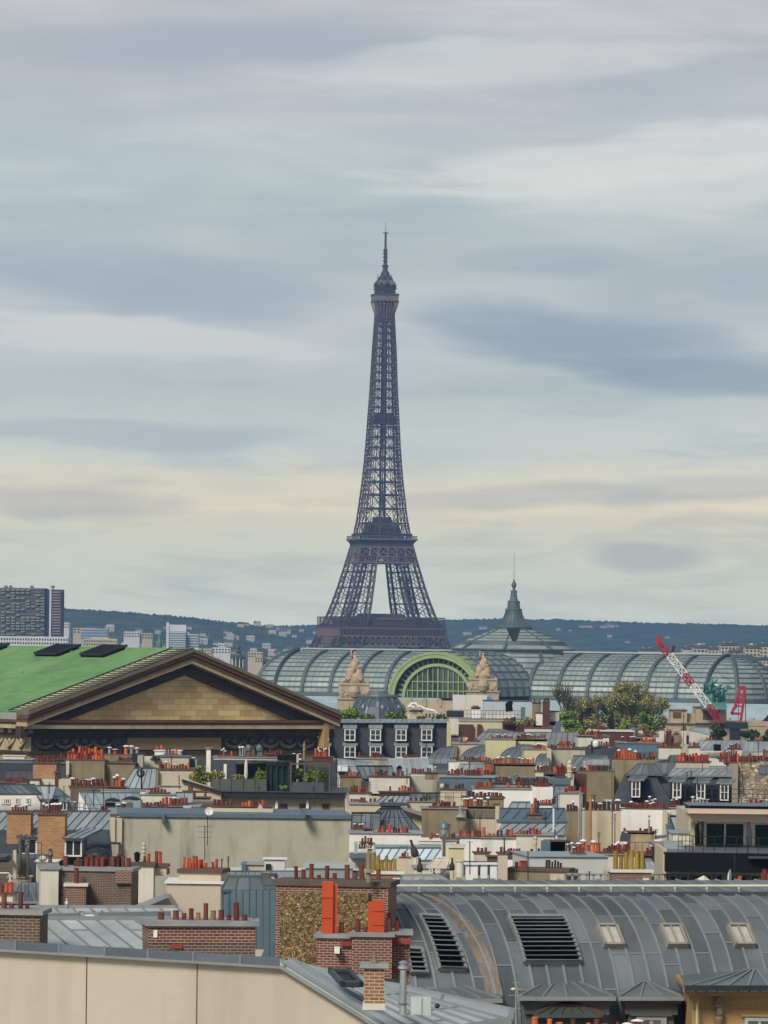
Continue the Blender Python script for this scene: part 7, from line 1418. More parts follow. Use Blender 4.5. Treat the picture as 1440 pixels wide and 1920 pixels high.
h.stack(395, 510, 1512, CAPB, Y=352, d=1.2, yb=1516, rows=((399, 436, 5, 11, 'b'), (446, 502, 9, 9, 'o'))); h.stack(396, 512, 1516, CREAM, Y=350, d=1.6, yb=1522, cap=0); mb = MB(); k = mpp(349); c = W(488, 1517, 349); mb.lathe(c, [(9 * k, 0), (.5 * k, 9 * k), (0, 9.3 * k)], 4, a0=pi / 4); mb.build('roof_vent', ZLIGHT, h.o)
aerial(384, 1548, 1612, 338, 'tall double-crossed aerial mast standing before the grey party wall', 3, 30); aerial(389, 1516, 1585, 339, 'round white dish on a thin mast against the grey party wall', 0, 6, dish=16)
# brick twins with zinc roof and dormers
h = House('zinc-roofed house with two white-framed dormers and two yellow brick chimneys', 110, 320); h.wall(-30, 215, 1630, SLATE, d=12, Y=323); h.roof((-30, 206, 1521), (-30, 206, 1556), Y=322, pitch=30, sk=-32, mat=ZLIGHT, sm=ZDARK); 
mb = MB(); mb.hexa([W(-30, 1640, 318), W(214, 1640, 318), W(214, 1640, 324), W(-30, 1640, 324), W(-30, 1556, 321.8), W(206, 1556, 321.8), W(206, 1556, 325), W(-30, 1556, 325)]); mb.build('mansard', SLATE, h.o)
h.stack(13, 58, 1524, BRICKO, Y=317, d=2.2, yb=1582, cap=2.5, rows=((21, 52, 6, 12, 'vb'),)); h.stack(71, 122, 1527, BRICKO, Y=315.5, d=2.4, yb=1612, cap=2.5, rows=((79, 116, 7, 13, 'vo'),))
h.dormer(36, 70, 1572, 1602, Y=316.4, rx=5, rise=15, d=4.6, roofm=(ZINC, ZDARK), lean=18, over=.3); h.dormer(121, 154, 1574, 1606, Y=314, rx=4, rise=14, d=5.5, roofm=(ZLIGHT, ZDARK), lean=26, over=.35)
mb = MB(); k = mpp(309); c = W(184, 1599, 309); mb.lathe(c, [(24 * k, -4 * k), (23 * k, 0), (17 * k, 6 * k), (7 * k, 9.5 * k), (0, 10 * k)], 16); mb.lathe(c, [(20 * k, -14 * k), (20 * k, -4 * k)], 16); mb.build('round_roof_light', DARKMETAL, h.o)
h = House('dark roof corner with thick metal flues and a cream pole at the left edge', 30, 290); h.wall(-40, 76, 1608, ZDARK, d=6); h.wall(-40, 40, 1612, BRICKD, Y=288, d=2, yb=1660); h.stack(15, 56, 1645, CREAM, Y=284, d=1.6, yb=1670, cap=3, capm=BEIGE); h.wall(68, 106, 1616, PALE, Y=285, d=2.5, cap=2.2, capm=WHITE)
k = mpp(284); mb = MB()
for x, y0, y1, r in ((37.5, 1570, 1644, 3.4), (51, 1588, 1650, 4), (44.5, 1608, 1644, 3)): mb.tube([W(x, y1, 283), W(x, y0, 283)], r * k, 10)
mb.lathe(W(51, 1586, 283), [(4.5 * k, 0), (5.5 * k, 3 * k), (4.5 * k, 7 * k), (6 * k, 8 * k), (3 * k, 11 * k)], 10); mb.lathe(W(37.5, 1569, 283), [(4 * k, 0), (4.4 * k, 3 * k), (3.8 * k, 6 * k)], 10); mb.lathe(W(94, 1622, 284), [(4 * k, 0), (3.6 * k, 14 * k), (6 * k, 19 * k), (3 * k, 26 * k), (4 * k, 30 * k)], 10); mb.build('metal_flue', surf('old_flue', (.17, .16, .14), (.12, .115, .10), 1.5, .5, .4), h.o)
mb = MB(); mb.bar(W(28, 1648, 282), W(28, 1594, 282), 6 * k, .5); mb.build('cream_pole', CREAM, h.o); mb = MB(); mb.tube([W(-10, 1612, 283), W(14, 1612, 283), W(17, 1608, 281)], 5 * k, 12); mb.build('drum_vent', DARKMETAL, h.o)
mb = MB(); c = W(80, 1610, 284); mb.blob(c, 8 * k, 8 * k, 6 * k, 10, 6); mb.build('white_cowl', PALE, h.o); rail(h.o, 66, 78, 1580, 1660, 281, 1, 0)
h.roof((20, 76, 1656), (-20, 130, 1690), Y=268, pitch=20, mat=ZINC, sm=ZSEAM); rail(h.o, 40, 68, 1654, 1682, 266, 2, 0)
mb = MB(); mb.tube([W(-10, 1637, 262), W(17, 1637, 262), W(19, 1640, 262), W(19, 1662, 262)], 1.4 * mpp(262), 6); mb.build('white_pipe', PAINTW, h.o)
# middle: render chimneys, metal-clad wall and boxes
h = House('white and dark brick chimney mass with a long grey cap beside the cream pillar', 172, 232); h.stack(77, 110, 1628, PALE, d=3, yb=1720, yaw=6, cap=6, capm=CONC); h.stack(109, 246, 1630, BRICKD, Y=232.5, d=2.4, yb=1720, yaw=-6, cap=6, capm=CONC, rows=((118, 246, 13, 18, 'b_bdbbb'), (142, 150, 1, 24, 'b'), (150, 232, 6, 20, 'b', None, .4))); h.stack(123, 161, 1660, BRICK, Y=231.2, d=1, yb=1720, cap=5, capm=PALE, rows=((138, 149, 1, 27, 'b'),)); h.stack(217, 247, 1632, BRICK, Y=231.9, d=2, yb=1656, cap=0, name='chimney_return')
h.wall(70, 250, 1702, PALE, Y=234, d=6)
h = House('cream chimney pillar with bright orange pots and an iron cowl', 278, 240); h.stack(246, 288, 1622, PALE, d=2, yb=1700, cap=5, capm=CAPB, rows=((268, 282, 2, 19, 'o'),)); h.stack(286, 313, 1624, CREAM, Y=241, d=1.4, yb=1642, cap=5, capm=CAPB, rows=((290, 304, 2, 20, 'o'),)); h.wall(246, 318, 1690, PALE, Y=243, d=4)
mb = MB(); k = mpp(240); c = W(257, 1616, 240.6); mb.lathe(c, [(2 * k, 0), (5.5 * k, 4 * k), (5 * k, 6 * k), (5.5 * k, 12 * k), (6 * k, 16 * k), (2 * k, 19 * k)], 8); mb.build('iron_cowl', BLACK, h.o); mb = MB(); c = W(269, 1612, 241.5); mb.lathe(c, [(4 * k, 0), (4 * k, 12 * k), (5.4 * k, 14 * k), (4 * k, 18 * k), (5.4 * k, 21 * k), (3.6 * k, 25 * k), (4.4 * k, 29 * k), (2 * k, 33 * k)], 10); mb.build('stone_finial', BEIGE, h.o)
pots(h.o, 311, 319, 1, 1638, 13, 239, 'o')
h = House('heavy brown-capped chimney above a plain beige wall, ten orange pots on top', 375, 232); h.stack(336, 414, 1634, BEIGE, d=2.4, yb=1660, yaw=-7, cap=7, capm=CAPB, rows=((342, 376, 6, 21, 'o'), (350, 390, 5, 17, 'o', None, .5), (396, 409, 2, 18, 'o'))); h.wall(312, 414, 1656, BEIGE, Y=230, d=5, cap=1.4, capm=WHITE); h.wall(243, 320, 1700, PALE, Y=232, d=3)
mb = MB(); mb.poly([W(248, 1705, 226), W(312, 1680, 226), W(316, 1684, 226), W(330, 1705, 226)], (0, 3, 0)); mb.build('gable_wall', BEIGE, h.o); mb = MB(); mb.bar(W(246, 1706, 225.6), W(314, 1678, 225.6), .4, .25); mb.build('gable_coping', ZLIGHT, h.o)
h = House('standing-seam blue-grey metal box roof between the beige wall and rubble chimney', 470, 214); h.wall(416, 522, 1668, ZBLUE, d=8, yaw=-14); h.roof((428, 505, 1643), (415, 522, 1668), Y=214, pitch=35, mat=ZINC)
mb = MB()
for i in range(9): x = 418 + i * 12.5; mb.bar(W(x, 1800, 213.4 - i * .42), W(x, 1668, 213.4 - i * .42), .05, .06)
mb.build('wall_seam', ZDARK, h.o); h.wall(478, 486, 1723, ZLIGHT, Y=211.0, d=.8, yb=1729, name='vent_flap')
h = House('flat zinc roof with condenser units in front of the grey party wall', 540, 268); h.wall(412, 700, 1640, PALE, d=9); h.roof((412, 700, 1634), (412, 700, 1648), Y=262, pitch=12, mat=ZLIGHT, sm=ZBLUE, sp=1.4); h.wall(454, 496, 1621, CREAM, Y=268, d=3, yb=1638, cap=1.4, capm=ZLIGHT, name='roof_box'); h.wall(453, 461, 1620, ZBLUE, Y=267.6, d=3.2, yb=1638, name='side_panel'); h.wall(573, 661, 1627, ZLIGHT, Y=262, d=5, yb=1660, cap=3.5, capm=GPSILL, name='lidded_box')
h.wall(496, 534, 1611, AIRW, Y=266, d=2, yb=1634, cap=1, capm=PAINTW, name='condenser'); h.win(498, 508, 1620, 1631, 265.9, frame=DARKMETAL, mull=2, cross=2, name='vent_grille'); h.stack(492, 515, 1640, GREYW, Y=262, d=1.2, yb=1660, cap=2); rail(h.o, 418, 490, 1634, 1640, 263, 6, 0)
aerial(428, 1606, 1632, 261, 'short dark aerial rod on the flat zinc roof', 3, 6); aerial(416, 1610, 1632, 262, 'short pole with a hook at the end of the flat roof', 2, 5)
# modern terrace block at the right
h = House('modern terrace block with large glass doors, awning box and black bands', 1350, 268, 'building', 'terrace_block'); X = lambda x, y, Y: W(x, y, Y)
h.wall(1292, 1500, 1524, BEIGE, d=12, Y=276); h.wall(1294, 1500, 1510, BLACK, Y=270, d=4.5, yb=1521, cap=1.2, capm=ZINC, name='roof_band'); h.wall(1292, 1500, 1521, surf('pink_fascia', (.50, .41, .32), (.44, .36, .28), .6, .85), Y=267.5, d=3, yb=1540, name='fascia'); h.wall(1290, 1500, 1519, AWN, Y=266.8, d=3, yb=1525, name='awning_box')
h.wall(1298, 1303, 1538, CREAM, Y=270, d=2, yb=1602, name='pier'); 
for x0, x1 in ((1302, 1314), (1316, 1318)): h.win(x0, x1, 1540, 1600, 272, pane=GLASST, frame=CREAM, mull=0)
h.win(1319, 1399, 1540, 1596, 271, frame=WINW, pane=GLASST, fr=.16); h.win(1410, 1480, 1542, 1598, 271, frame=WINW, pane=GLASST, fr=.16); h.wall(1400, 1409, 1540, PAINTW, Y=271.4, d=1, yb=1600, name='pier')
h.wall(1244, 1500, 1597, ZINC, Y=262, d=14, yb=1601, name='terrace_floor'); h.wall(1248, 1500, 1599, BLACK, Y=261, d=13, yb=1634, name='black_band'); h.wall(1243, 1250, 1592, CREAM, Y=262, d=8, name='pier'); h.wall(1243, 1500, 1634, CREAM, Y=261.5, d=1, yb=1638, name='sill'); h.wall(1248, 1500, 1636, PALE, Y=265, d=9)
for i in range(9): h.win(1252 + i * 22, 1270 + i * 22, 1640, 1668, 264.9, frame=PAINTW if i % 2 else STEEL, pane=GLASST, mull=0)
h.wall(1354, 1364, 1638, PALE, Y=264, d=1, name='pier'); h.wall(1262, 1300, 1562, PALE, Y=272, d=4, cap=1.4, capm=ZLIGHT); h.wall(1245, 1282, 1580, ZLIGHT, Y=266, d=3, yb=1598, name='roof_box')
rail(h.o, 1272, 1300, 1566, 1598, 261.6, 4, 2); rail(h.o, 1298, 1402, 1568, 1598, 261.4, 5, 1); rail(h.o, 1403, 1500, 1571, 1600, 261.3, 5, 1); rail(h.o, 1324, 1368, 1478, 1508, 272, 4, 2); rail(h.o, 1368, 1500, 1480, 1506, 272, 6, 2)
h.wall(1404, 1500, 1606, ZDARK, Y=260.4, d=1, yb=1610, name='ledge'); h.stack(1300, 1330, 1508, PALE, Y=280, d=1, rows=((1296, 1328, 5, 9, 's'),)); pots(h.o, 1384, 1460, 8, 1508, 9, 277, 'svb'); rail(h.o, 1377, 1378, 1603, 1656, 259, 1, 0)
pots(h.o, 1428, 1440, 1, 1648, 15, 236, 'o'); pots(h.o, 1382, 1392, 1, 1655, 12, 240, 'o')
h = House('grey crossbar railing and low pale walls behind the ridge rail at right', 1100, 240); h.wall(1050, 1250, 1662, PALE, d=5); rail(h.o, 1060, 1140, 1639, 1668, 238, 6, 1, STEEL, .12); h.wall(1376, 1450, 1660, PALE, Y=239, d=5); rail(h.o, 1225, 1268, 1640, 1668, 238, 4, 1)
h.stack(1424, 1446, 1652, BRICKP, Y=238, d=1.2, rows=((1426, 1446, 2, 12, 'o'),))
o = thing('satellite_dish', 'large white satellite dish seen edge-on behind the ridge rail', 'satellite dish', W(1373, 1665, 228)); k = mpp(228); c = W(1369, 1647, 228); mb = MB(); pts = []
for f, dd in ((0, .8), (.5, .62), (.85, .22), (1, 0)): pts.append([c + Vector((-dd * 6 * k + 3.2 * k * f * cos(2 * pi * q / 16), 9 * k * f * cos(2 * pi * q / 16), 18 * k * f * sin(2 * pi * q / 16))) for q in range(16)])
for u, v in zip(pts, pts[1:]):
    for q in range(16): mb.quad(u[q], u[(q + 1) % 16], v[(q + 1) % 16], v[q])
mb.build('dish', PAINTW, o); mb = MB(); mb.tube([W(1373, 1672, 228.2), W(1374, 1640, 228.2)], 1.3 * k, 8); mb.bar(c + Vector((0, 0, -12 * k)), c + Vector((9 * k, 0, 0)), .05); mb.build('mount', DARKMETAL, o)
o = thing('roof_ventilator', 'round whitish ventilator drum lying behind the ridge rail', 'ventilator', W(1319, 1672, 222)); k = mpp(222); mb = MB(); mb.tube([W(1306, 1668, 222), W(1308, 1656, 222), W(1318, 1651, 222), W(1330, 1660, 222), W(1336, 1672, 222)], 9 * k, 12, taper=[7 * k, 9 * k, 10 * k, 9 * k, 7 * k])
for t in (.3, .5, .7): mb.tube([W(1306 + 26 * t, 1663, 222), W(1308 + 26 * t, 1661, 222)], 10.4 * k, 12)
mb.build('drum', PALE, o)
aerial(1105, 1634, 1668, 226, 'dark small aerial behind the ridge rail', 2, 8)

# ------------------------------------------------------------------ big curved zinc roof at the right
def mansard_roof():
    root = thing('zinc_mansard_building', 'large building with a curved grey zinc mansard roof, louvres and roof lights', 'building', (W(1090, 1900, 165).x, 165, 0))
    H_ = House.__new__(House); H_.Y = 165; H_.o = root
    yl, yr = 165.0, 168.5
    Wl = lambda px, py: W(px, py, yl + (yr - yl) * (px - 730) / 710)
    ridge = lambda px: 1678 + 0 * px
    reach, ps = 5.0, R(20)
    dn = Vector((sin(ps), -cos(ps), 0))
    def S(px0):      # profile starting at the ridge pixel px0: convex, gentle at the top, steep below
        top = Wl(px0, ridge(px0)); 
        def f(t):
            th = t * pi / 2
            return top + dn * (reach * sin(th) ** 1.0) + Vector((0, 0, -(1 - cos(th)) * 4.6 - t * .35))
        return f
    lo = lambda t: 790 + 56 * sin(t * pi / 2)
    def P(s, t): return S(max(790 + (1560 - 790) * s, lo(t)))(t)
    P9 = lambda s, t: S(max(790 + (1838 - 790) * s, lo(t)))(t)
    mb = MB(); zgrid(mb, P9, 34, 16, .075, .07, 0, 1, 1.7); mb.build('roof', [ZINC, ZSEAM], root, fix=False)
    # hip face towards the left
    a_r, b_r = Wl(640, 1672), Wl(790, 1678)
    dl = Vector((-.2, -1, 0)).normalized()
    def Pl(s, t):
        th = t * pi / 2; end = S(lo(t))(t); top = a_r.lerp(b_r, s); return Vector((top.x + (end.x - b_r.x) * (.25 + .75 * s), top.y + (end.y - b_r.y) * 1.0, end.z + (a_r.z - b_r.z) * (1 - s)))
    mb = MB(); zgrid(mb, Pl, 7, 16, .075, .07, 0, 1, 1.7); mb.build('roof', [ZINC, ZSEAM], root, fix=False)
    # brown stained valley where the two faces meet
    mb = MB(); f = lambda t: S(lo(t))(t); n_ = Vector((-.25, -.8, .5)).normalized()
    for k in range(16):
        p, q = f(k / 16) + n_ * .05, f((k + 1) / 16) + n_ * .05; w0, w1 = .10 + .50 * (k / 16), .10 + .50 * ((k + 1) / 16); mb.quad(p - Vector((w0, 0, 0)), p + Vector((.28, 0, 0)), q + Vector((.28, 0, 0)), q - Vector((w1, 0, 0)))
    mb.build('hip_flashing', surf('rusty_flashing', (.13, .10, .075), (.20, .175, .15), 1.2, .6, .2, .1, 3, .8, (.07, .045, .028), sscale=(6, 6, .6)), root)
    mb = MB(); 
    for i in range(17):
        p, q = Wl(730 + i * 65, 1677.5), Wl(730 + (i + 1) * 65, 1677.5); mb.bar(p, q, .35, .22); 
    mb.build('ridge_roll', ZDARK, root)
    def Pt(s, t): a = Wl(700 + 1138 * s, 1663); b = Wl(700 + 1138 * s, 1677); return Vector((b.x - 1.2 * (1 - t), b.y + 5 * (1 - t), b.z + .25 * (1 - t)))
    mb = MB(); zgrid(mb, Pt, 30, 3, .07, .06, 0, 1, 0); mb.build('roof_top', [ZINC, ZSEAM], root, fix=False)
    mb = MB()
    for i in range(19):
        x = 726 + i * 60; p = Wl(x, 1676); mb.tube([p, p + Vector((0, .3, .30))], .035, 6)
    mb.tube([Wl(720, 1661), Wl(1838, 1661)], .05, 8); mb.build('ridge_rail', PALE, root)
    body = MB(); p, q = Wl(740, 1700), Wl(1838, 1700); body.hexa([(p.x, yl + 1, 0), (q.x, yr + 1, 0), (q.x, yr + 14, 0), (p.x, yl + 14, 0), (p.x, yl + 1, p.z - 4.5), (q.x, yr + 1, q.z - 4.5), (q.x, yr + 14, q.z), (p.x, yl + 14, q.z)]); body.build('wall', BEIGE, root)
    # louvres set in the curve
    def louvre(fn, s0, s1, t0, t1, n=11):
        c = lambda s, t: fn(s, t); nn = (c(s1, (t0 + t1) / 2) - c(s0, (t0 + t1) / 2)).cross(c(s0, t1) - c(s0, t0)).normalized()
        if nn.y > 0: nn = -nn
        mb = MB(); e = nn * .07; m = 8
        for j in range(m):
            ta, tb = t0 + (t1 - t0) * j / m, t0 + (t1 - t0) * (j + 1) / m; mb.quad(c(s0, ta) + e, c(s1, ta) + e, c(s1, tb) + e, c(s0, tb) + e)
        o = mb.build('louvre', BLACK, root); mb = MB(); u = (c(s1, t0) - c(s0, t0)).normalized()
        for j in range(n):
            t = t0 + (t1 - t0) * (j + .5) / n; p, q = c(s0, t) + e, c(s1, t) + e; v = (c(s0, t1) - c(s0, t0)).normalized() * .13; up = nn * .20; mb.hexa([p, q, q + v * .2, p + v * .2, p + up + v, q + up + v, q + up + v * 1.35, p + up + v * 1.35])
        mb.build('slat', ZINC, o); mb = MB()
        for s_ in (s0, s1):
            for j in range(m): ta, tb = t0 + (t1 - t0) * j / m, t0 + (t1 - t0) * (j + 1) / m; mb.bar(c(s_, ta) + nn * .14, c(s_, tb) + nn * .10, .10, .2, up=nn)
        for t in (t0, t1): mb.bar(c(s0, t) + nn * .12, c(s1, t) + nn * .10, .11, .2, up=nn)
        mb.build('louvre_frame', ZSEAM, o)
    su = lambda px: (px - 790) / 770
    louvre(P, su(905), su(1007), .33, .62, 11); louvre(Pl, .62, .82, .33, .66, 11); louvre(Pl, .40, .52, .55, .68, 5)
    # roof lights
    for px in (1058, 1175, 1299):
        t0, t1 = .40, .535; s0, s1 = su(px), su(px + 39); a, b, c, d = P(s0, t0), P(s1, t0), P(s1, t1), P(s0, t1); n = (b - a).cross(d - a).normalized()
        if n.y > 0: n = -n
        mb = MB(); mb.hexa([a - n * .1, b - n * .1, c - n * .1, d - n * .1, a + n * .16, b + n * .16, c + n * .16, d + n * .16], 0)
        sh = lambda u, v: a * (1 - u) * (1 - v) + b * u * (1 - v) + c * u * v + d * (1 - u) * v
        for u0, u1 in ((.12, .46), (.54, .88)): mb.quad(sh(u0, .1) + n * .17, sh(u1, .1) + n * .17, sh(u1, .9) + n * .17, sh(u0, .9) + n * .17, 1)
        for u in (.06, .94): mb.bar(sh(u, 0) + n * .2, sh(u, 1) + n * .2, .09, .12, up=n)
        mb.bar(sh(.5, .03) + n * .19, sh(.5, .97) + n * .19, .06, .08, up=n)
        for v in (.04, .96): mb.bar(sh(.02, v) + n * .2, sh(.98, v) + n * .2, .09, .12, up=n)
        mb.build('roof_light', [surf('roof_light_frame', (.33, .30, .25), (.25, .23, .19), 2, .6, .2) if 'roof_light_frame' not in MATS else MATS['roof_light_frame'], GLASSW], root)
    # big dormers at the eave
    def lid(x0, x1, xa, xb, y_ap, y_ed, Y, dp, name='dormer_roof', parent=None):
        a, b = W(x0, y_ed, Y), W(x1, y_ed, Y); ya = Y + dp * .5; c, d = W(xa, y_ap, ya), W(xb, y_ap, ya); bk = W(xb, y_ap + 2, Y + dp)
        mb = MB(); Pf = bil(c, d, b, a); zgrid(mb, Pf, max(3, round((b - a).length / .75)), 4, .07, .06, 0, 1, 0)
        a2, b2 = a + Vector((.2, dp, 0)), b + Vector((.2, dp, 0)); mb.add([a, c, a2], [(0, 1, 2)], 0); mb.add([b, d, b2], [(0, 1, 2)], 0); mb.add([c, d, b2, a2], [(0, 1, 2, 3)], 0); mb.bar(a, c, .09, .09, mi=1); mb.bar(b, d, .09, .09, mi=1)
        mb.bar(a - Vector((.05, 0, .06)), b + Vector((.05, 0, -.06)), .2, .14, mi=1); mb.quad(a - Vector((0, 0, .14)), b - Vector((0, 0, .14)), b2 - Vector((0, 0, .14)), a2 - Vector((0, 0, .14)), 1)
        return mb.build(name, [ZINC, ZSEAM], parent or root, fix=False)
    for (x0, x1, Y, xa, xb, ya, ye, w) in ((990, 1136, 160.6, 1028, 1082, 1840, 1869, 1), (1178, 1264, 160.6, 1207, 1211, 1840, 1869, 2)):
        mb = MB(); a, b = W(x0, 1874, Y), W(x1, 1874, Y); mb.box(a.x, b.x, Y, Y + 4, a.z - 9, a.z); d_ = mb.build('dormer', surf('dormer_lead', (.10, .105, .105), (.075, .08, .08), .8, .6, .2) if 'dormer_lead' not in MATS else MATS['dormer_lead'], root)
        mb = MB(); mb.box(a.x - .25, b.x + .25, Y - .3, Y + 4, a.z - .12, a.z + .08); mb.box(a.x - .12, b.x + .12, Y - .16, Y + 4, a.z - .5, a.z - .12); mb.build('dormer_cornice', MATS['dormer_lead'], d_)
        lid(x0 - 16, x1 + 16, xa, xb, ya, ye, Y - .5, 4.4, parent=d_)
        if w == 2: window(d_, 1192, 1250, 1902, 1960, Y - .02, frame=surf('grey_frame', (.30, .30, .28), (.25, .25, .23), 1, .6), fr=.2, mull=1, name='dormer_window'); mb = MB(); p, q = W(1182, 1888, Y), W(1260, 1888, Y); mb.box(p.x, q.x, Y - .18, Y, p.z - .3, p.z); mb.build('lintel', MATS['dormer_lead'], d_)
        else:
            mb = MB(); cc = [W(1000 + (1130 - 1000) * k / 12, 1905 - 20 * sin(pi * k / 12), Y - .05) for k in range(13)]
            for u, v in zip(cc, cc[1:]): mb.bar(u, v, .5, .3)
            mb.build('arched_pediment', MOULD, d_)
            mb = MB(); P3 = lambda s, t: W(1004 + 122 * (s if t > .5 else .25 + .5 * s), 1886 + 20 * t, Y - .3 - 1.2 * t); pa, pb, pc, pd = W(1040, 1886, Y - .2), W(1088, 1886, Y - .2), W(1126, 1905, Y - 1.6), W(1002, 1905, Y - 1.6); zgrid(mb, bil(pa, pb, pc, pd), 5, 3, .05, .05, 0, 1, 0); mb.add([pa, pd, pd + Vector((0, 1.5, 0))], [(0, 1, 2)]); mb.add([pb, pc, pc + Vector((0, 1.5, 0))], [(0, 1, 2)]); mb.bar(pd, pc, .14, .12, mi=1); mb.build('green_canopy', [surf('canopy_green', (.055, .075, .05), (.075, .095, .06), .6, .6, .2), ZDARK], d_, fix=False)
            mb = MB(); a1, b1 = W(1004, 1908, Y - 1.4), W(1124, 1908, Y - 1.4); mb.box(a1.x, b1.x, Y - 1.4, Y - .1, a1.z - 6, a1.z); mb.build('bay', surf('bay_dark', (.012, .02, .016), (.02, .03, .022), 1, .5), d_)
    lid(788, 940, 800, 852, 1843, 1873, 159.5, 4.2)
    mb = MB(); a, b = W(800, 1876, 160.2), W(925, 1876, 160.2); mb.box(a.x, b.x, 160.2, 164, a.z - 8, a.z); mb.build('dormer', MATS['dormer_lead'], root)
    # stone pavilion at the right
    Y = 157.5; pv = House('golden stone pavilion with a hipped zinc roof and a carved pilaster, lower right', 1380, Y, 'pavilion', 'stone_pavilion')
    pv.wall(1298, 1560, 1866, LIMEG, d=5); pv.wall(1292, 1560, 1858, LIMEG, Y=Y - .4, d=5.6, yb=1867, name='cornice'); pv.wall(1287, 1560, 1851, LIMEG, Y=Y - .75, d=6, yb=1858.5, name='cornice'); pv.wall(1298, 1560, 1886, LIMEG, Y=Y - .12, d=1, yb=1889, name='string_course')
    lid(1283, 1600, 1398, 1440, 1819, 1852, Y - .9, 6.0, 'roof', pv.o)
    mb = MB()
    for i in range(15): p = W(1285 + i * 20, 1853, Y - 1.0); mb.box(p.x - .03, p.x + .03, Y - 1.05, Y - .9, p.z - .12, p.z + .04)
    p, q = W(1284, 1851, Y - 1.0), W(1560, 1851, Y - 1.0); mb.bar(p - Vector((0, 0, .02)), q - Vector((0, 0, .02)), .18, .16); mb.build('gutter', DARKMETAL, pv.o)
    k = mpp(Y); mb = MB(); a = W(1340, 1866, Y); mb.box(a.x, a.x + 17 * k, Y - .35, Y, a.z - 20 * k, a.z); a2 = W(1343, 1887, Y); mb.box(a2.x, a2.x + 10 * k, Y - .3, Y, a2.z - 40 * k, a2.z); mb.blob(W(1348, 1875, Y - .35), 6 * k, .14, 7 * k, 10, 6); mb.lathe(W(1348, 1914, Y - .2), [(6 * k, -20 * k), (8 * k, -2 * k), (9 * k, 4 * k), (6 * k, 8 * k), (9 * k, 13 * k)], 12); mb.build('pilaster', surf('weathered_stone', (.20, .15, .09), (.14, .10, .065), 1, .9), pv.o)
    mb = MB(); mb.tube([W(1307, 1960, Y - .3), W(1307, 1880, Y - .3), W(1309, 1876, Y - .2)], 2.6 * k, 8); mb.build('downpipe', CREAM, pv.o); window(pv.o, 1395, 1452, 1908, 1980, Y, frame=GPSILL, fr=.12, mull=1); pv.wall(1390, 1460, 1901, LIMEG, Y=Y - .15, d=.4, yb=1906, name='lintel')
    return root
mr = mansard_roof()
h = House('low chimney at the bottom edge with flower-red pots before the dormers', 1075, 140); h.stack(984, 1210, 1937, BRICK, d=1.2, yb=1990, rows=((996, 1010, 1, 30, 'o'), (1024, 1036, 1, 34, 'o'), (1069, 1081, 1, 32, 'o'), (1112, 1124, 1, 30, 'o'), (1042, 1056, 1, 25, 'o'), (1098, 1108, 1, 22, 'o'), (1128, 1140, 1, 22, 'o'), (1155, 1162, 1, 26, 'o'), (1168, 1184, 1, 19, 'w'), (1186, 1204, 1, 27, 'w')))
o = thing('roof_mast', 'grey lattice mast with small cross arms at the bottom beside the large dormer', 'mast', W(967, 1960, 138)); k = mpp(138); mb = MB(); mb.tube([W(967, 1960, 138), W(967, 1838, 138)], 2.6 * k, 8, taper=[2.6 * k, .8 * k])
for y, w in ((1842, 7), (1853, 9), (1866, 14), (1890, 10)): mb.bar(W(967 - w, y, 138), W(967 + w, y + .5, 138), 1.2 * k, 1.2 * k)
mb.build('mast', STEEL, o); mb = MB(); mb.lathe(W(962, 1858, 138), [(2 * k, 0), (5 * k, 3 * k), (2 * k, 6 * k)], 8); mb.build('lamp', PALE, o)

# ------------------------------------------------------------------ nearest roofs and chimneys
h = House('tall chimney of golden rubble stone framed in red brick, eleven rust pots', 622, 161, 'chimney', 'rubble_chimney')
h.stack(518, 728, 1656, BRICK, d=2.2, yb=1860, yaw=-8, cap=9, capm=surf('mossy_cap', (.12, .095, .07), (.08, .065, .05), 1.5, .95, 0, .3, 6), rows=((551, 560, 1, 25, 'b'), (564, 574, 1, 17, 'b'), (579, 589, 1, 26, 'b'), (593, 603, 1, 15, 'b'), (608, 618, 1, 27, 'b'), (622, 632, 1, 14, 'b'), (646, 656, 1, 26, 'b'), (661, 670, 1, 16, 'b'), (674, 685, 1, 27, 'b'), (687, 696, 1, 20, 't'), (704, 714, 1, 27, 'b')))
h.wall(526, 604, 1672, RUBBLE, Y=160.6, d=1, yaw=-8, yb=1830, name='rubble_panel'); h.wall(632, 690, 1675, RUBBLE, Y=159.2, d=1, yaw=-8, yb=1830, name='rubble_panel'); h.wall(600, 640, 1690, RUBBLE, Y=159.6, d=.9, yaw=-8, yb=1830, name='rubble_panel'); h.wall(512, 730, 1835, PALE, Y=162, d=4)
mb = MB(); k = mpp(160); mb.tube([W(691, 1655, 160), W(691, 1600, 160)], 4.6 * k, 10); mb.lathe(W(691, 1590, 160), [(6 * k, 0), (6 * k, 3 * k), (4 * k, 6 * k)], 10); mb.lathe(W(691, 1636, 160), [(10 * k, 0), (9 * k, 3 * k), (4 * k, 5 * k)], 10); mb.build('tall_flue', TAN, h.o)
h = House('red brick chimney with two tall orange metal flues and stepped caps', 680, 150, 'chimney', 'brick_chimney')
def orange_duct(x0, x1, y0, y1, Y, d):
    a, b = W(x0, y1, Y), W(x1, y0, Y); mb = MB(); f = (b.x - a.x)
    mb.box(a.x, a.x + f * .72, Y, Y + d, a.z, b.z); mb.box(a.x + f * .70, b.x, Y + d * .25, Y + d * .9, a.z, b.z - .05)
    for i in range(2): z = a.z + (b.z - a.z) * (.3 + .4 * i); mb.box(a.x - .02, a.x + f * .73, Y - .03, Y + d, z, z + .05)
    mb.box(a.x + .03, a.x + f * .69, Y + .03, Y + d - .03, b.z, b.z + .02)
    return mb
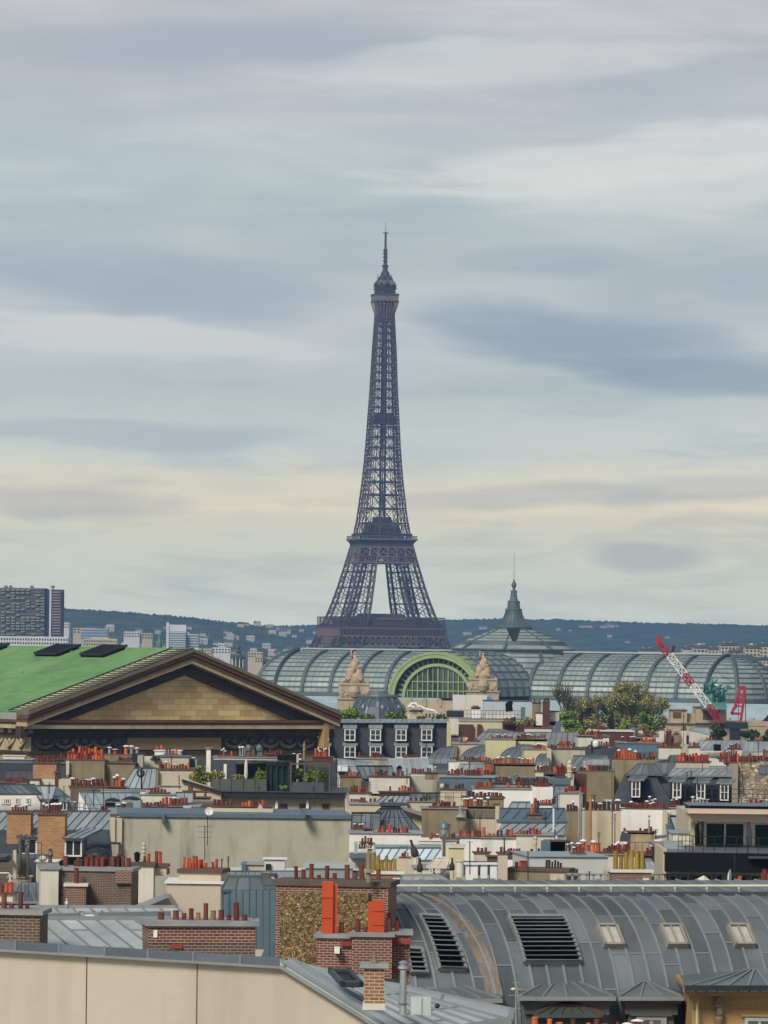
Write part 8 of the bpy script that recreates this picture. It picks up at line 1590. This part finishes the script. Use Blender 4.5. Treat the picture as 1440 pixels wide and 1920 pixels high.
orange_duct(603, 633, 1655, 1750, 149.4, .5).build('metal_flue', surf('orange_metal', (.50, .075, .02), (.42, .055, .018), .7, .45, 0, .05, 3, .4, (.28, .04, .015)), h.o); orange_duct(720, 690, 1689, 1754, 149.2, .5).build('metal_flue', MATS['orange_metal'], h.o)
h.stack(594, 661, 1756, BRICK, Y=149, d=1.6, yb=1880, yaw=-4, cap=7, capm=CONC, rows=((635, 646, 1, 30, 'b'), (650, 661, 1, 16, 'o'))); h.stack(660, 735, 1754, BRICK, Y=148.6, d=1.6, yb=1880, cap=6, capm=CONC, rows=((665, 676, 1, 31, 'b'), (680, 690, 1, 17, 'b'), (724, 736, 1, 30, 'b'))); h.stack(734, 769, 1751, BRICK, Y=149.4, d=1.6, yb=1880, cap=6, capm=CONC, rows=((739, 750, 1, 17, 'o'), (725, 735, 1, 34, 'b')))
REDB = surf('red_band', (.26, .045, .035), (.20, .04, .03), 1, .8)
h.wall(640, 661, 1765, REDB, Y=148.8, d=.5, yb=1774, name='brick_band'); h.wall(733, 770, 1762, REDB, Y=149.2, d=.5, yb=1770, name='brick_band'); h.wall(636, 662, 1814, REDB, Y=148.7, d=.5, yb=1824, name='brick_band'); h.wall(735, 770, 1812, REDB, Y=149.2, d=.5, yb=1820, name='brick_band'); h.wall(627, 637, 1776, PAINTW, Y=148.5, d=.4, yb=1788, name='white_plate'); h.wall(588, 772, 1862, PALE, Y=151, d=4)
# zinc roof with the left brick stacks
h = House('zinc roof with a small skylight between two brick chimneys at the left', 230, 132); h.wall(-60, 480, 1812, BEIGE, d=9, Y=133)
h.roof((40, 300, 1700), (130, 420, 1784), Y=130, pitch=24, mat=surf('zinc_fresh', (.33, .39, .41), (.40, .455, .47), .5, .40, .35, .08, 2, .35, (.20, .25, .265), island=.14, rvar=.2, sscale=(1.2, 1.2, .5)), sm=ZLSEAM, sp=.6, pitch_=0) if 0 else None
ZF = surf('zinc_fresh', (.44, .49, .50), (.53, .58, .58), .5, .40, .35, .08, 2, .35, (.20, .25, .265), island=.14, rvar=.2, sscale=(1.2, 1.2, .5))
h.roof((-30, 330, 1701), (-10, 350, 1722), Y=141, pitch=14, mat=ZF, sm=ZSEAM, sp=.55, joint=0); h.roof((-40, 320, 1722), (30, 420, 1790), Y=132, pitch=24, mat=ZF, sm=ZSEAM, sp=.6, joint=4.2); mb = MB(); mb.bar(W(40, 1723, 138.6), W(320, 1717, 138.6), .35, .28); mb.build('roof_step', ZINC, h.o)
h.skylight(170, 201, 1722, 1751, 134.2, 26, -26, frame=ZLIGHT, pane=PALE, mull=0)
mb = MB(); c = W(191, 1712, 140.6); mb.lathe(c, [(5 * mpp(140), 0), (.3 * mpp(140), 6 * mpp(140))], 8); mb.build('roof_cone', ZINC, h.o); mb = MB(); k = mpp(142); c = W(125, 1704, 142); mb.lathe(c, [(4 * k, 0), (4 * k, 9 * k), (5 * k, 10 * k), (2.5 * k, 15 * k), (2.5 * k, 17 * k), (0, 21 * k)], 10); mb.build('roof_finial', STEEL, h.o)
h.stack(-60, 75, 1711, BRICKD, Y=130, d=1.6, yb=1800, yaw=-4, cap=8, capm=CONC, rows=((2, 14, 1, 28, 'b'), (16, 27, 1, 17, 'b'), (32, 44, 1, 29, 'b'), (46, 56, 1, 16, 'd'))); h.stack(-40, 24, 1675, PALE, Y=160, d=1, yb=1690, rows=((-4, 8, 1, 20, 'o'), (8, 16, 1, 16, 'o'), (15, 25, 1, 20, 'o')))
h.stack(279, 479, 1733, BRICK, Y=127, d=1.7, yb=1768, yaw=9, cap=9, capm=CONC, rows=((295, 308, 1, 18, 'o'), (324, 336, 1, 30, 'b'), (339, 350, 1, 17, 'b'), (353, 364, 1, 29, 'b'), (366, 377, 1, 17, 't'), (380, 391, 1, 29, 'b'), (394, 405, 1, 17, 't'), (409, 421, 1, 30, 'b'), (424, 434, 1, 17, 'b'), (438, 449, 1, 30, 'b'), (453, 464, 1, 17, 'b'))); h.stack(279.5, 479, 1765, BRICKD, Y=127.02, d=1.7, yb=1830, yaw=9, cap=0, name='chimney_base')
h.wall(288, 295, 1744, PAINTW, Y=127.0, d=.4, yb=1758, name='white_plate'); h.wall(318, 342, 1771, REDB, Y=127.1, d=.4, yb=1778, name='brick_band')
# nearest beige gable
def gable():
    root = thing('beige_gable_building', 'nearest building with a plain jointed beige gable and pale zinc roof edge', 'building', (W(300, 1900, 112).x, 112, 0)); Y = 112.0
    mb = MB(); A = [(-120, 1776), (370, 1806), (523, 1815), (700, 1926), (800, 1990), (800, 2400), (-120, 2400)]
    pts = [W(x, y, Y) for x, y in A]; pts[-1].z = pts[-2].z = 0; mb.poly(pts, (0, .5, 0)); mb.build('gable_wall', GABLE, root)
    mb = MB()
    for x, y in ((163, 1788), (370, 1800)): a, b = W(x, y, Y), W(x, 2000, Y); mb.box(a.x - .014, a.x + .014, Y - .006, Y + .01, b.z, a.z)
    mb.build('wall_joint', CAPB, root)
    # zinc coping in lengths
    mb = MB(); top = lambda x: 1763 + (x - 0) * (1796 - 1763) / 530; low = lambda x: 1783 + (x - 0) * (1815 - 1783) / 525
    xs = [-100, -60, 28, 110, 196, 277, 362, 450, 533]
    for x0, x1 in zip(xs, xs[1:]):
        a, b, c, d = W(x0, top(x0), Y + .9), W(x1, top(x1), Y + .9), W(x1, low(x1) - 4, Y - .15), W(x0, low(x0) - 4, Y - .15); mb.hexa([d - Vector((0, 0, .06)), c - Vector((0, 0, .06)), b - Vector((0, 0, .06)), a - Vector((0, 0, .06)), d, c, b, a], 0); mb.bar(b, c, .05, .05, mi=1)
    for x0, x1 in zip(xs, xs[1:]): mb.bar(W(x0, low(x0) - 1, Y - .16), W(x1, low(x1) - 1, Y - .16), .05, .06, mi=1)
    mb.build('coping', [ZINC, ZSEAM], root)
    # roof slope running down to the right
    Aq, Bq, Cq, Dq, Eq = W(540, 1799, Y + .9), W(577, 1812, Y + 4.5), W(960, 1894, Y + 4.2), W(957, 1914, Y + 1.0), W(760, 1946, Y + .3)
    P = lambda s, t: (Aq * (1 - t) + Bq * t) * (1 - s) + ((Eq * (1 - t) + Dq * t) if 1 else 0) * s
    mb = MB(); Q = lambda u, v: P(v, u); zgrid(mb, Q, 7, 8, .06, .06, 0, 1, 1.6); mb.add([Bq, Cq, Dq], [(0, 1, 2)], 0)
    for t in (.33, .66): mb.bar(Bq.lerp(Cq, t), Bq.lerp(Dq, t), .05, .06, mi=1)
    mb.bar(Bq, Cq, .16, .12, mi=1); mb.bar(Dq, Eq, .22, .2, mi=1); mb.bar(Cq, Dq, .14, .12, mi=1); dn = Vector((0, 0, -.25)); mb.quad(Dq, Eq, Eq + dn, Dq + dn, 1); mb.build('roof', [ZF, ZLSEAM], root, fix=False)
    mb = MB(); r0, r1 = W(525, 1801, Y - .1), W(820, 1985, Y - .1)
    s0, s1 = W(546, 1800, Y + 1.0), W(850, 1975, Y + .9); mb.hexa([r0 - Vector((0, 0, .2)), r1 - Vector((0, 0, .2)), s1 - Vector((0, 0, .2)), s0 - Vector((0, 0, .2)), r0, r1, s1, s0]); mb.build('verge', ZF, root)
    mb = MB(); mb.bar(r0 - Vector((0, .06, .14)), r1 - Vector((0, .06, .14)), .06, .08); mb.bar(r0 + Vector((0, -.03, .03)), r1 + Vector((0, -.03, .03)), .10, .06); mb.bar(s0 + Vector((0, 0, .04)), s1 + Vector((0, 0, .04)), .10, .10); mb.build('verge_trim', ZLSEAM, root)
    body = MB(); body.hexa([(W(-120, 1790, Y).x, Y + .5, 0), (W(960, 1900, Y).x, Y + .5, 0), (W(960, 1900, Y).x, Y + 12, 0), (W(-120, 1790, Y).x, Y + 12, 0), W(-120, 1798, Y) + Vector((0, .5, 0)), W(960, 1960, Y) + Vector((0, .5, 0)), W(960, 1960, Y) + Vector((0, 5, 0)), W(-120, 1798, Y) + Vector((0, 5, 0))]); body.build('wall', BEIGE, root)
    H2 = House.__new__(House); H2.Y = Y; H2.o = root
    H2.stack(683, 721, 1812, surf('mixed_brick', (.30, .13, .06), (.17, .08, .05), .8, .85, 0, .4, kind='brick', mortar=(.46, .38, .27), dirt=(.10, .06, .04), wall=1, ms=.014, rh=.085, bw=.24), Y=110.6, d=.55, yb=1895, cap=8, capm=CONC)
    mb = MB(); k = mpp(110.5); a, b = W(680, 1882, 110.45), W(722, 1882, 110.45); mb.box(a.x, b.x, 110.45, 111.3, a.z - 12 * k, a.z); mb.build('chimney_foot', PALE, root)
    mb = MB(); c = W(702, 1805, 110.9); mb.lathe(c, [(7 * k, 0), (6 * k, 5 * k), (4 * k, 6 * k), (4.6 * k, 12 * k), (3.4 * k, 14 * k), (4 * k, 19 * k)], 12); mb.build('small_cowl', TAN, root)
    mb = MB(); c = W(755, 1903, 110.2); mb.lathe(c, [(11 * k, 0), (6.6 * k, 4 * k), (6.4 * k, 18 * k), (10 * k, 22 * k), (6.6 * k, 24 * k), (6.4 * k, 84 * k), (10.5 * k, 87 * k), (10 * k, 90 * k), (7 * k, 93 * k), (7 * k, 96 * k), (10 * k, 97 * k), (4 * k, 101 * k), (0, 102 * k)], 14); mb.build('steel_flue', STEEL, root)
    mb = MB(); mb.bar(W(722, 1837, 110.4), W(762, 1842, 110.2), .05, .06); mb.build('flue_strap', DARKMETAL, root)
    mb = MB(); a, b = W(770, 1902, 110.0), W(808, 1870, 110.0); mb.box(a.x, a.x + .26, 110, 110.5, a.z, b.z); mb.box(a.x + .26, b.x, 110.05, 110.5, a.z - .02, b.z); mb.build('metal_box', ZF, root); mb = MB(); mb.blob(W(820, 1886, 110.2), 5 * k, 5 * k, 5 * k, 8, 6); mb.build('ball_vent', DARKMETAL, root)
    H2.skylight(640, 682, 1831, 1854, 111.8, 22, -26, frame=ZDARK, pane=GLASSD, mull=0, dep=.04)
gable()

# thin aerials and little vents scattered over the crowd of roofs
rg = random.Random(77)
for i in range(34):
    px = rg.uniform(650, 1430) if i % 4 else rg.uniform(20, 640); py = rg.uniform(1392, 1600) if i % 4 else rg.uniform(1440, 1520)
    if px > 1240 and py > 1520: py -= 110
    Y = F * 11.5 / (py + 14 - 1208) * .97
    aerial(px, py - rg.uniform(12, 30), py + 4, min(Y, 560), 'thin dark television aerial among the crowded chimneys', rg.choice((2, 3, 4)), rg.uniform(5, 12))

# smaller stacks standing further back on the same houses
rg = random.Random(5); done = {}
for (hh, x0, x1, yt, Y, d) in list(WALLS):
    if not (240 < Y < 640) or x1 - x0 < 24 or not hh.o.name.startswith('house') or done.get(hh.o.name, 0) >= 3 or x1 < 0 or x0 > 1430 or (Y > 560 and x0 < 850): continue
    for q in range(1 if x1 - x0 < 60 else 2):
        if rg.random() < .25: continue
        w = rg.uniform(11, 30); x = rg.uniform(x0 + 2, max(x0 + 3, x1 - w - 2)); up = rg.uniform(3, 8.5) * 300 / Y; n = max(2, int(w / 5.2)); hp = rg.uniform(6.5, 10) * (340 / Y) ** .5
        hh.stack(x, x + w, yt - up, rg.choice((PALE, TAN, CREAM, BEIGE, BRICKP, WHITE)), Y=Y + d * rg.uniform(.35, .8), d=.7, yb=yt + 6, cap=1.5, rows=((x + 1, x + w - 1, n, hp, rg.choice(('ob', 'b', 'bd', 'vb', 'obd', 'd_b'))),)); done[hh.o.name] = done.get(hh.o.name, 0) + 1

# the town goes on past both edges of the view
rg = random.Random(9)
for Y in (225, 262, 300, 345, 395, 450, 520, 600, 690, 800):
    for q in range(3):
        w = 16 / mpp(Y); x0 = 1462 + q * w + rg.uniform(0, 6); yt = 1208 + rg.uniform(11.5, 14.5) / mpp(Y)
        h = House('cream zinc-roofed house outside the edge of the view', x0 + w / 2, Y + q * 3, group='houses past the edge of the view'); h.wall(x0, x0 + w - 2, yt, rg.choice((PALE, CREAM, TAN)), d=10); r_ = 2.2 / mpp(Y); h.roof((x0 + 3, x0 + w - 5, yt - r_), (x0 - 1, x0 + w - 1, yt), Y=Y + q * 3 - .3, pitch=35); h.stack(x0 + w * .2, x0 + w * .7, yt - r_ * 1.2, TAN, Y=Y + 6, yb=yt + 4, rows=((x0 + w * .22, x0 + w * .68, 7, .55 / mpp(Y), 'ob'),))
for Y in (150, 190, 235, 275, 335, 400):
    for q in range(2):
        w = 14 / mpp(Y); x0 = -70 - (q + 1) * w; yt = 1208 + rg.uniform(10.5, 13.0) / mpp(Y)
        h = House('cream zinc-roofed house outside the edge of the view', x0 + w / 2, Y + q * 3, group='houses past the edge of the view'); h.wall(x0, x0 + w - 2, yt, rg.choice((PALE, CREAM, TAN)), d=10); r_ = 2.2 / mpp(Y); h.roof((x0 + 3, x0 + w - 5, yt - r_), (x0 - 1, x0 + w - 1, yt), Y=Y + q * 3 - .3, pitch=35); h.stack(x0 + w * .2, x0 + w * .7, yt - r_ * 1.2, TAN, Y=Y + 6, yb=yt + 4, rows=((x0 + w * .22, x0 + w * .68, 7, .55 / mpp(Y), 'ob'),))
# ------------------------------------------------------------------ air
def haze():
    m = bpy.data.materials.new('haze_air'); m.use_nodes = True; t = NT(m.node_tree)
    v = t.n('ShaderNodeVolumePrincipled', {'Color': (.24, .50, .92, 1), 'Density': 1.15e-4, 'Anisotropy': .2})
    t.n('ShaderNodeOutputMaterial', {1: v.outputs[0]})
    mb = MB().box(-5800, 5800, -150, 11900, -1.5 - 2, 372); o = mb.build('haze', m); props(o, kind='stuff')
haze()
